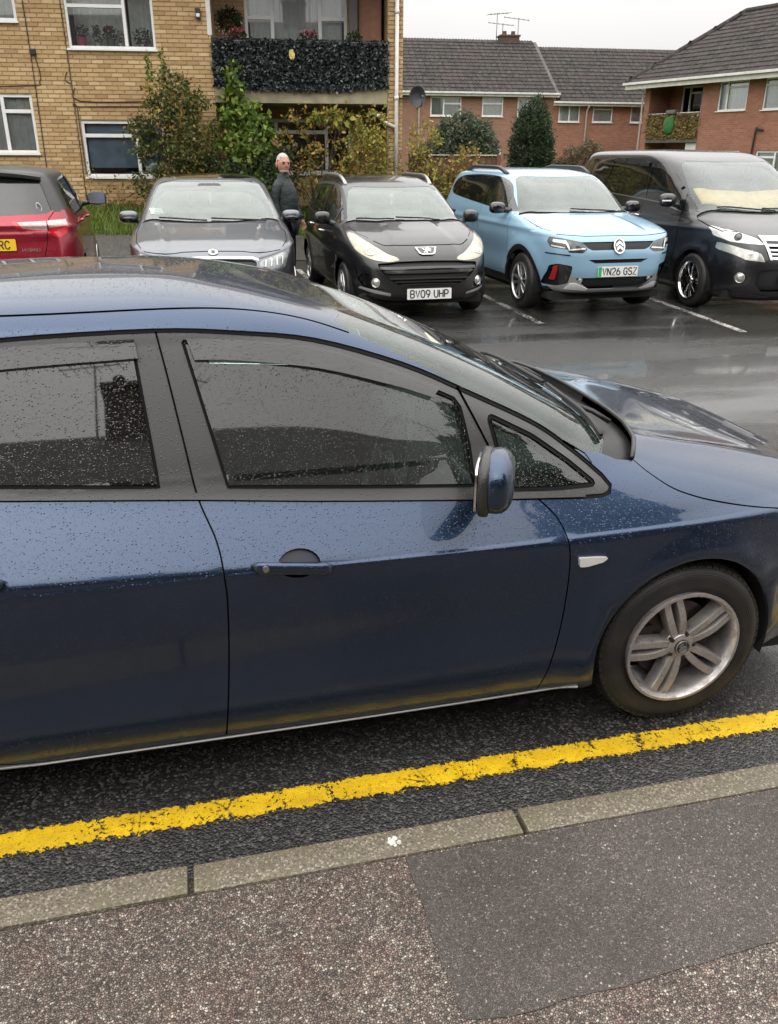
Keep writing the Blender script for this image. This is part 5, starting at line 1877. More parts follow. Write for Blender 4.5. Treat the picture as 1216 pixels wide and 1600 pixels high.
def mirror(root, x, y, z, sg, m, size=(0.07, 0.12, 0.085), base_z=None, m_rim=None):
    e = lambda v, k: math.copysign(abs(v) ** k, v)
    b = MB()
    b.ball((x, sg * y, z), size, 18, 12, lambda p: Vector((e(p[0], 0.8) if p[0] > 0 else e(p[0], 0.5) * 0.5, e(p[1], 0.7), e(p[2], 0.7))))
    o = b.obj('door_mirror', m, root, True)
    g = MB()
    g.prism(rounded([(-size[1] * 0.85, -size[2] * 0.8), (size[1] * 0.85, -size[2] * 0.75), (size[1] * 0.85, size[2] * 0.75), (-size[1] * 0.8, size[2] * 0.8)], 0.04), -0.004, 0.004, 'x')
    g.obj('mirror_glass', M['chrome'], o, 30, loc=(x - size[0] * 0.52, sg * y, z))
    a = MB()
    bz = base_z if base_z is not None else z - size[2] * 1.1
    a.tube([(x + 0.02, sg * (y - 0.22), bz), (x + 0.01, sg * (y - 0.14), bz + 0.01), (x, sg * (y - 0.05), z - size[2] * 0.5)], 0.032, 10)
    a.obj('mirror_arm', M['trim'], o, True)
    return o


def wiper(root, S, x0, y0, x1, y1):
    pts = []
    for q in np.linspace(0, 1, 9):
        x, y = x0 + (x1 - x0) * q, y0 + (y1 - y0) * q
        pts.append(S.at('top', x, y, 0.016, 1 if y >= 0 else -1)[0])
    b = MB()
    b.tube(pts, 0.010, 6)
    b.obj('wiper', M['plastic'], root, True)


def rail(root, S, xs, y, m, lift=0.045, r=0.020):
    for sg in (1, -1):
        pts = []
        n = len(xs)
        for i, x in enumerate(np.linspace(xs[0], xs[-1], 16)):
            q = i / 15
            h = lift * min(1, 6 * q, 6 * (1 - q)) - 0.005
            pts.append(S.at('top', x, y, h, sg)[0])
        b = MB()
        b.tube(pts, r, 10)
        b.obj('roof_rail', m, root, True)


def handle(root, S, x, z, m, w=0.10, off=0.035):
    for sg in (1, -1):
        b = MB()
        pts = [S.at('side', x + q * w, z, off * (1 - q ** 6) - 0.004, sg)[0] for q in np.linspace(-1, 1, 9)]
        b.tube(pts, 0.016, 8)
        b.obj('door_handle', m, root, True)


def base_bits(root, S, B, axles, WR, ytrack, arch_r, yin, yout, x0, x1, hw):
    arch_liner(root, axles, arch_r + 0.006, yin, yout, WR, M['liner'])
    u = MB()
    u.box(x0, x1, -hw, hw, 0.19, 0.28)
    u.obj('underbody', M['liner'], root)


def lamp_inside(root, S, view, y, z, r, sg, m, off=0.004, parent=None):
    p, n = S.at(view, y, z, off, sg)
    n = n.normalized()
    t = n.to_track_quat('Z', 'Y').to_matrix().to_4x4()
    b = MB()
    b.lathe([(0.001, r * 0.45), (r * 0.5, r * 0.38), (r * 0.85, r * 0.16), (r, 0.0), (r * 1.12, -0.002), (r * 1.12, 0.006), (r * 1.22, 0.006), (r * 1.22, -0.012)], 20, 'z')
    b.xform(Matrix.Translation(p) @ t)
    return b.obj('lamp', m, parent or root, True)


def flat_badge(root, S, view, y, z, polys, m, th=0.006, off=0.004, name='badge', sc=1.0):
    """small emblem built from polygons in (across, up) lying on the bodywork"""
    p, n = S.at(view, y, z, off, 1)
    n = Vector((n.x, 0, n.z)).normalized()
    x = Vector((0, 0, 1)).cross(n).normalized()
    yv = n.cross(x)
    b = MB()
    for pl in polys:
        b.prism([(a * sc, c * sc) for a, c in pl], 0, th, 'z')
    o = b.obj(name, m, root)
    o.matrix_local = Matrix.Translation(p) @ Matrix((x, yv, n)).transposed().to_4x4()
    return o


# ---- black estate with long amber-white headlights
def black_estate():
    root = place_car('parked_car', 'small black estate with silver roof rails and big slanted headlights', 2.63, 11.20, 0.115, -0.5)
    AX, RX, WR = 1.27, -1.27, 0.308
    rows = [(0.20, 1.93, -1.95, 0.78, 5, 5), (0.26, 2.00, -2.00, 0.83, 5, 5), (0.34, 2.06, -2.04, 0.858, 5, 5), (0.48, 2.075, -2.07, 0.870, 5, 6), (0.60, 2.05, -2.07, 0.874, 5.5, 6),
            (0.70, 1.98, -2.06, 0.874, 6, 6), (0.79, 1.86, -2.04, 0.870, 7, 6), (0.87, 1.70, -2.03, 0.860, 8, 6), (0.94, 1.45, -2.01, 0.846, 8, 6), (1.00, 1.16, -1.99, 0.828, 7, 6), (1.04, 1.00, -1.98, 0.812, 6.5, 6),
            (1.13, 0.84, -1.95, 0.780, 6.5, 6), (1.24, 0.63, -1.91, 0.735, 6.5, 6), (1.34, 0.42, -1.86, 0.690, 6.5, 6), (1.42, 0.22, -1.80, 0.645, 6, 6), (1.47, 0.03, -1.70, 0.58, 5, 5),
            (1.50, -0.18, -1.5, 0.45, 4.5, 4.5), (1.515, -0.42, -1.2, 0.25, 4, 4), (1.52, -0.772, -0.788, 0.005, 3, 3)]

    def deform(x, y, z):
        f = 0.018 * np.exp(-((np.hypot(x - AX, z - WR) - 0.36) / 0.06) ** 2) + 0.018 * np.exp(-((np.hypot(x - RX, z - WR) - 0.36) / 0.06) ** 2)
        sw = 0.010 * np.exp(-((z - 0.72 + 0.04 * x) / 0.03) ** 2) * (np.abs(x) < 1.4)
        v = 0.018 * ease(0.36, 0.24, y - 0.10 * (x - 1.0)) * ease(0.8, 1.1, x) * ease(0.62, 0.72, z)
        return x, y + (f + sw) * ease(0.4, 0.75, y), z + v
    S = Skin(rows, -0.78, deform)
    A = 0.345
    ws = [(0.30, 0), (0.29, 0.3), (0.255, 0.50), (0.32, 0.575), (0.55, 0.635), (0.80, 0.70), (0.885, 0.715), (0.975, 0.5), (1.01, 0.25), (1.02, 0)]
    wt = catmull([(-1.85, 1.10), (-1.72, 1.33), (-1.45, 1.405), (-1.0, 1.435), (-0.4, 1.44), (0.0, 1.42), (0.3, 1.34), (0.6, 1.20), (0.85, 1.05), (0.93, 0.985)], False, 4) + [(0.90, 0.955), (0.2, 0.985), (-0.6, 1.02), (-1.3, 1.05)]
    R = [('a1', 'side', arch_poly(AX, A, WR), None, 0, {'cut': 1}), ('a2', 'side', arch_poly(RX, A, WR), None, 0, {'cut': 1}),
         ('window_front', 'side', [(-0.28, 1.41), (0.0, 1.395), (0.28, 1.32), (0.52, 1.215), (0.56, 1.03), (0.2, 1.005), (-0.22, 1.03)], M['side_glass'], -0.005, {'pair': 1, 'clear': 1, 'name': 'window'}),
         ('window_rear', 'side', [(-0.36, 1.412), (-0.9, 1.405), (-1.05, 1.39), (-1.06, 1.06), (-0.6, 1.05), (-0.31, 1.035)], M['side_glass'], -0.005, {'pair': 1, 'clear': 1, 'name': 'window'}),
         ('window_load', 'side', [(-1.13, 1.39), (-1.45, 1.37), (-1.66, 1.30), (-1.74, 1.12), (-1.13, 1.065)], M['dark_glass'], -0.005, {'pair': 1, 'clear': 1, 'name': 'window'}),
         ('window_sail', 'side', [(0.60, 1.17), (0.80, 1.05), (0.84, 1.0), (0.62, 1.02)], M['side_glass'], -0.005, {'pair': 1, 'clear': 1, 'name': 'window'}),
         ('window_trim', 'side', wt, M['trim'], -0.002, {'pair': 1}),
         ('windscreen', 'top', ws, M['windscreen'], -0.002, {'clear': 1}),
         ('cowl', 'top', [(1.02, 0), (1.01, 0.25), (0.975, 0.5), (0.885, 0.715), (0.95, 0.735), (1.05, 0.55), (1.09, 0.25), (1.10, 0)], M['plastic'], -0.012, {}),
         ('shut_line', 'side', [(-0.32, 1.42), (-0.27, 1.03), (-0.24, 0.7), (-0.28, 0.28)], M['gap'], -0.008, {'line': 0.008}),
         ('shut_line_front', 'side', [(0.86, 0.97), (0.93, 0.75), (0.90, 0.5), (0.84, 0.28)], M['gap'], -0.008, {'line': 0.008, 'name': 'shut_line'}),
         ('shut_line_rear', 'side', [(-1.10, 1.04), (-1.04, 0.75), (-0.98, 0.55)], M['gap'], -0.008, {'line': 0.008, 'name': 'shut_line'}),
         ('bonnet_gap', 'front', [(0, 0.815), (0.30, 0.815), (0.47, 0.835), (0.56, 0.875)], M['gap'], -0.008, {'line': 0.008, 'name': 'shut_line'}),
         ('bonnet_gap_side', 'top', [(1.60, 0.60), (1.40, 0.69), (1.1, 0.735)], M['gap'], -0.008, {'line': 0.007, 'name': 'shut_line'}),
         ('headlight', 'front', catmull([(0.335, 0.685), (0.48, 0.680), (0.64, 0.705), (0.755, 0.775), (0.79, 0.86), (0.785, 0.925), (0.735, 0.935), (0.63, 0.865), (0.48, 0.770)], True, 4), M['lamp_cream'], 0.002, {'pair': 1}),
         ('grille_mouth', 'front', catmull([(0, 0.425), (0.30, 0.43), (0.42, 0.47), (0.53, 0.56), (0.575, 0.645), (0.52, 0.665), (0.25, 0.672), (0, 0.675)], False, 4), M['mesh_black'], -0.035, {'name': 'grille'}),
         ('fog_pod', 'front', rounded([(0.50, 0.38), (0.70, 0.39), (0.76, 0.47), (0.72, 0.55), (0.60, 0.53)], 0.03), M['gloss_black'], -0.012, {'pair': 1}),
         ('rear_window', 'rear', rounded([(0, 1.08), (0.62, 1.08), (0.55, 1.38), (0, 1.40)], 0.05), M['dark_glass'], -0.003, {'clear': 1}),
         ('tail_light', 'rear', rounded([(0.60, 0.75), (0.60, 1.05), (0.72, 1.05), (0.76, 0.75)], 0.03), M['lamp_red'], 0.004, {'pair': 1}),
         ('bumper_slot', 'front', rounded([(0, 0.222), (0.5, 0.23), (0.60, 0.27), (0.5, 0.26), (0, 0.25)], 0.01), M['mesh_black'], -0.01, {}),
         ]
    B = CarBody(S, R, (52, 40), 4, 'body', M['black_paint'])
    B.build(root)
    B.lining(root, -1.8, 0.9, 0.28, M['lining'])
    base_bits(root, S, B, (AX, RX), WR, 0.85, A, 0.5, 0.83, -1.8, 1.85, 0.7)
    rim = spoke_rim(0.205, 7, 0.02, M['alloy'], [(-0.13, -0.14, 0.013, 0.013), (0.13, 0.14, 0.013, 0.013)])
    add_wheels(root, (AX, RX), 0.848, WR, tyre_mesh(WR, 0.205, 0.19, M['rubber']), rim, M['disc'], 0.205)
    # grille bars
    for (z, hw, h) in ((0.615, 0.555, 0.030), (0.505, 0.455, 0.018), (0.470, 0.40, 0.014), (0.44, 0.33, 0.012)):
        B.overlay('grille_bar', 'front', [(0, z - h / 2), (hw, z - h / 2 - 0.004), (hw, z + h / 2 - 0.004), (0, z + h / 2)], 0.000, M['trim'] if h < 0.025 else M['gloss_black'], root, 0.03)
    B.overlay('grille_rim', 'front', [(0, 0.556), (0.48, 0.556), (0.53, 0.575), (0.50, 0.590), (0, 0.588)], 0.006, M['black_paint'], root, 0.03)
    for sg in (1, -1):
        lamp_inside(root, S, 'front', 0.60, 0.455, 0.042, sg, M['lamp_clear'])
        B.overlay('bumper_blade', 'front', [(0.44, 0.315), (0.62, 0.345), (0.74, 0.372), (0.735, 0.392), (0.60, 0.372), (0.44, 0.34)], 0.010, M['silver'], root, 0.012, sg, False, 0.006, 0.02)
        lamp_inside(root, S, 'front', 0.62, 0.775, 0.048, sg, M['lamp_clear'], 0.0)
        mirror(root, 0.62, 0.96, 1.06, sg, M['black_paint'], (0.075, 0.10, 0.075))
    rail(root, S, (-1.5, 0.12), 0.56, M['satin'], 0.050, 0.024)
    handle(root, S, -0.12, 0.86, M['chrome'])
    handle(root, S, -0.95, 0.89, M['chrome'])
    wiper(root, S, 1.02, 0.42, 0.965, -0.12)
    wiper(root, S, 1.02, -0.15, 0.93, -0.60)
    # shield with a rearing lion
    flat_badge(root, S, 'front', 0.0, 0.755, [[(-0.125, 0.06), (-0.115, 0.03), (-0.09, -0.045), (-0.06, -0.062), (0.06, -0.062), (0.09, -0.045), (0.115, 0.03), (0.125, 0.06)]], M['chrome'], 0.010, 0.004)
    flat_badge(root, S, 'front', 0.0, 0.755, [[(-0.107, 0.052), (-0.098, 0.028), (-0.077, -0.032), (-0.055, -0.046), (0.055, -0.046), (0.077, -0.032), (0.098, 0.028), (0.107, 0.052)]], M['gloss_black'], 0.004, 0.0125, 'badge_field')
    lion = [[(-0.010, 0.030), (0.010, 0.046), (0.030, 0.046), (0.038, 0.034), (0.030, 0.026), (0.036, 0.018), (0.026, 0.014), (0.022, -0.004), (0.010, -0.018), (-0.012, -0.014), (-0.020, 0.004)],
            [(0.020, 0.012), (0.048, 0.020), (0.058, 0.012), (0.050, 0.006), (0.024, 0.000)], [(0.016, -0.002), (0.046, -0.010), (0.048, -0.020), (0.038, -0.022), (0.012, -0.014)],
            [(-0.010, -0.012), (0.004, -0.016), (0.000, -0.032), (0.012, -0.040), (-0.010, -0.042), (-0.016, -0.030)], [(-0.016, -0.006), (-0.028, -0.022), (-0.046, -0.036), (-0.030, -0.040), (-0.014, -0.024)],
            [(-0.018, 0.002), (-0.034, 0.006), (-0.044, 0.022), (-0.056, 0.028), (-0.046, 0.036), (-0.036, 0.026), (-0.026, 0.014), (-0.014, 0.012)]]
    flat_badge(root, S, 'front', 0.0, 0.755, lion, M['chrome'], 0.004, 0.0172, 'lion_emblem', 1.0)
    p, n = S.at('front', 0.0, 0.335, 0.012)
    number_plate(root, 'BV09 UHP', p, (1, 0, 0.05), 0.52, 0.118, M['plate_white'], M['plate_char'])
    cabin(root, S, M['seat_pale'], M['dash'], 0.02, -0.80, 0.36, 0.36, 0.62, 0.98, -1, 0.78)
    h = MB()
    h.ball((0.27, 0.0, 1.28), (0.012, 0.03, 0.035), 10, 8)
    h.ball((0.27, 0.0, 1.20), (0.010, 0.018, 0.03), 10, 8)
    h.obj('hanging_freshener', M['paper'], root, True, kind='stuff')
    s_ = MB()
    p, n = S.at('top', 0.90, 0.60, -0.012)
    s_.bbox(-0.05, 0.05, -0.05, 0.05, -0.002, 0.002, 0.001)
    s_.obj('parking_ticket', M['paper'], root, loc=p - Vector((0.06, 0, 0)))
    return root


black_estate()


# ---- pale blue crossover
def blue_crossover():
    root = place_car('parked_car', 'pale blue crossover with black wheel arches and a green-edged number plate', 4.90, 11.31, 0.10, -1.5)
    AX, RX, WR = 1.335, -1.335, 0.345
    rows = [(0.25, 2.02, -2.02, 0.80, 5, 5), (0.31, 2.10, -2.10, 0.86, 5, 5), (0.42, 2.155, -2.15, 0.885, 5, 6), (0.56, 2.175, -2.18, 0.895, 5.5, 6), (0.70, 2.17, -2.19, 0.898, 6, 6), (0.82, 2.14, -2.18, 0.898, 6.5, 6),
            (0.90, 2.09, -2.17, 0.893, 7, 6), (0.955, 2.00, -2.16, 0.884, 8, 6), (1.00, 1.82, -2.15, 0.876, 8, 6), (1.05, 1.52, -2.13, 0.868, 8, 6), (1.09, 1.22, -2.11, 0.858, 7, 6), (1.13, 1.06, -2.10, 0.846, 6.5, 6),
            (1.22, 0.91, -2.07, 0.815, 6.5, 6), (1.34, 0.72, -2.02, 0.775, 6.5, 6), (1.46, 0.50, -1.95, 0.732, 6.5, 6), (1.54, 0.30, -1.86, 0.69, 6, 6), (1.585, 0.10, -1.72, 0.61, 5, 5),
            (1.612, -0.15, -1.5, 0.46, 4.5, 4.5), (1.625, -0.45, -1.15, 0.24, 4, 4), (1.63, -0.792, -0.808, 0.005, 3, 3)]

    def deform(x, y, z):
        f = 0.022 * np.exp(-((np.hypot(x - AX, z - WR) - 0.44) / 0.09) ** 2) + 0.022 * np.exp(-((np.hypot(x - RX, z - WR) - 0.44) / 0.09) ** 2)
        sc = -0.020 * np.exp(-((z - 0.62) / 0.13) ** 2) * (np.abs(x) < 0.95)
        sh = 0.016 * np.exp(-((z - 0.98) / 0.035) ** 2) * (x < 1.6)
        v = 0.022 * ease(0.46, 0.36, y) * ease(1.0, 1.3, x) * ease(0.93, 0.99, z)
        return x, y + (f + sc + sh) * ease(0.4, 0.75, y), z + v
    S = Skin(rows, -0.80, deform)
    A = 0.375
    ws = [(0.34, 0), (0.33, 0.3), (0.30, 0.53), (0.36, 0.60), (0.55, 0.655), (0.80, 0.73), (0.93, 0.765), (1.03, 0.55), (1.075, 0.25), (1.08, 0)]
    glass_out = catmull([(0.62, 1.30), (0.42, 1.44), (0.15, 1.515), (-0.3, 1.54), (-0.9, 1.535), (-1.40, 1.50), (-1.62, 1.42), (-1.66, 1.32), (-1.50, 1.255), (-1.0, 1.215), (-0.2, 1.17), (0.5, 1.135), (0.80, 1.13), (0.86, 1.145)], True, 4)
    R = [('a1', 'side', arch_poly(AX, A, WR), None, 0, {'cut': 1}), ('a2', 'side', arch_poly(RX, A, WR), None, 0, {'cut': 1}),
         ('cladding', 'side', arch_poly(AX, A + 0.065, WR, 0.25), M['plastic'], 0.006, {'pair': 1, 'name': 'arch_cladding'}), ('cladding_rear', 'side', arch_poly(RX, A + 0.065, WR, 0.25), M['plastic'], 0.006, {'pair': 1, 'name': 'arch_cladding'}),
         ('sill_cladding', 'side', [(-1.0, 0.25), (1.0, 0.25), (0.96, 0.37), (-0.96, 0.37)], M['plastic'], 0.004, {'pair': 1}),
         ('window_front', 'side', [(-0.18, 1.515), (0.15, 1.49), (0.40, 1.42), (0.58, 1.30), (0.62, 1.16), (0.3, 1.168), (-0.14, 1.19)], M['side_glass'], -0.005, {'pair': 1, 'clear': 1, 'name': 'window'}),
         ('window_rear', 'side', [(-0.25, 1.517), (-0.9, 1.512), (-1.38, 1.478), (-1.58, 1.40), (-1.62, 1.33), (-1.48, 1.28), (-1.0, 1.24), (-0.20, 1.195)], M['dark_glass'], -0.005, {'pair': 1, 'clear': 1, 'name': 'window'}),
         ('window_trim', 'side', glass_out, M['gloss_black'], -0.002, {'pair': 1}),
         ('windscreen', 'top', ws, M['windscreen'], -0.002, {'clear': 1}),
         ('cowl', 'top', [(1.08, 0), (1.075, 0.25), (1.03, 0.55), (0.93, 0.765), (0.98, 0.79), (1.09, 0.58), (1.125, 0.25), (1.13, 0)], M['plastic'], -0.012, {}),
         ('shut_line', 'side', [(-0.20, 1.20), (-0.18, 0.8), (-0.22, 0.36)], M['gap'], -0.008, {'line': 0.008}),
         ('shut_line_front', 'side', [(0.86, 1.12), (0.90, 0.85), (0.86, 0.6)], M['gap'], -0.008, {'line': 0.008, 'name': 'shut_line'}),
         ('bonnet_gap', 'top', [(1.12, 0.79), (1.4, 0.80), (1.7, 0.79), (1.85, 0.74)], M['gap'], -0.008, {'line': 0.008, 'name': 'shut_line'}),
         ('bonnet_front', 'front', [(0, 0.925), (0.4, 0.925), (0.72, 0.945)], M['gap'], -0.008, {'line': 0.007, 'name': 'shut_line'}),
         ('headlight', 'front', rounded([(0.40, 0.785), (0.46, 0.745), (0.62, 0.75), (0.63, 0.785), (0.77, 0.80), (0.795, 0.86), (0.78, 0.915), (0.68, 0.905), (0.47, 0.865)], 0.015), M['lamp_dark'], -0.004, {'pair': 1}),
         ('grille_band', 'front', [(0, 0.775), (0.34, 0.775), (0.40, 0.80), (0.47, 0.865), (0, 0.865)], M['mesh_black'], -0.015, {'name': 'grille'}),
         ('grille_slit', 'front', rounded([(0, 0.630), (0.30, 0.630), (0.39, 0.672), (0, 0.672)], 0.008), M['gloss_black'], -0.015, {'name': 'grille'}),
         ('air_pod', 'front', rounded([(0.58, 0.40), (0.565, 0.60), (0.70, 0.625), (0.765, 0.60), (0.765, 0.37), (0.68, 0.36)], 0.025), M['gloss_black'], -0.012, {'pair': 1}),
         ('lower_grille', 'front', rounded([(0, 0.335), (0.34, 0.335), (0.50, 0.445), (0.50, 0.465), (0, 0.465)], 0.012), M['mesh_black'], -0.03, {'name': 'grille'}),
         ('skid_plate', 'front', [(0, 0.29), (0.66, 0.29), (0.72, 0.345), (0.63, 0.40), (0.545, 0.49), (0.505, 0.485), (0.505, 0.45), (0.34, 0.33), (0, 0.33)], M['silver'], 0.004, {}),
         ('chin', 'front', [(0, 0.25), (0.74, 0.25), (0.78, 0.33), (0.72, 0.345), (0.66, 0.29), (0, 0.29)], M['plastic'], 0.0, {}),
         ('rear_window', 'rear', rounded([(0, 1.18), (0.62, 1.18), (0.56, 1.45), (0, 1.48)], 0.05), M['dark_glass'], -0.003, {'clear': 1}),
         ('tail_light', 'rear', rounded([(0.50, 0.90), (0.50, 1.02), (0.76, 1.05), (0.78, 0.88)], 0.03), M['lamp_red'], 0.006, {'pair': 1}),
         ]
    B = CarBody(S, R, (54, 40), 4, 'body', M['sky_paint'])
    B.build(root)
    B.lining(root, -1.9, 0.95, 0.3, M['lining'])
    base_bits(root, S, B, (AX, RX), WR, 0.86, A, 0.5, 0.85, -1.9, 1.95, 0.72)
    rim = spoke_rim(0.218, 5, 0.02, M['alloy'], [(-0.34, -0.22, 0.012, 0.020), (0.34, 0.22, 0.012, 0.020)])
    dark = spoke_rim(0.212, 5, 0.01, M['alloy_dark'], [(0.0, 0.0, 0.030, 0.045)], 'rim_inlay')
    ws_ = add_wheels(root, (AX, RX), 0.872, WR, tyre_mesh(WR, 0.218, 0.20, M['rubber']), rim, M['disc'], 0.218)
    for w in ws_:
        o = link('rim_inlay', dark, w, loc=(0, -0.012, 0))
    for sg in (1, -1):
        # three light bars in each lamp
        for pl in ([(0.60, 0.775), (0.62, 0.775), (0.65, 0.86), (0.63, 0.86)], [(0.42, 0.79), (0.60, 0.775), (0.60, 0.79), (0.44, 0.803)], [(0.655, 0.795), (0.77, 0.815), (0.77, 0.828), (0.655, 0.81)]):
            B.overlay('light_bar', 'front', pl, 0.004, M['bulb'], root, 0.006, sg, False, 0, 0.02)
        B.overlay('lamp_lens', 'front', rounded([(0.64, 0.845), (0.76, 0.862), (0.755, 0.895), (0.64, 0.882)], 0.01), 0.002, M['lamp_clear'], root, 0.006, sg, False, 0, 0.02)
        B.overlay('lamp_slit', 'front', [(0.60, 0.715), (0.80, 0.728), (0.80, 0.742), (0.60, 0.728)], 0.003, M['gloss_black'], root, 0.006, sg, False, 0, 0.02)
        B.overlay('red_blade', 'front', rounded([(0.695, 0.43), (0.735, 0.43), (0.735, 0.595), (0.705, 0.60)], 0.01), 0.004, M['accent_red'], root, 0.012, sg, False, 0, 0.02)
        B.overlay('skid_wing', 'front', [(0.335, 0.335), (0.50, 0.405), (0.56, 0.405), (0.60, 0.335), (0.36, 0.318)], 0.012, M['plate_white'], root, 0.012, sg, False, 0, 0.02)
        lamp_inside(root, S, 'front', 0.455, 0.437, 0.022, sg, M['lamp_clear'], -0.01)
        mirror(root, 0.70, 0.97, 1.17, sg, M['gloss_black'], (0.075, 0.105, 0.072), 1.13)
    rail(root, S, (-1.45, 0.10), 0.60, M['trim'], 0.055, 0.026)
    handle(root, S, -0.36, 0.985, M['plastic'], 0.10)
    handle(root, S, -1.28, 1.03, M['plastic'], 0.09)
    wiper(root, S, 1.075, 0.5, 1.01, -0.10)
    # oval emblem with two chevrons
    ov = [(0.072 * math.cos(a), 0.092 * math.sin(a)) for a in np.linspace(0, 2 * PI, 28)[:-1]]
    iv = [(0.058 * math.cos(a), 0.077 * math.sin(a)) for a in np.linspace(0, 2 * PI, 28)[:-1]]
    flat_badge(root, S, 'front', 0.0, 0.815, [ov], M['chrome'], 0.012, 0.006)
    flat_badge(root, S, 'front', 0.0, 0.815, [iv], M['gloss_black'], 0.003, 0.0165, 'badge_field')
    flat_badge(root, S, 'front', 0.0, 0.815, [[(0, 0.058), (0.046, 0.020), (0.046, -0.012), (0, 0.026), (-0.046, -0.012), (-0.046, 0.020)], [(0, 0.006), (0.042, -0.030), (0.034, -0.056), (0, -0.026), (-0.034, -0.056), (-0.042, -0.030)]], M['chrome'], 0.004, 0.020, 'chevrons')
    p, n = S.at('front', 0.0, 0.535, 0.010)
    number_plate(root, 'VN26 GSZ', p, (1, 0, 0.03), 0.52, 0.118, M['plate_white'], M['plate_char'], M['plate_green'])
    cabin(root, S, M['seat_pale'], M['dash'], 0.05, -0.82, 0.42, 0.36, 0.66, 1.04, -1, 0.80)
    c = MB()
    c.bbox(-0.04, 0.05, -0.07, 0.07, -0.05, 0.03, 0.02)
    c.obj('camera_housing', M['trim'], root, 30, loc=S.at('top', 0.44, 0.0, -0.05)[0])
    return root


blue_crossover()


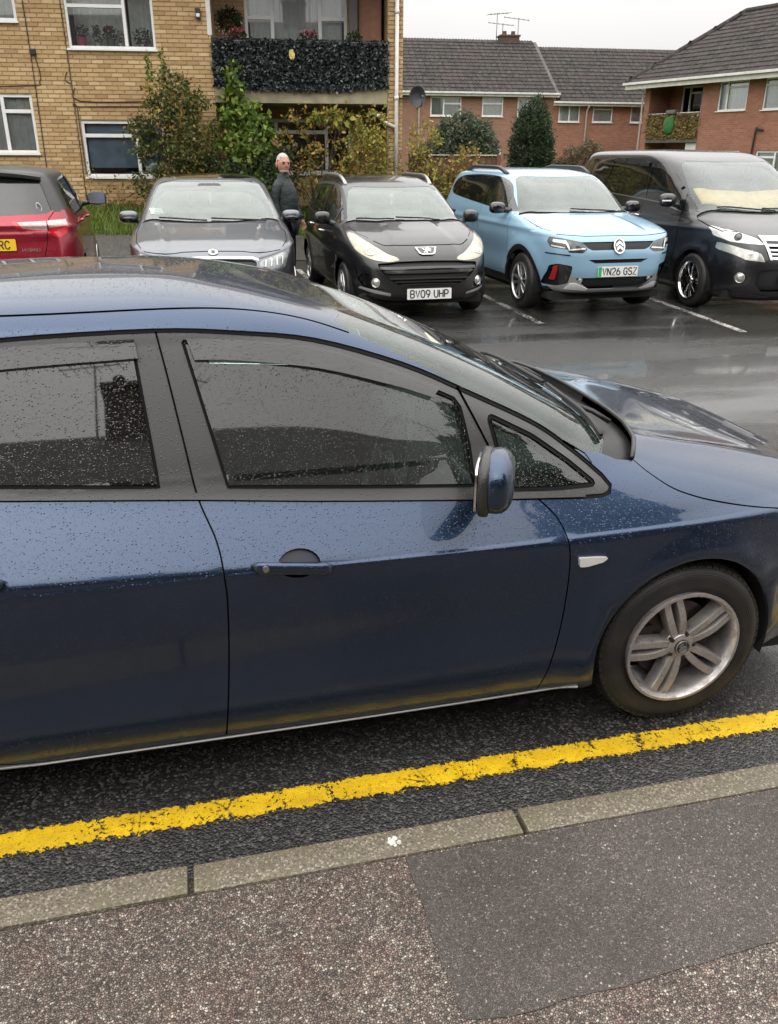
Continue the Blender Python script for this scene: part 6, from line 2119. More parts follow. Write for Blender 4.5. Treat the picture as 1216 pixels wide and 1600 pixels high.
# ---- black people carrier
def people_carrier():
    root = place_car('parked_van', 'tall black people carrier with chrome grille, tinted windows and sunshade in the windscreen', 7.22, 11.18, 0.09, 1.0, cat='van')
    AX, RX, WR = 1.475, -1.475, 0.335
    rows = [(0.17, 2.24, -2.30, 0.82, 5, 5), (0.23, 2.33, -2.38, 0.87, 5, 5), (0.38, 2.40, -2.43, 0.90, 5.5, 6), (0.58, 2.405, -2.45, 0.915, 6, 7), (0.76, 2.36, -2.45, 0.92, 6, 7), (0.90, 2.25, -2.45, 0.92, 6.5, 7),
            (0.98, 2.08, -2.44, 0.916, 7, 7), (1.05, 1.86, -2.43, 0.908, 7, 7), (1.11, 1.64, -2.42, 0.898, 6.5, 7), (1.17, 1.48, -2.41, 0.888, 6.5, 7), (1.30, 1.28, -2.39, 0.870, 7, 8), (1.45, 1.04, -2.37, 0.848, 7.5, 8),
            (1.60, 0.80, -2.34, 0.823, 7.5, 8), (1.72, 0.57, -2.30, 0.798, 7.5, 8), (1.80, 0.33, -2.25, 0.768, 7, 8), (1.85, 0.06, -2.17, 0.705, 6.5, 7), (1.875, -0.30, -1.95, 0.53, 6, 6), (1.888, -0.8, -1.5, 0.25, 5, 5), (1.892, -1.142, -1.158, 0.005, 4, 4)]

    def deform(x, y, z):
        f = 0.015 * np.exp(-((np.hypot(x - AX, z - WR) - 0.39) / 0.06) ** 2) + 0.015 * np.exp(-((np.hypot(x - RX, z - WR) - 0.39) / 0.06) ** 2)
        sh = 0.012 * np.exp(-((z - 0.93 - 0.03 * x) / 0.03) ** 2) * (x < 1.9)
        return x, y + (f + sh) * ease(0.4, 0.75, y), z
    S = Skin(rows, -1.15, deform)
    A = 0.37
    ws = [(0.55, 0), (0.54, 0.35), (0.50, 0.60), (0.56, 0.68), (0.85, 0.74), (1.15, 0.80), (1.32, 0.82), (1.46, 0.55), (1.51, 0.25), (1.52, 0)]
    R = [('a1', 'side', arch_poly(AX, A, WR), None, 0, {'cut': 1}), ('a2', 'side', arch_poly(RX, A, WR), None, 0, {'cut': 1}),
         ('window_front', 'side', [(0.06, 1.68), (0.30, 1.665), (0.55, 1.58), (0.85, 1.42), (0.90, 1.26), (0.5, 1.255), (0.06, 1.28)], M['dark_glass'], -0.005, {'pair': 1, 'clear': 1, 'name': 'window'}),
         ('window_sail', 'side', [(0.98, 1.36), (1.14, 1.26), (1.26, 1.165), (1.02, 1.165)], M['side_glass'], -0.005, {'pair': 1, 'clear': 1, 'name': 'window'}),
         ('window_slide', 'side', [(-0.02, 1.69), (-1.12, 1.74), (-1.28, 1.33), (-0.02, 1.285)], M['dark_glass'], -0.005, {'pair': 1, 'clear': 1, 'name': 'window'}),
         ('window_rear', 'side', [(-1.22, 1.74), (-2.0, 1.74), (-2.18, 1.40), (-1.36, 1.34)], M['dark_glass'], -0.005, {'pair': 1, 'clear': 1, 'name': 'window'}),
         ('window_trim', 'side', [(0.10, 1.72), (0.34, 1.70), (0.60, 1.61), (0.92, 1.42), (1.30, 1.15), (0.96, 1.14), (0.5, 1.23), (-0.02, 1.255), (-1.28, 1.30), (-2.24, 1.37), (-2.05, 1.77), (-1.1, 1.775), (-0.02, 1.72)], M['gloss_black'], -0.002, {'pair': 1}),
         ('windscreen', 'top', ws, M['van_screen'], -0.002, {'clear': 1}),
         ('cowl', 'top', [(1.52, 0), (1.51, 0.25), (1.46, 0.55), (1.32, 0.82), (1.38, 0.845), (1.53, 0.57), (1.585, 0.25), (1.60, 0)], M['plastic'], -0.014, {}),
         ('shut_line', 'side', [(0.02, 1.72), (0.02, 1.2), (0.03, 0.9), (0.0, 0.28)], M['gap'], -0.008, {'line': 0.008}),
         ('shut_line_front', 'side', [(1.04, 1.14), (1.08, 0.9), (1.02, 0.6), (0.98, 0.28)], M['gap'], -0.008, {'line': 0.008, 'name': 'shut_line'}),
         ('shut_line_rear', 'side', [(-1.20, 1.74), (-1.24, 1.2), (-1.12, 0.8), (-1.02, 0.55)], M['gap'], -0.008, {'line': 0.008, 'name': 'shut_line'}),
         ('bonnet_gap', 'top', [(1.40, 0.85), (1.65, 0.84), (1.90, 0.80), (2.05, 0.70)], M['gap'], -0.008, {'line': 0.008, 'name': 'shut_line'}),
         ('headlight', 'front', rounded([(0.47, 0.835), (0.54, 0.905), (0.74, 0.985), (0.84, 1.02), (0.855, 0.91), (0.78, 0.855)], 0.02), M['lamp_clear'], -0.002, {'pair': 1}),
         ('lower_headlight', 'front', rounded([(0.48, 0.645), (0.53, 0.745), (0.72, 0.795), (0.84, 0.845), (0.845, 0.76), (0.68, 0.665)], 0.02), M['lamp_clear'], -0.004, {'pair': 1, 'name': 'headlight'}),
         ('grille', 'front', rounded([(0, 0.66), (0.40, 0.68), (0.46, 0.84), (0, 0.85)], 0.02), M['mesh_black'], -0.025, {}),
         ('lower_grille', 'front', rounded([(0, 0.30), (0.46, 0.30), (0.56, 0.40), (0.52, 0.55), (0, 0.58)], 0.02), M['mesh_black'], -0.025, {'name': 'grille'}),
         ('rear_window', 'rear', rounded([(0, 1.25), (0.7, 1.25), (0.64, 1.72), (0, 1.74)], 0.05), M['dark_glass'], -0.003, {'clear': 1}),
         ('tail_light', 'rear', rounded([(0.55, 0.95), (0.55, 1.15), (0.78, 1.18), (0.80, 0.9)], 0.03), M['lamp_red'], 0.006, {'pair': 1}),
         ]
    B = CarBody(S, R, (54, 44), 4, 'body', M['van_paint'])
    B.build(root)
    B.lining(root, -2.2, 1.2, 0.3, M['lining'])
    base_bits(root, S, B, (AX, RX), WR, 0.88, A, 0.5, 0.87, -2.1, 2.1, 0.74)
    rim = spoke_rim(0.228, 10, 0.02, M['chrome'], [(-0.08, -0.10, 0.007, 0.009), (0.08, 0.10, 0.007, 0.009)])
    add_wheels(root, (AX, RX), 0.892, WR, tyre_mesh(WR, 0.228, 0.21, M['rubber']), rim, M['disc'], 0.228)
    for (z, h, off) in ((0.885, 0.05, 0.012), (0.815, 0.018, 0.006), (0.765, 0.014, 0.0), (0.72, 0.014, 0.0), (0.672, 0.022, 0.008)):
        hw = 0.50 if z > 0.87 else 0.44 - (0.84 - z) * 0.3
        B.overlay('grille_bar', 'front', [(0, z - h / 2), (hw, z - h / 2 + 0.012), (hw + 0.02, z + h / 2 + 0.018), (0, z + h / 2)], off, M['chrome'], root, 0.02)
    for sg in (1, -1):
        B.overlay('grille_frame', 'front', [(0.40, 0.665), (0.43, 0.665), (0.505, 0.90), (0.47, 0.90)], 0.012, M['chrome'], root, 0.02, sg)
        lamp_inside(root, S, 'front', 0.64, 0.735, 0.034, sg, M['bulb'], 0.0)
        lamp_inside(root, S, 'front', 0.72, 0.915, 0.040, sg, M['lamp_dark'], 0.0)
        lamp_inside(root, S, 'front', 0.70, 0.455, 0.050, sg, M['lamp_clear'], 0.002)
        B.overlay('bumper_lip', 'front', [(0.30, 0.19), (0.80, 0.215), (0.80, 0.245), (0.62, 0.27), (0.34, 0.235)], 0.012, M['van_paint'], root, 0.012, sg)
        B.overlay('rain_deflector', 'side', [(0.04, 1.715), (0.32, 1.695), (0.58, 1.605), (0.88, 1.43), (0.84, 1.40), (0.55, 1.55), (0.30, 1.635), (0.05, 1.655)], 0.022, M['deflector'], root, 0.005, sg)
        B.overlay('rain_deflector', 'side', [(-0.04, 1.722), (-1.10, 1.772), (-1.10, 1.71), (-0.04, 1.66)], 0.022, M['deflector'], root, 0.005, sg)
        B.overlay('chrome_strip', 'side', [(1.0, 1.130), (0.5, 1.215), (-0.02, 1.240), (-1.28, 1.287), (-1.28, 1.302), (-0.02, 1.255), (0.5, 1.230), (1.0, 1.145)], 0.004, M['satin'], root, 0.005, sg)
        B.overlay('chrome_strip', 'side', [(0.95, 0.43), (0.2, 0.43), (-0.9, 0.44), (-0.9, 0.455), (0.2, 0.445), (0.95, 0.445)], 0.010, M['chrome'], root, 0.01, sg)
        mirror(root, 0.88, 1.0, 1.27, sg, M['van_paint'], (0.08, 0.115, 0.085), 1.2)
        ind = MB()
        ind.bbox(0.93, 0.965, sg * 1.05 - 0.06, sg * 1.05 + 0.06, 1.255, 1.275, 0.006)
        ind.obj('mirror_indicator', M['bulb'], root)
    handle(root, S, -0.10, 1.03, M['chrome'], 0.11)
    handle(root, S, -0.42, 1.04, M['chrome'], 0.11)
    wiper(root, S, 1.52, 0.15, 1.40, -0.60)
    wiper(root, S, 1.50, 0.60, 1.46, 0.0)
    # folded sunshade standing on the dash, behind the lower windscreen
    sh = MB()
    vs, fs = [], []
    for y in np.linspace(-0.72, 0.72, 31):
        x0 = np.interp(abs(y), [0, 0.5, 0.75], [1.42, 1.36, 1.22])
        hgt = 0.20 + 0.04 * math.cos(y * 2)
        lo, _ = S.at('top', x0, y, -0.03, 1 if y >= 0 else -1)
        hi, _ = S.at('top', x0 - 0.26 - 0.04 * math.cos(y * 2.0), y, -0.03, 1 if y >= 0 else -1)
        vs += [tuple(lo), tuple(hi)]
    fs = [(2 * i, 2 * i + 2, 2 * i + 3, 2 * i + 1) for i in range(30)]
    sh.add(vs, fs)
    so = sh.obj('sunshade', M['sunshade'], root, True)
    so.modifiers.new('thickness', 'SOLIDIFY').thickness = 0.006
    p, n = S.at('front', 0.0, 0.50, 0.02)
    o = MB()
    o.prism(rounded([(-0.26, -0.06), (0.26, -0.06), (0.26, 0.06), (-0.26, 0.06)], 0.012), 0, 0.008, 'x')
    o.obj('number_plate', M['plate_white'], root, loc=(2.415, 0, 0.44))
    cabin(root, S, M['seat'], M['dash'], 0.30, -0.75, 0.55, 0.40, 1.05, 1.12, -1, 0.84)
    return root


people_carrier()


# ---- grey saloon facing the camera
def grey_saloon():
    root = place_car('parked_car', 'metallic grey hatchback parked nose-out between the red car and the black estate', 0.37, 11.22, 0.165, 2.3)
    AX, RX, WR = 1.345, -1.345, 0.325
    rows = [(0.18, 2.16, -2.2, 0.82, 5, 5), (0.26, 2.26, -2.28, 0.87, 5, 5), (0.42, 2.31, -2.33, 0.90, 5, 5), (0.58, 2.31, -2.35, 0.91, 5.5, 6), (0.69, 2.27, -2.35, 0.912, 6, 6), (0.77, 2.16, -2.34, 0.91, 7, 6), (0.845, 1.97, -2.33, 0.90, 8, 6),
            (0.915, 1.62, -2.31, 0.885, 8, 6), (0.97, 1.26, -2.29, 0.868, 7, 6), (1.01, 1.07, -2.26, 0.850, 6.5, 6), (1.11, 0.87, -2.15, 0.81, 6.5, 5), (1.22, 0.64, -2.0, 0.765, 6.5, 5), (1.32, 0.40, -1.8, 0.715, 6.5, 5),
            (1.395, 0.2, -1.6, 0.665, 6, 5), (1.445, 0.0, -1.4, 0.59, 5, 5), (1.472, -0.2, -1.1, 0.45, 4.5, 4.5), (1.486, -0.4, -0.8, 0.22, 4, 4), (1.49, -0.562, -0.578, 0.005, 3, 3)]

    def deform(x, y, z):
        f = 0.015 * np.exp(-((np.hypot(x - AX, z - WR) - 0.37) / 0.06) ** 2) + 0.015 * np.exp(-((np.hypot(x - RX, z - WR) - 0.37) / 0.06) ** 2)
        sh = 0.012 * np.exp(-((z - 0.82) / 0.025) ** 2)
        v = 0.016 * np.exp(-((y - 0.50 - 0.10 * (2.0 - x)) / 0.05) ** 2) * ease(0.9, 1.3, x) * ease(0.74, 0.8, z)
        return x, y + (f + sh) * ease(0.4, 0.75, y), z + v
    S = Skin(rows, -0.57, deform)
    A = 0.36
    ws = [(0.16, 0), (0.15, 0.3), (0.11, 0.53), (0.18, 0.60), (0.45, 0.66), (0.75, 0.725), (0.91, 0.75), (1.01, 0.55), (1.06, 0.25), (1.07, 0)]
    R = [('a1', 'side', arch_poly(AX, A, WR), None, 0, {'cut': 1}), ('a2', 'side', arch_poly(RX, A, WR), None, 0, {'cut': 1}),
         ('window_front', 'side', [(-0.32, 1.375), (0.0, 1.36), (0.25, 1.29), (0.55, 1.14), (0.66, 1.0), (-0.26, 1.0)], M['side_glass'], -0.005, {'pair': 1, 'clear': 1, 'name': 'window'}),
         ('window_rear', 'side', [(-0.40, 1.375), (-0.9, 1.34), (-1.3, 1.22), (-1.45, 1.06), (-0.34, 1.005)], M['dark_glass'], -0.005, {'pair': 1, 'clear': 1, 'name': 'window'}),
         ('window_trim', 'side', catmull([(-1.6, 1.10), (-1.3, 1.26), (-0.9, 1.37), (-0.35, 1.405), (0.0, 1.39), (0.28, 1.31), (0.6, 1.15), (0.80, 1.0)], False, 4) + [(0.80, 0.975), (-0.3, 0.975), (-1.5, 1.03)], M['trim'], -0.002, {'pair': 1}),
         ('windscreen', 'top', ws, M['windscreen'], -0.002, {'clear': 1}),
         ('cowl', 'top', [(1.07, 0), (1.06, 0.25), (1.01, 0.55), (0.91, 0.75), (0.96, 0.775), (1.07, 0.58), (1.12, 0.25), (1.13, 0)], M['plastic'], -0.012, {}),
         ('roof_panel', 'top', [(0.02, 0), (0.02, 0.42), (-0.1, 0.53), (-0.9, 0.53), (-1.2, 0.45), (-1.25, 0)], M['gloss_black'], 0.0, {}),
         ('bonnet_gap', 'top', [(1.0, 0.795), (1.4, 0.81), (1.8, 0.79), (2.0, 0.72)], M['gap'], -0.008, {'line': 0.007, 'name': 'shut_line'}),
         ('bonnet_front', 'front', [(0, 0.79), (0.30, 0.785), (0.48, 0.765), (0.70, 0.79)], M['gap'], -0.008, {'line': 0.007, 'name': 'shut_line'}),
         ('headlight', 'front', rounded([(0.46, 0.60), (0.48, 0.70), (0.60, 0.735), (0.76, 0.775), (0.785, 0.74), (0.74, 0.62)], 0.02), M['lamp_mid'], -0.002, {'pair': 1}),
         ('grille', 'front', rounded([(0, 0.50), (0.34, 0.50), (0.43, 0.60), (0.44, 0.69), (0.40, 0.71), (0, 0.72)], 0.02), M['mesh_black'], -0.02, {}),
         ('lower_grille', 'front', rounded([(0, 0.28), (0.6, 0.29), (0.66, 0.38), (0, 0.39)], 0.02), M['mesh_black'], -0.02, {'name': 'grille'}),
         ('tail_light', 'rear', rounded([(0.45, 0.80), (0.45, 0.92), (0.76, 0.95), (0.78, 0.80)], 0.03), M['lamp_red'], 0.006, {'pair': 1}),
         ('rear_window', 'rear', rounded([(0, 1.06), (0.58, 1.06), (0.52, 1.32), (0, 1.36)], 0.05), M['dark_glass'], -0.003, {'clear': 1}),
         ]
    B = CarBody(S, R, (54, 40), 4, 'body', M['grey_paint'])
    B.build(root)
    B.lining(root, -1.7, 0.95, 0.3, M['lining'])
    base_bits(root, S, B, (AX, RX), WR, 0.88, A, 0.5, 0.86, -2.0, 2.0, 0.74)
    rim = spoke_rim(0.215, 5, 0.02, M['alloy'], [(-0.12, -0.13, 0.02, 0.02), (0.12, 0.13, 0.02, 0.02)])
    add_wheels(root, (AX, RX), 0.885, WR, tyre_mesh(WR, 0.215, 0.20, M['rubber']), rim, M['disc'], 0.215)
    for sg in (1, -1):
        for k in range(4):
            y = 0.52 + 0.06 * k
            B.overlay('light_bar', 'front', [(y, 0.64 + 0.006 * k), (y + 0.014, 0.64 + 0.006 * k), (y + 0.022, 0.705 + 0.010 * k), (y + 0.008, 0.705 + 0.010 * k)], 0.004, M['bulb'], root, 0.004, sg, False, 0, 0.03)
        B.overlay('lamp_edge', 'front', [(0.46, 0.715), (0.60, 0.745), (0.77, 0.785), (0.77, 0.795), (0.60, 0.757), (0.46, 0.727)], 0.003, M['gloss_black'], root, 0.005, sg, False, 0, 0.03)
        mirror(root, 0.66, 0.945, 1.045, sg, M['grey_paint'], (0.075, 0.11, 0.065))
        cap = MB()
        cap.ball((0.665, sg * 0.945, 1.022), (0.082, 0.112, 0.052), 16, 10)
        cap.obj('mirror_base', M['gloss_black'], root, True)
    B.overlay('grille_trim', 'front', [(0, 0.725), (0.40, 0.715), (0.455, 0.70), (0.46, 0.715), (0.40, 0.735), (0, 0.745)], 0.006, M['chrome'], root, 0.01)
    ci = [(0.048 * math.cos(a), 0.048 * math.sin(a)) for a in np.linspace(0, 2 * PI, 26)[:-1]]
    flat_badge(root, S, 'front', 0.0, 0.775, [ci], M['chrome'], 0.010, 0.004)
    flat_badge(root, S, 'front', 0.0, 0.775, [[(0.03 * math.cos(a), 0.03 * math.sin(a)) for a in np.linspace(0.5, 2.6, 9)] + [(-0.012, 0.0), (0.012, -0.004)], [(-0.03, -0.012), (0.03, -0.012), (0.012, -0.028), (-0.012, -0.028)]], M['gloss_black'], 0.003, 0.0145, 'badge_field')
    wiper(root, S, 1.075, 0.62, 1.02, 0.0)
    wiper(root, S, 1.075, -0.05, 0.985, -0.58)
    c = MB()
    c.prism(rounded([(-0.17, 0.0), (0.17, 0.0), (0.12, 0.11), (-0.12, 0.11)], 0.03), -0.006, 0.006, 'x')
    co_ = c.obj('camera_housing', M['frit'], root, 30)
    p, n = S.at('top', 0.22, 0.0, -0.012)
    co_.matrix_local = Matrix.Translation(p) @ Matrix.Rotation(RAD(180), 4, 'X') @ Matrix.Rotation(RAD(-62), 4, 'Y') if False else Matrix.Translation(p + Vector((0.11, 0, -0.045))) @ Matrix.Rotation(RAD(-60), 4, 'Y')
    h = MB()
    h.ball((0.30, 0.0, 1.22), (0.010, 0.022, 0.07), 10, 8)
    h.obj('hanging_freshener', M['paper'], root, True)
    s_ = MB()
    s_.bbox(-0.06, 0.06, -0.07, 0.07, -0.002, 0.002, 0.001)
    so = s_.obj('parking_permit', M['paper'], root)
    so.location = S.at('top', 0.80, 0.62, -0.014, -1)[0]
    so.rotation_euler = (0, RAD(28), 0.3)
    cabin(root, S, M['seat_pale'], M['dash'], -0.02, -0.85, 0.32, 0.37, 0.62, 0.95, -1, 0.80)
    return root


grey_saloon()


# ---- red hybrid, seen from behind
def red_hatch():
    root = place_car('parked_car', 'red hatchback seen from behind at the left edge of the photo', -2.01, 11.50, 0.215, -1.5, True)
    AX, RX, WR = 1.255, -1.255, 0.30
    rows = [(0.20, 1.85, -1.80, 0.76, 5, 5), (0.28, 1.95, -1.89, 0.81, 5, 6), (0.45, 2.00, -1.95, 0.84, 5, 6), (0.62, 1.99, -1.955, 0.848, 5, 6), (0.78, 1.90, -1.94, 0.848, 5, 6), (0.88, 1.70, -1.92, 0.845, 5, 6), (0.98, 1.36, -1.885, 0.836, 5, 6),
            (1.03, 1.15, -1.865, 0.822, 5, 6), (1.11, 0.98, -1.82, 0.795, 6, 6), (1.21, 0.80, -1.77, 0.757, 6, 6), (1.31, 0.60, -1.715, 0.715, 6, 6), (1.41, 0.38, -1.66, 0.668, 6, 6), (1.47, 0.2, -1.62, 0.62, 5, 6),
            (1.505, 0.0, -1.52, 0.53, 5, 5), (1.525, -0.2, -1.27, 0.34, 4.5, 4.5), (1.535, -0.45, -0.97, 0.15, 4, 4), (1.538, -0.702, -0.718, 0.005, 3, 3)]

    def deform(x, y, z):
        f = 0.02 * np.exp(-((np.hypot(x - AX, z - WR) - 0.35) / 0.06) ** 2) + 0.022 * np.exp(-((np.hypot(x - RX, z - WR) - 0.36) / 0.08) ** 2)
        sh = 0.016 * np.exp(-((z - 0.95) / 0.04) ** 2) * (x < 1.2)
        bx = -0.030 * np.exp(-((z - 0.98) / 0.03) ** 2) * (x < -1.6) + 0.02 * ease(0.90, 0.80, z) * (x < -1.6) * ease(0.75, 0.55, np.abs(y)) * ease(0.56, 0.66, z)
        return x + bx, y + (f + sh) * ease(0.4, 0.75, y), z
    S = Skin(rows, -0.71, deform)
    A = 0.335
    R = [('a1', 'side', arch_poly(AX, A, WR), None, 0, {'cut': 1}), ('a2', 'side', arch_poly(RX, A, WR), None, 0, {'cut': 1}),
         ('window_front', 'side', [(-0.22, 1.415), (0.05, 1.40), (0.32, 1.32), (0.60, 1.17), (0.72, 1.05), (-0.20, 1.05)], M['side_glass'], -0.005, {'pair': 1, 'clear': 1, 'name': 'window'}),
         ('window_rear', 'side', [(-0.30, 1.415), (-0.9, 1.39), (-1.18, 1.33), (-1.26, 1.12), (-1.05, 1.06), (-0.28, 1.052)], M['dark_glass'], -0.005, {'pair': 1, 'clear': 1, 'name': 'window'}),
         ('window_trim', 'side', catmull([(-1.45, 1.14), (-1.32, 1.34), (-0.95, 1.425), (-0.25, 1.445), (0.08, 1.43), (0.36, 1.345), (0.66, 1.19), (0.86, 1.04)], False, 4) + [(0.80, 1.02), (-0.3, 1.02), (-1.2, 1.03)], M['gloss_black'], -0.002, {'pair': 1}),
         ('windscreen', 'top', [(0.30, 0), (0.28, 0.3), (0.24, 0.52), (0.50, 0.62), (0.80, 0.70), (0.93, 0.73), (1.06, 0.5), (1.12, 0)], M['windscreen'], -0.002, {'clear': 1}),
         ('rear_window', 'rear', rounded([(0, 1.065), (0.60, 1.085), (0.635, 1.12), (0.545, 1.40), (0.40, 1.44), (0, 1.45)], 0.06), M['dark_glass'], -0.004, {'clear': 1}),
         ('tail_light_inner', 'rear', [(0.30, 1.005), (0.345, 0.955), (0.44, 0.935), (0.575, 0.925), (0.575, 1.015)], M['lamp_pale'], 0.006, {'pair': 1, 'name': 'tail_light'}),
         ('tail_light', 'rear', [(0.588, 1.018), (0.755, 1.025), (0.765, 0.965), (0.588, 0.955)], M['lamp_pale'], 0.006, {'pair': 1}),
         ('tail_light_red', 'rear', [(0.588, 0.953), (0.765, 0.963), (0.752, 0.89), (0.70, 0.855), (0.65, 0.858), (0.588, 0.905)], M['lamp_red'], 0.008, {'pair': 1, 'name': 'tail_light'}),
         ('tail_light_tip', 'rear', [(0.235, 1.012), (0.297, 1.005), (0.343, 0.955), (0.44, 0.933), (0.575, 0.923), (0.575, 0.905), (0.42, 0.92), (0.29, 0.955)], M['lamp_red'], 0.006, {'pair': 1, 'name': 'tail_light'}),
         ('hatch_gap', 'rear', [(0.655, 1.10), (0.60, 1.03), (0.58, 0.95), (0.565, 0.80), (0.52, 0.66), (0, 0.64)], M['gap'], -0.008, {'line': 0.008, 'name': 'shut_line'}),
         ('black_roof', 'top', [(0.26, 0), (0.26, 0.30), (0.22, 0.53), (-0.2, 0.60), (-1.2, 0.60), (-1.55, 0.55), (-1.60, 0.3), (-1.60, 0)], M['trim'], 0.001, {'name': 'roof_panel'}),
         ('black_pillar', 'rear', [(0.66, 1.10), (0.72, 1.10), (0.64, 1.36), (0.56, 1.46), (0.42, 1.47), (0.56, 1.40)], M['trim'], 0.001, {'pair': 1, 'name': 'rear_pillar'}),
         ('black_roof_side', 'side', [(-1.88, 1.115), (-1.86, 1.50), (-0.71, 1.53), (0.20, 1.50), (0.45, 1.40), (0.70, 1.22), (0.30, 1.40), (-0.3, 1.45), (-0.95, 1.43), (-1.33, 1.35), (-1.47, 1.115)], M['trim'], 0.001, {'name': 'roof_panel'}),
         ('headlight', 'front', rounded([(0.40, 0.66), (0.70, 0.70), (0.74, 0.80), (0.46, 0.74)], 0.03), M['lamp_clear'], 0.002, {'pair': 1}),
         ]
    B = CarBody(S, R, (40, 54), 4, 'body', M['red_paint'])
    B.build(root)
    B.lining(root, -1.55, 0.9, 0.3, M['lining'])
    base_bits(root, S, B, (AX, RX), WR, 0.82, A, 0.48, 0.80, -1.7, 1.75, 0.7)
    rim = spoke_rim(0.20, 5, 0.02, M['alloy'], [(-0.12, -0.13, 0.02, 0.02), (0.12, 0.13, 0.02, 0.02)])
    add_wheels(root, (AX, RX), 0.828, WR, tyre_mesh(WR, 0.20, 0.18, M['rubber']), rim, M['disc'], 0.20)
    sp = MB()
    vs, fs = [], []
    ys = np.linspace(-0.56, 0.56, 25)
    for y in ys:
        k = 1 - (abs(y) / 0.56) ** 4 * 0.6
        x = -1.60 - 0.13 * k
        z = 1.475 - 0.05 * (abs(y) / 0.56) ** 2
        vs += [(-1.48, y, z + 0.035), (x, y, z + 0.012), (x + 0.005, y, z - 0.018), (-1.55, y, z - 0.05)]
    for i in range(24):
        for q in range(4):
            q2 = (q + 1) % 4
            fs.append((i * 4 + q, i * 4 + q2, i * 4 + 4 + q2, i * 4 + 4 + q))
    fs += [(0, 1, 2, 3), (96, 97, 98, 99)]
    sp.add(vs, fs)
    sp.obj('spoiler', M['trim'], root, 30)
    for sg in (1, -1):
        mirror(root, 0.66, 0.955, 1.13, sg, M['trim'], (0.08, 0.125, 0.085), 1.06)
    handle(root, S, -0.05, 0.955, M['red_paint'], 0.09)
    handle(root, S, -0.98, 0.965, M['red_paint'], 0.08)
    p, n = S.at('rear', 0.0, 0.79, 0.012)
    o = number_plate(root, '       ZRC', p, (-1, 0, 0.10), 0.52, 0.115, M['plate_yellow'], M['plate_char'])
    me = text_mesh('HYBRID', 0.042, 0.002, M['chrome'], 0.0006, 1.25)
    t = link('lettering', me, root)
    p, n = S.at('rear', 0.40, 0.735, 0.004, -1)
    t.matrix_local = Matrix.Translation(p) @ Matrix(((0, 0, -1), (-1, 0, 0), (0, 1, 0))).to_4x4()
    # white ring sticker inside the rear glass
    st = MB()
    st.tube([(0.022 * math.cos(a) * 1.0, 0.0, 0.045 * math.sin(a)) for a in np.linspace(0, 2 * PI, 20)], 0.004, 5, False)
    so = st.obj('sticker', M['paper'], root, True)
    p, n = S.at('rear', 0.52, 1.15, 0.0, -1)
    so.matrix_local = Matrix.Translation(p + Vector((-0.004, 0, 0))) @ Matrix.Rotation(RAD(90), 4, 'Z') @ Matrix.Rotation(RAD(15), 4, 'Y')
    cabin(root, S, M['seat'], M['dash'], 0.05, -0.72, 0.36, 0.35, 0.62, 1.0, -1, 0.76)
    return root


red_hatch()
# ------------------------------------------------------------------ planting
def leaf_mat(name, stops, rough=0.5, trans=0.25):
    b = NT(name)
    col = b.ramp(b.n('ShaderNodeNewGeometry').outputs['Random Per Island'], stops)
    p = b.pbr(Base_Color=col, Roughness=rough, Specular_IOR_Level=0.4)
    t = b.n('ShaderNodeBsdfTranslucent', Color=col)
    return b.done(b.n('ShaderNodeMixShader', _0=trans, _1=p.outputs[0], _2=t.outputs[0]))


L_OLIVE = leaf_mat('olive_leaves', [(0.0, (0.045, 0.065, 0.018)), (0.45, (0.075, 0.105, 0.028)), (0.75, (0.12, 0.14, 0.035)), (0.9, (0.22, 0.17, 0.045)), (1.0, (0.30, 0.19, 0.07))])
L_BRIGHT = leaf_mat('bright_leaves', [(0.0, (0.06, 0.12, 0.02)), (0.5, (0.12, 0.20, 0.03)), (0.85, (0.20, 0.27, 0.05)), (1.0, (0.34, 0.30, 0.06))])
L_IVY = leaf_mat('dark_ivy', [(0.0, (0.015, 0.030, 0.012)), (0.6, (0.030, 0.050, 0.020)), (1.0, (0.06, 0.085, 0.035))])
L_AUTUMN = leaf_mat('autumn_leaves', [(0.0, (0.09, 0.11, 0.03)), (0.35, (0.19, 0.18, 0.04)), (0.6, (0.34, 0.26, 0.05)), (0.8, (0.36, 0.20, 0.05)), (1.0, (0.27, 0.10, 0.05))])
L_YELLOW = leaf_mat('yellow_green_leaves', [(0.0, (0.10, 0.13, 0.03)), (0.4, (0.24, 0.25, 0.05)), (0.8, (0.40, 0.34, 0.06)), (1.0, (0.42, 0.25, 0.07))])
L_GREY = leaf_mat('grey_green_leaves', [(0.0, (0.05, 0.068, 0.042)), (0.5, (0.085, 0.108, 0.066)), (1.0, (0.14, 0.16, 0.10))])
L_CONIFER = leaf_mat('conifer_sprays', [(0.0, (0.022, 0.042, 0.022)), (0.6, (0.04, 0.065, 0.032)), (1.0, (0.075, 0.10, 0.045))])
L_BROWN = leaf_mat('brown_twigs', [(0.0, (0.07, 0.055, 0.035)), (0.5, (0.13, 0.105, 0.06)), (1.0, (0.20, 0.16, 0.085))])
L_FAKE = leaf_mat('plastic_ivy', [(0.0, (0.015, 0.022, 0.020)), (0.5, (0.040, 0.052, 0.050)), (0.85, (0.09, 0.105, 0.10)), (1.0, (0.22, 0.24, 0.24))], 0.5, 0.0)
L_REED = leaf_mat('reed_screen', [(0.0, (0.14, 0.09, 0.04)), (0.4, (0.28, 0.20, 0.08)), (0.75, (0.40, 0.29, 0.12)), (1.0, (0.10, 0.12, 0.04))], 0.7, 0.0)
L_GRASS = leaf_mat('grass_blades', [(0.0, (0.07, 0.13, 0.02)), (0.5, (0.14, 0.21, 0.035)), (0.85, (0.24, 0.27, 0.06)), (1.0, (0.33, 0.28, 0.10))])
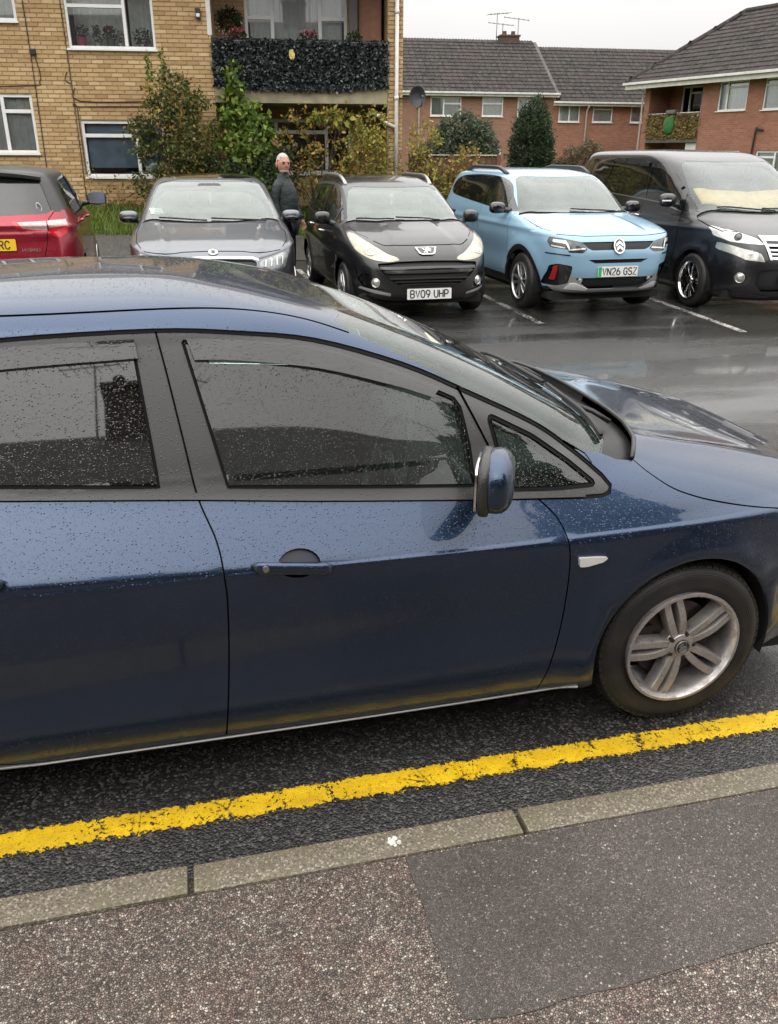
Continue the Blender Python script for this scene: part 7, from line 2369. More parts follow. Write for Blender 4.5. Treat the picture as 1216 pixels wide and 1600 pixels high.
L_PINK = leaf_mat('pink_blooms', [(0.0, (0.25, 0.05, 0.10)), (0.5, (0.42, 0.12, 0.17)), (1.0, (0.55, 0.26, 0.28))])
L_DARKRED = leaf_mat('dark_red_blooms', [(0.0, (0.10, 0.012, 0.02)), (1.0, (0.30, 0.04, 0.06))])
M['bark'] = plain('bark', (0.085, 0.065, 0.045), 0.9, noise=0.35, nscale=30, bump=0.003)
NR = np.random.default_rng(11)


def leaves(pos, size, m, name='foliage', parent=None, droop=0.2, slim=0.55, out=None, kind=None):
    """one bent four-sided leaf for every position"""
    n = len(pos)
    sz = size * NR.uniform(0.6, 1.3, n)[:, None]
    d = NR.normal(size=(n, 3))
    if out is not None:
        d = d * 0.8 + out
    d[:, 2] -= droop
    d /= np.linalg.norm(d, axis=1, keepdims=True)
    a = np.cross(d, NR.normal(size=(n, 3)))
    a /= np.linalg.norm(a, axis=1, keepdims=True) + 1e-9
    nn = np.cross(d, a)
    p0 = pos
    p1 = pos + d * sz * 0.45 + a * sz * slim * 0.5 + nn * sz * 0.08
    p2 = pos + d * sz
    p3 = pos + d * sz * 0.45 - a * sz * slim * 0.5 + nn * sz * 0.08
    V = np.stack([p0, p1, p2, p3], 1).reshape(-1, 3)
    me = bpy.data.meshes.new(name)
    me.vertices.add(4 * n)
    me.vertices.foreach_set('co', V.ravel())
    me.loops.add(6 * n)
    base = np.arange(n)[:, None] * 4
    me.loops.foreach_set('vertex_index', (base + np.array([0, 1, 2, 0, 2, 3])).ravel())
    me.polygons.add(2 * n)
    me.polygons.foreach_set('loop_start', np.arange(2 * n) * 3)
    me.materials.append(m)
    me.update()
    me.validate()
    return link(name, me, parent, None, None, kind)


def blob_points(blobs, n, shell=0.55, clump=0.0, nclump=40):
    """points in a union of ellipsoids, thicker towards the outside, gathered in clumps"""
    w = np.array([b[1][0] * b[1][1] * b[1][2] for b in blobs]) ** 0.7
    k = NR.choice(len(blobs), n, p=w / w.sum())
    d = NR.normal(size=(n, 3))
    d /= np.linalg.norm(d, axis=1, keepdims=True)
    r = NR.uniform(0, 1, n) ** (1 / 3)
    r = shell + (1 - shell) * r * NR.uniform(0.75, 1.08, n) if shell > 0 else r
    C_ = np.array([b[0] for b in blobs])[k]
    R_ = np.array([b[1] for b in blobs])[k]
    P = C_ + d * R_ * r[:, None]
    if clump:
        cs = P[NR.choice(n, nclump)]
        j = np.argmin(((P[:, None, :] - cs[None]) ** 2).sum(2), 1) if n * nclump < 4e6 else NR.integers(0, nclump, n)
        P = P * (1 - clump) + cs[j] * clump
    return P, d


def shrub(parent_xy, label, cat, blobs, n, size, m, stems=7, base=(0, 0, 0), group='shrubs in front of the flats', name='shrub', extra=(), droop=0.2, slim=0.55, shell=0.5, clump=0.35, nclump=60, stem_r=0.018, rot=0.0):
    root = empty(name, parent_xy, rot, label, cat, group)
    P, d = blob_points(blobs, n, shell, clump, nclump)
    P = P + d * NR.gamma(1.2, 0.045, (n, 1)) + 0.05 * np.sin(P[:, [1, 2, 0]] * 9.0)
    leaves(P, size, m, 'foliage', root, droop, slim, d * 0.6)
    for (bl, nn, ss, mm) in extra:
        Q, e = blob_points(bl, nn, 0.3, 0.3, 30)
        leaves(Q, ss, mm, 'foliage', root, droop, slim, e * 0.6)
    for k in range(stems):
        t = P[NR.integers(0, len(P))]
        st = Vector((base[0] + NR.normal() * 0.12, base[1] + NR.normal() * 0.08, base[2]))
        mid = (st + Vector(t)) * 0.5 + Vector((NR.normal() * 0.08, NR.normal() * 0.08, 0.05))
        b = MB()
        b.tube([st, mid, Vector(t)], stem_r, 6, taper=[1, 0.7, 0.3])
        b.obj('stem', M['bark'], root, True)
    return root


def FL(s, z, back=0.0):
    """point in front of the flats: along the facade, height, behind the facade"""
    a = RAD(-7.5)
    return (4.32 + s * math.cos(a) - back * math.sin(a), 17.99 + s * math.sin(a) + back * math.cos(a), z)


RF = RAD(-7.5)
shrub(FL(-4.35, 0.72, -0.75), 'tall olive green bush climbing the flats wall behind the grey car', 'bush',
      [((0.0, 0, 1.35), (0.62, 0.42, 0.95)), ((0.35, 0.1, 1.55), (0.50, 0.4, 0.85)), ((-0.25, 0, 0.9), (0.50, 0.40, 0.75)), ((0.12, 0.1, 2.15), (0.42, 0.30, 0.45)), ((-0.62, 0.1, 1.55), (0.28, 0.25, 0.16)), ((0.5, 0.1, 0.7), (0.4, 0.35, 0.7))],
      9500, 0.075, L_OLIVE, 9, rot=RF, extra=[([((-0.28, 0.1, 2.55), (0.035, 0.035, 0.42)), ((-0.02, 0.1, 2.60), (0.035, 0.035, 0.40))], 260, 0.07, L_BRIGHT), ([((0.45, -0.1, 1.5), (0.32, 0.3, 0.8)), ((-0.1, -0.2, 2.0), (0.4, 0.3, 0.5))], 620, 0.075, L_AUTUMN)])
shrub(FL(-2.92, 0.75, -0.45), 'leafy bright green climber reaching up past the balcony slab', 'climber',
      [((-0.15, 0, 0.95), (0.42, 0.30, 0.75)), ((0.10, 0, 1.45), (0.46, 0.30, 0.45)), ((-0.22, 0.1, 1.95), (0.26, 0.2, 0.55)), ((-0.25, 0.15, 2.42), (0.13, 0.12, 0.36)), ((0.25, 0.0, 0.75), (0.35, 0.3, 0.35))],
      2600, 0.115, L_BRIGHT, 7, rot=RF, slim=0.7)
shrub(FL(-3.0, 0.72, -0.80), 'dark ivy mound beneath the bright green climber', 'ivy',
      [((-0.45, 0, 0.55), (0.55, 0.4, 0.55)), ((0.25, 0, 0.55), (0.6, 0.4, 0.5)), ((0.75, 0.1, 0.75), (0.30, 0.35, 0.55))], 2600, 0.075, L_IVY, 5, rot=RF, slim=0.8)
shrub(FL(-1.45, 0.75, -0.40), 'straggly autumn shrub growing across the ground floor window', 'shrub',
      [((-0.55, 0, 0.95), (0.40, 0.30, 0.85)), ((0.15, 0, 0.85), (0.55, 0.30, 0.80)), ((0.35, 0.1, 1.75), (0.45, 0.2, 0.18)), ((-0.25, 0.1, 1.80), (0.40, 0.2, 0.16))], 1500, 0.085, L_AUTUMN, 22, rot=RF, shell=0.25, stem_r=0.012, slim=0.6,
      extra=[([((0.3, 0, 1.80), (0.55, 0.2, 0.14))], 130, 0.14, L_YELLOW)])
shrub(FL(-0.55, 0.75, -0.55), 'dense yellow and russet shrub left of the white downpipe', 'shrub',
      [((0.0, 0, 0.85), (0.48, 0.35, 0.85)), ((0.12, 0, 1.50), (0.36, 0.28, 0.40)), ((-0.25, 0, 0.55), (0.4, 0.35, 0.55))], 2300, 0.085, L_YELLOW, 10, rot=RF,
      extra=[([((-0.05, -0.1, 0.8), (0.45, 0.35, 0.7))], 600, 0.08, L_AUTUMN)])
shrub(FL(0.50, 0.75, -0.25), 'thin yellowing shrub right of the white downpipe', 'shrub',
      [((0.0, 0, 0.75), (0.32, 0.28, 0.55)), ((0.15, 0, 1.45), (0.36, 0.25, 0.24)), ((0.35, -0.1, 0.55), (0.35, 0.3, 0.45))], 900, 0.095, L_YELLOW, 9, rot=RF, shell=0.3)
shrub(FL(1.42, 0.75, -0.45), 'dry russet-tipped shrub spilling over the wooden fence', 'shrub',
      [((0.05, 0, 0.90), (0.34, 0.28, 0.34)), ((-0.05, 0, 0.45), (0.25, 0.25, 0.4))], 650, 0.095, L_AUTUMN, 7, rot=RF, shell=0.3)
shrub(FL(-5.55, 0.72, -0.35), 'low wispy weeds at the foot of the flats wall by the left window', 'weeds',
      [((0.0, 0, 0.35), (0.25, 0.15, 0.35)), ((-0.45, 0, 0.45), (0.10, 0.1, 0.5)), ((0.55, 0, 0.3), (0.25, 0.15, 0.3))], 420, 0.07, L_AUTUMN, 6, rot=RF, shell=0.2, stem_r=0.008)
# bushes beyond the fence
def FAR(x, D, z):
    """x across at distance D along the view azimuth"""
    return (math.sin(YAW) * D + x * math.cos(YAW), math.cos(YAW) * D - x * math.sin(YAW), z)


shrub(FAR(2.35, 30.0, 0.75), 'big rounded grey-green bush behind the wooden fence', 'bush',
      [((0, 0, 1.2), (1.10, 0.9, 1.15)), ((-0.5, 0, 1.0), (0.75, 0.8, 0.9)), ((0.55, 0, 1.1), (0.70, 0.8, 1.0)), ((0.1, 0, 1.75), (0.80, 0.6, 0.62))], 13000, 0.15, L_GREY, 8, group='bushes beyond the car park', slim=0.36, clump=0.12, rot=-YAW)
t = shrub(FAR(4.85, 31.0, 0.75), 'dark upright conifer standing before the brick terrace', 'conifer',
      [((0, 0, 1.2), (0.66, 0.6, 1.2)), ((0.03, 0, 2.25), (0.36, 0.34, 0.66)), ((-0.34, -0.2, 1.3), (0.36, 0.36, 1.15)), ((0.36, -0.25, 1.1), (0.34, 0.34, 1.1)), ((0.05, -0.4, 1.6), (0.34, 0.3, 0.95)), ((-0.20, 0.1, 2.05), (0.26, 0.26, 0.6)), ((0.30, 0.1, 1.95), (0.26, 0.26, 0.6))], 13000, 0.14, L_CONIFER, 1, group='bushes beyond the car park', name='conifer_tree', droop=-0.5, slim=0.32, clump=0.12, rot=-YAW, stem_r=0.08)
shrub(FAR(6.65, 31.0, 0.75), 'brownish twiggy bush left of the black people carrier', 'bush',
      [((0, 0, 0.75), (0.85, 0.7, 0.75)), ((0.3, 0, 0.95), (0.65, 0.6, 0.62)), ((-0.5, 0, 0.5), (0.5, 0.5, 0.5))], 7000, 0.13, L_BROWN, 10, group='bushes beyond the car park', slim=0.25, rot=-YAW)
shrub(FAR(12.9, 27.0, 0.6), 'clipped green hedge at the right edge beyond the people carrier', 'hedge',
      [((0, 0, 0.55), (1.2, 0.5, 0.55)), ((0.9, 0, 0.55), (0.9, 0.5, 0.55))], 3000, 0.10, L_BRIGHT, 4, group='bushes beyond the car park', rot=-YAW)
# lawn
n = 26000
gx, gy = NR.uniform(-7.5, 7.5, n), NR.uniform(16.8, 18.7, n)
P = np.stack([gx, gy, np.array([ground_z(a, c) for a, c in zip(gx, gy)]) - 0.055], -1)
d = np.zeros((n, 3))
d[:, 2] = 2.6
o = leaves(P, 0.17, L_GRASS, 'grass', None, 0, 0.13, d)
tag(o, 'strip of rough green grass along the foot of the flats', 'grass', kind='stuff')

# wooden fence between flats and garden: each board a piece of its own
fence = empty('wooden_fence', FL(0.42, 0.70, 0.05), RF, 'brown board fence with concrete-capped posts beside the flats', 'fence')
M['fence'] = plain('brown_fence', (0.135, 0.062, 0.035), 0.8, noise=0.4, nscale=9, bump=0.004)
fb = MB()
fb.bbox(-0.068, 0.068, 0, 0.02, 0.05, 1.16, 0.004)
fm = fb.mesh('board', M['fence'])
for k in range(13):
    o = link('board', fm, fence)
    o.location = (0.08 + 0.143 * k, 0.012 * (k % 2), rng.uniform(-0.012, 0.012))
    o.scale = (1, 1, rng.uniform(0.985, 1.01))
for z in (0.35, 1.05):
    r = MB()
    r.bbox(0, 1.90, 0.036, 0.075, z, z + 0.08, 0.006)
    r.obj('rail', M['fence'], fence)
for x in (0.0, 0.86, 1.86):
    ps = MB()
    ps.bbox(x - 0.04, x + 0.04, -0.05, 0.06, 0, 1.20, 0.008)
    ps.obj('post', M['fence'], fence)
for (a, c) in ((0.04, 0.82), (0.90, 1.82)):
    cp = MB()
    cp.bbox(a, c, -0.03, 0.085, 1.175, 1.20, 0.006)
    cp.obj('capping', plain('weathered_cap', (0.42, 0.38, 0.33), 0.8, noise=0.2, nscale=8), fence)

# artificial ivy screen on the balcony, in the frame of the flats
def panel_points(x0, x1, z0, z1, y0, y1, n):
    return np.stack([NR.uniform(x0, x1, n), NR.uniform(y0, y1, n), NR.uniform(z0, z1, n)], -1)


scr = empty('ivy_screen', FL(-1.79, 0, 0), RF, 'dark artificial ivy screen covering the flats balcony railing', 'screen')
bk = MB()
bk.bbox(-1.69, 1.71, -0.03, -0.012, 3.10, 3.90, 0.003)
bk.obj('backing', plain('screen_mesh', (0.010, 0.012, 0.012), 0.9), scr)
pp = panel_points(-1.70, 1.72, 3.08, 3.93, -0.075, -0.03, 7500)
sag = 0.05 * np.cos((pp[:, 0] - 0.1) * 1.3)
pp[:, 2] = np.where(pp[:, 2] < 3.2, pp[:, 2] - sag, pp[:, 2])
dd = np.zeros((len(pp), 3))
dd[:, 1] = -0.8
leaves(pp, 0.065, L_FAKE, 'leaf_cover', scr, 0.5, 0.8, dd)
rl_ = MB()
rl_.tube([(-1.70, -0.02, 3.93), (1.72, -0.02, 3.93)], 0.016, 8)
rl_.obj('railing', M['trim'], scr, True)
sg_ = MB()
sg_.prism([(0.055 * math.cos(a), 0.075 * math.sin(a) - 0.01) for a in np.linspace(PI, 2 * PI, 10)] + [(0.06, 0.02), (0.04, 0.07), (0.02, 0.10), (-0.03, 0.10), (-0.055, 0.06)], -0.10, -0.085)
so = sg_.obj('yellow_plaque', plain('yellow_white_plaque', (0.62, 0.50, 0.16), 0.5, noise=0.5, nscale=22), None)
so.location = FL(-1.96, 3.66, 0)
so.rotation_euler = (0, 0, RF)
tag(so, 'small yellow and white plaque hung on the ivy screen', 'plaque')
# reed screen on the corner house balcony
cs_ = empty('reed_screen', (0, 0, 0), 0, 'straw-coloured leafy screen on the corner house balcony', 'screen')
cs_.matrix_world = Matrix.Translation((19.87, 35.34, 0)) @ Matrix.Rotation(RAD(-75), 4, 'Z')
bk = MB()
bk.box(-0.08, 2.76, -0.02, 0.0, 2.59, 3.50)
bk.obj('backing', plain('reed_backing', (0.15, 0.11, 0.05), 0.9, noise=0.3, nscale=10), cs_)
pp = panel_points(-0.08, 2.76, 2.60, 3.48, -0.06, -0.025, 2600)
dd = np.zeros((len(pp), 3))
dd[:, 1] = -0.6
leaves(pp, 0.11, L_REED, 'leaf_cover', cs_, 0.3, 0.6, dd)
rl_ = MB()
rl_.tube([(-0.08, -0.01, 3.53), (2.76, -0.01, 3.53)], 0.02, 8)
rl_.obj('railing', M['fascia'], cs_, True)
bag = MB()
bag.ball((0, 0, 0.33), (0.27, 0.09, 0.33), 16, 10, lambda p: Vector((math.copysign(abs(p[0]) ** 0.6, p[0]), p[1], math.copysign(abs(p[2]) ** 0.7, p[2]))))
bo = bag.obj('hanging_cloth', plain('green_cloth', (0.03, 0.13, 0.03), 0.8, noise=0.4, nscale=7), None, True)
bo.matrix_world = cs_.matrix_world @ Matrix.Translation((1.30, -0.14, 2.75))
tag(bo, 'green cloth hanging over the straw-coloured balcony screen', 'cloth')
gb = MB()
gb.bbox(-0.26, 0.26, -0.10, 0.10, 0, 0.16, 0.05)
go_ = gb.obj('grey_bundle', plain('grey_bundle', (0.12, 0.125, 0.13), 0.7), None, 40)
go_.matrix_world = cs_.matrix_world @ Matrix.Translation((1.30, -0.06, 3.50))
tag(go_, 'grey bundle lying on the balcony rail above the green cloth', 'bundle')


# pots behind the first floor window and on the balcony
def potted(s, z, back, label, pot_m, leaf_m, pr=0.06, ph=0.10, lr=0.13, lh=0.14, n=160, bloom=None, size=0.06):
    root = empty('potted_plant', FL(s, z, back), RF, label, 'potted plant', 'plants on sills and balcony')
    b = MB()
    b.lathe([(0.001, 0), (pr * 0.8, 0), (pr, ph), (pr * 1.06, ph), (pr * 1.06, ph - 0.015), (pr * 0.9, ph - 0.02), (0.001, ph - 0.02)], 18, 'z')
    b.obj('pot', pot_m, root, 40)
    P_, d_ = blob_points([((0, 0, ph + lh * 0.7), (lr, lr * 0.7, lh))], n, 0.2)
    leaves(P_, size, leaf_m, 'foliage', root, 0.0, 0.5, d_ * 0.5)
    if bloom:
        Q, d_ = blob_points([((0, -0.02, ph + lh * 1.3), (lr * 0.8, lr * 0.6, lh * 0.5))], n // 2, 0.5)
        leaves(Q, size * 0.7, bloom, 'blooms', root, 0.0, 1.0, d_ * 0.5)


pk = plain('pink_pot', (0.62, 0.10, 0.20), 0.4)
wp = plain('white_pot', (0.65, 0.65, 0.62), 0.4)
gp = plain('grey_pot', (0.14, 0.14, 0.15), 0.5)
potted(-5.95, 3.775, 0.16, 'green plant in a pink pot behind the first floor window', pk, L_IVY, 0.085, 0.15, 0.15, 0.12)
potted(-5.66, 3.775, 0.16, 'leafy plant with a pink bloom in a small white pot, second on the sill', wp, L_IVY, 0.06, 0.06, 0.10, 0.16, 90, L_DARKRED)
potted(-5.42, 3.775, 0.16, 'dark red flowering plant in a grey pot, third on the window sill', gp, L_IVY, 0.085, 0.13, 0.13, 0.12, 130, L_DARKRED)
potted(-5.23, 3.775, 0.16, 'yellow-green plant beside the window mullion on the sill', wp, L_YELLOW, 0.055, 0.06, 0.09, 0.14, 90)
potted(-4.82, 3.775, 0.16, 'bushy green plant behind the right-hand first floor pane', wp, L_IVY, 0.07, 0.05, 0.18, 0.17, 170)
potted(-1.62, 3.86, -0.02, 'pale pink flowers on top of the balcony ivy screen', gp, L_IVY, 0.09, 0.06, 0.20, 0.09, 150, L_PINK, 0.07)
potted(-2.98, 3.84, -0.01, 'dark trailing plant with red blooms at the left of the balcony', gp, L_IVY, 0.10, 0.06, 0.17, 0.12, 220, L_DARKRED)
potted(-0.74, 3.84, -0.01, 'dark round plant at the right of the balcony', gp, L_IVY, 0.10, 0.06, 0.15, 0.12, 220)
# wreath of tiny white bells in the recess
wr = empty('hanging_wreath', FL(-3.20, 4.20, 1.10), RF, 'dark hanging wreath with pale beads inside the balcony recess', 'wreath')
P_, d_ = blob_points([((0, 0, 0.20), (0.30, 0.06, 0.22))], 420, 0.3)
leaves(P_, 0.07, L_IVY, 'foliage', wr, 0.1, 0.5)
bd = MB()
bd.ball((0, 0, 0), (0.014, 0.014, 0.014), 8, 6)
bme = bd.mesh('bead', M['paper'], True)
for k in range(22):
    a = PI + PI * k / 21
    link('bead', bme, wr, loc=(0.26 * math.cos(a) + rng.uniform(-.03, .03), -0.07, 0.14 + 0.20 * math.sin(a) + rng.uniform(-.04, .04)))
# satellite dish on the corner of the flats
ds = empty('satellite_dish', FL(0.50, 2.95, -0.25), RAD(8), 'dark grey satellite dish on the corner of the buff flats', 'satellite dish')
b = MB()
b.lathe([(0.001, 0.045), (0.08, 0.040), (0.15, 0.022), (0.19, 0.0), (0.195, -0.004), (0.19, 0.006), (0.001, 0.06)], 32, 'y')
for i, v in enumerate(b.v):
    b.v[i] = (v[0] * 0.92, v[1], v[2] * 1.0)
b.obj('dish', plain('dark_dish', (0.035, 0.036, 0.04), 0.5, noise=0.2, nscale=10), ds, True)
b = MB()
b.tube([(0, 0.02, -0.22), (0, -0.22, -0.16), (0, -0.26, -0.02)], 0.010, 6)
b.tube([(0, -0.26, -0.03), (0, -0.22, 0.0)], 0.028, 8)
b.obj('feed_arm', M['trim'], ds, True)
b = MB()
b.tube([(0, 0.05, 0), (-0.10, 0.18, -0.02), (-0.28, 0.30, -0.02)], 0.018, 6)
b.obj('bracket', M['trim'], ds, True)

# the street tree behind the photographer that darkens the front door's reflection
tr = empty('street_tree', (7.4, -4.4, 0.0), 0.4, 'leafy street tree mirrored in the front door of the blue car', 'tree')
tb_ = MB()
tb_.tube([(0, 0, 0), (0.05, 0.03, 1.6), (0.0, 0.1, 3.6), (0.1, 0.0, 6.0)], 0.24, 12, taper=[1.2, 0.9, 0.7, 0.35])
for k in range(7):
    a = k * 0.9
    tb_.tube([(0, 0.05, 3.0 + 0.4 * k), (0.9 * math.cos(a), 0.9 * math.sin(a), 4.2 + 0.4 * k), (2.0 * math.cos(a), 2.0 * math.sin(a), 5.0 + 0.45 * k)], 0.09, 7, taper=[1, 0.7, 0.3])
tb_.obj('trunk', M['bark'], tr, True)
P_, d_ = blob_points([((0, 0, 6.2), (2.3, 2.3, 2.2)), ((1.3, 0.4, 5.4), (1.6, 1.6, 1.4)), ((-1.4, -0.3, 5.6), (1.5, 1.6, 1.5)), ((0.2, 0.4, 8.0), (1.5, 1.5, 1.3)), ((0.0, -1.2, 5.0), (1.5, 1.3, 1.3))], 9000, 0.35, 0.25, 90)
leaves(P_, 0.34, L_OLIVE, 'crown', tr, 0.2, 0.6, d_ * 0.5)
# ------------------------------------------------------------------ the man between the cars
def skin_mesh(name, verts, edges, radii, mat_, parent, sub=2, root_i=0, label=None):
    me = bpy.data.meshes.new(name)
    me.from_pydata(verts, edges, [])
    ob = bpy.data.objects.new(name, me)
    COL.objects.link(ob)
    md = ob.modifiers.new('skin', 'SKIN')
    md.use_smooth_shade = True
    sv = me.skin_vertices[0].data
    for i, r in enumerate(radii):
        sv[i].radius = r if isinstance(r, tuple) else (r, r)
        sv[i].use_root = (i == root_i)
    ss = ob.modifiers.new('sub', 'SUBSURF')
    ss.levels = sub
    ss.render_levels = sub
    dg = bpy.context.evaluated_depsgraph_get()
    m2 = bpy.data.meshes.new_from_object(ob.evaluated_get(dg))
    bpy.data.objects.remove(ob)
    m2.name = name
    m2.materials.clear()
    m2.materials.append(mat_)
    m2.polygons.foreach_set('use_smooth', [True] * len(m2.polygons))
    return link(name, m2, parent, label)


def person():
    # local: x = to his left, y = behind him, z up; he stands half turned, right shoulder to the camera
    root = empty('person', (1.40, 12.15, 0.150), RAD(58), 'white-haired man with short beard in dark green jacket standing between two cars', 'person')
    skin_m = plain('skin', (0.46, 0.225, 0.155), 0.55, noise=0.12, nscale=18)
    hair_m = plain('white_hair', (0.42, 0.40, 0.37), 0.8, noise=0.15, nscale=60, bump=0.003)
    beard_m = plain('grey_beard', (0.40, 0.31, 0.27), 0.85, noise=0.25, nscale=60, bump=0.003)
    jack = NT('green_jacket')
    co_ = jack.coord()
    wv = jack.noise(jack.mapping(co_, (3.0, 3.0, 9.0), (0.5, 0.2, 0.4)), 2.2, 4, 0.6)
    M['jacket'] = jack.done(jack.pbr(Base_Color=(0.012, 0.022, 0.020), Roughness=0.62, Normal=jack.bump(wv, 0.02, 0.8)))
    trou = plain('navy_trousers', (0.010, 0.011, 0.018), 0.8, noise=0.2, nscale=15, bump=0.004)
    root.scale = (0.965,) * 3
    # body: pelvis, spine, neck, arms to the wrists, legs
    V = [(0, 0, 0.94), (0, -0.01, 1.10), (0, -0.02, 1.28), (0, 0.0, 1.42), (0, -0.005, 1.50), (0, -0.02, 1.56),
         (-0.15, 0.0, 1.37), (-0.235, 0.03, 1.18), (-0.225, -0.03, 0.96), (-0.215, -0.06, 0.88),
         (0.15, 0.0, 1.37), (0.235, -0.02, 1.17), (0.225, -0.12, 1.0), (0.215, -0.17, 0.93),
         (-0.09, 0, 0.88), (-0.10, -0.01, 0.50), (-0.10, 0.02, 0.09), (-0.11, -0.10, 0.04),
         (0.09, 0, 0.88), (0.11, -0.02, 0.50), (0.12, 0.01, 0.09), (0.13, -0.11, 0.04)]
    E_ = [(0, 1), (1, 2), (2, 3), (3, 4), (4, 5), (3, 6), (6, 7), (7, 8), (8, 9), (3, 10), (10, 11), (11, 12), (12, 13), (0, 14), (14, 15), (15, 16), (16, 17), (0, 18), (18, 19), (19, 20), (20, 21)]
    Rr = [(0.15, 0.11), (0.14, 0.12), (0.155, 0.115), (0.09, 0.07), 0.055, 0.054, 0.05, 0.045, 0.036, 0.028, 0.05, 0.045, 0.036, 0.028, 0.085, 0.06, 0.042, 0.04, 0.085, 0.06, 0.042, 0.04]
    body = skin_mesh('body', V, E_, Rr, skin_m, root)
    # head with brow, nose, chin joined to the same mesh
    hd = MB()

    def head(p):
        x, y, z = p
        jaw = 1 - 0.30 * max(0, -z) ** 1.5
        yy = y * (1.0 if y > 0 else 0.98)
        q = Vector((x * jaw, yy, z))
        if y < -0.3 and abs(x) < 0.30 and -0.32 < z < 0.18:
            q.y -= 0.20 * (1 - abs(x) / 0.30) * (1 - max(0, z + 0.05) / 0.25 if z > -0.05 else 1 - (-0.05 - z) / 0.30)
        if y < -0.3 and 0.08 < z < 0.34:
            q.y -= 0.05
        if y < -0.4 and 0.16 < abs(x) < 0.52 and -0.06 < z < 0.14:
            q.y += 0.07
        if y < -0.3 and z < -0.62:
            q.y -= 0.07
        return q
    hd.ball((0, -0.025, 1.655), (0.078, 0.100, 0.122), 32, 28, head)
    for sx in (-1, 1):
        hd.ball((sx * 0.080, 0.0, 1.650), (0.012, 0.024, 0.036), 10, 8)
    TURN = Matrix.Translation((0, 0, 1.54)) @ Matrix.Rotation(RAD(-42), 4, 'Z') @ Matrix.Scale(1.12, 4) @ Matrix.Translation((0, 0, -1.54))
    hd.xform(TURN)
    hm = hd.mesh('head', skin_m, True)
    bm = bmesh.new()
    bm.from_mesh(body.data)
    bm.from_mesh(hm)
    # right and left hand: palm, four fingers and thumb, loosely closed
    bm.to_mesh(body.data)
    bm.free()
    body.data.polygons.foreach_set('use_smooth', [True] * len(body.data.polygons))

    def hand(at, down, fwd, side, nm):
        at, down, fwd, side = Vector(at), Vector(down).normalized(), Vector(fwd).normalized(), Vector(side).normalized()
        vs, es, rr = [at, at + down * 0.045, at + down * 0.085], [(0, 1), (1, 2)], [(0.020, 0.026), (0.018, 0.038), (0.015, 0.040)]
        for k, (o, ln) in enumerate(((-0.030, 0.066), (-0.010, 0.078), (0.010, 0.072), (0.029, 0.058))):
            b0 = at + down * 0.085 + fwd * o
            i = len(vs)
            vs += [b0, b0 + down * ln * 0.42 + side * 0.008, b0 + down * ln * 0.72 + side * 0.026, b0 + down * ln * 0.86 + side * 0.044]
            es += [(2, i), (i, i + 1), (i + 1, i + 2), (i + 2, i + 3)]
            rr += [0.0095, 0.0092, 0.0085, 0.0075]
        i = len(vs)
        vs += [at + down * 0.03 - fwd * 0.036, at + down * 0.062 - fwd * 0.052 + side * 0.014, at + down * 0.092 - fwd * 0.048 + side * 0.028]
        es += [(1, i), (i, i + 1), (i + 1, i + 2)]
        rr += [0.013, 0.0105, 0.009]
        return skin_mesh(nm, [tuple(v) for v in vs], es, rr, skin_m, root, 2)
    h1 = hand((-0.214, -0.062, 0.885), (0.02, -0.12, -1), (0, -1, 0.1), (1, 0, 0), 'hand')
    h2 = hand((0.214, -0.172, 0.925), (-0.02, -0.35, -1), (0, -1, 0.3), (-1, 0, 0), 'hand')
    for h in (h1, h2):
        bm = bmesh.new()
        bm.from_mesh(body.data)
        bm.from_mesh(h.data)
        bm.to_mesh(body.data)
        bm.free()
        bpy.data.objects.remove(h)
    body.data.polygons.foreach_set('use_smooth', [True] * len(body.data.polygons))
    # jacket: one lofted shell with sleeves, creased by a little noise
    jk = MB()
    rings = [(0.86, 0.185, 0.150, 0), (0.90, 0.205, 0.165, 0), (0.99, 0.205, 0.172, -0.012), (1.10, 0.205, 0.172, -0.022), (1.22, 0.205, 0.165, -0.02), (1.32, 0.208, 0.150, -0.010), (1.39, 0.200, 0.132, 0.0), (1.435, 0.165, 0.112, 0.004), (1.465, 0.115, 0.095, 0.004), (1.495, 0.088, 0.086, 0.0), (1.545, 0.084, 0.086, -0.006), (1.55, 0.076, 0.078, -0.006), (1.50, 0.066, 0.07, 0)]
    n = 36
    vs = []
    for q, (z, rx, ry, yo) in enumerate(rings):
        for k in range(n):
            a = 2 * PI * k / n
            w_ = 1 + (0.030 * math.sin(3 * a + z * 23) * math.sin(z * 31 + a) + 0.018 * math.sin(z * 60 + 2 * a) if 0 < q < 7 else 0)
            vs.append((rx * math.cos(a) * w_, yo + ry * math.sin(a) * w_, z))
    jk.add(vs, [(q * n + k, q * n + (k + 1) % n, (q + 1) * n + (k + 1) % n, (q + 1) * n + k) for q in range(len(rings) - 1) for k in range(n)])
    for pts in ([(-0.13, 0.0, 1.415), (-0.19, 0.005, 1.375), (-0.225, 0.02, 1.29), (-0.245, 0.03, 1.18), (-0.25, 0.01, 1.09), (-0.24, -0.02, 1.0), (-0.225, -0.05, 0.905)],
                [(0.13, 0.0, 1.415), (0.19, 0.0, 1.375), (0.225, -0.01, 1.29), (0.24, -0.02, 1.18), (0.238, -0.07, 1.08), (0.228, -0.12, 1.0), (0.217, -0.165, 0.94)]):
        pts = catmull(pts, False, 4)
        jk.tube(pts, 0.075, 16, taper=[(0.98 - 0.36 * i / (len(pts) - 1)) * (1 + 0.035 * math.sin(i * 1.7)) for i in range(len(pts))])
    jk.obj('jacket', M['jacket'], root, True)
    V = [(0, 0, 0.92), (-0.095, 0, 0.86), (-0.105, -0.01, 0.50), (-0.105, 0.02, 0.10), (0.095, 0, 0.86), (0.115, -0.02, 0.50), (0.125, 0.01, 0.10)]
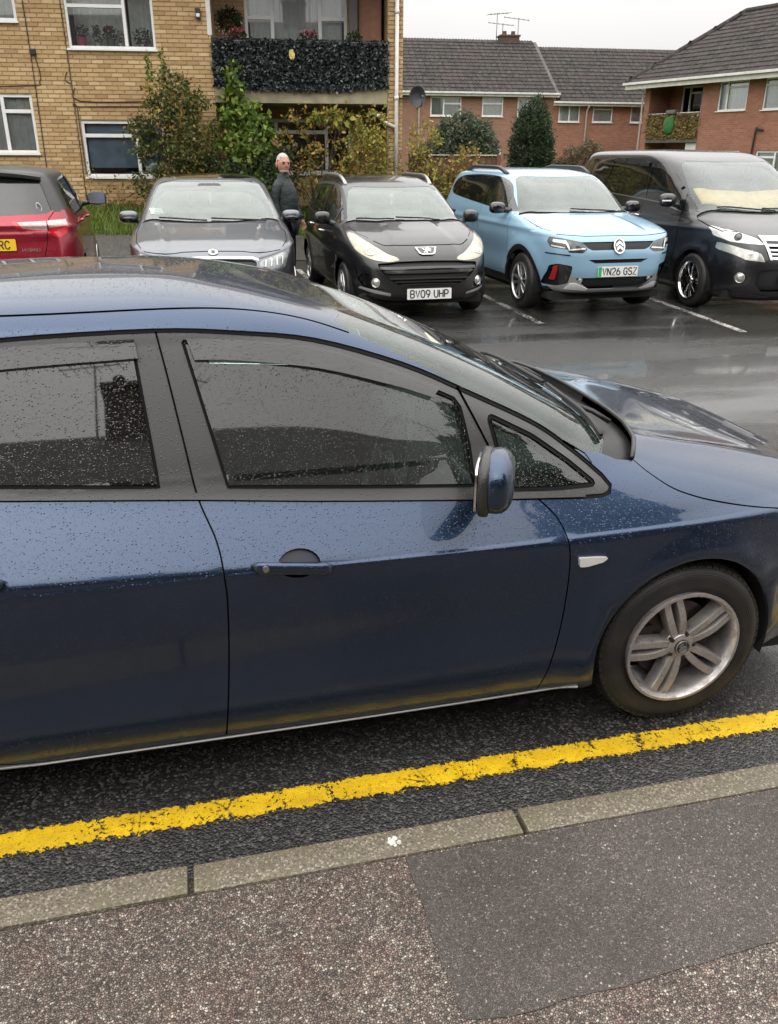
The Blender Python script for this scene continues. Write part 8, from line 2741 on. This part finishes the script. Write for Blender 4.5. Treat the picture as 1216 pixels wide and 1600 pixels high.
    skin_mesh('trousers', V, [(0, 1), (1, 2), (2, 3), (0, 4), (4, 5), (5, 6)], [(0.175, 0.14), (0.115, 0.115), 0.088, 0.075, (0.115, 0.115), 0.088, 0.075], trou, root)
    for x, y in ((-0.11, -0.04), (0.13, -0.05)):
        sh = MB()
        sh.ball((x, y, 0.045), (0.05, 0.14, 0.055), 16, 10, lambda p: Vector((p[0], p[1], max(p[2], -0.8))))
        sh.obj('shoe', M['plastic'], root, True)
    # hair, beard, eyes, mouth
    hr = MB()

    def scalp(p):
        return Vector((p[0] * 1.0, p[1], p[2]))
    st = len(hr.v)
    hr.ball((0, -0.012, 1.668), (0.084, 0.103, 0.120), 28, 20, scalp)
    keep = [i for i, v in enumerate(hr.v)]
    nf = []
    for f in hr.f:
        c = sum((Vector(hr.v[i]) for i in f), Vector()) / len(f)
        lim = 1.742 if c.y < -0.065 else (1.712 if c.y < -0.02 else (1.625 if c.y < 0.03 else 1.575))
        if c.z > lim:
            nf.append(f)
    hr.f = nf
    hr.xform(TURN)
    hr.obj('hair', hair_m, root, True)
    bd = MB()
    bd.ball((0, -0.040, 1.580), (0.055, 0.078, 0.040), 20, 12)
    bd.f = [f for f in bd.f if (sum((Vector(bd.v[i]) for i in f), Vector()) / 4).z < 1.588 or abs((sum((Vector(bd.v[i]) for i in f), Vector()) / 4).x) > 0.050]
    bd.xform(TURN)
    bd.obj('beard', beard_m, root, True)
    for sx in (-1, 1):
        ey = MB()
        ey.ball((sx * 0.031, -0.112, 1.664), (0.015, 0.010, 0.009), 12, 8)
        ey.xform(TURN)
        ey.obj('eye', plain('eye_dark', (0.03, 0.025, 0.022), 0.2), root, True)
        eb = MB()
        eb.tube([(sx * 0.014, -0.124, 1.683), (sx * 0.032, -0.121, 1.688), (sx * 0.048, -0.108, 1.682)], 0.007, 6)
        eb.xform(TURN)
        eb.obj('eyebrow', beard_m, root, True)
    mo = MB()
    mo.tube([(-0.024, -0.112, 1.597), (0, -0.119, 1.599), (0.024, -0.112, 1.597)], 0.005, 6)
    mo.xform(TURN)
    mo.obj('mouth', plain('lips', (0.30, 0.12, 0.10), 0.5), root, True)
    return root


person()
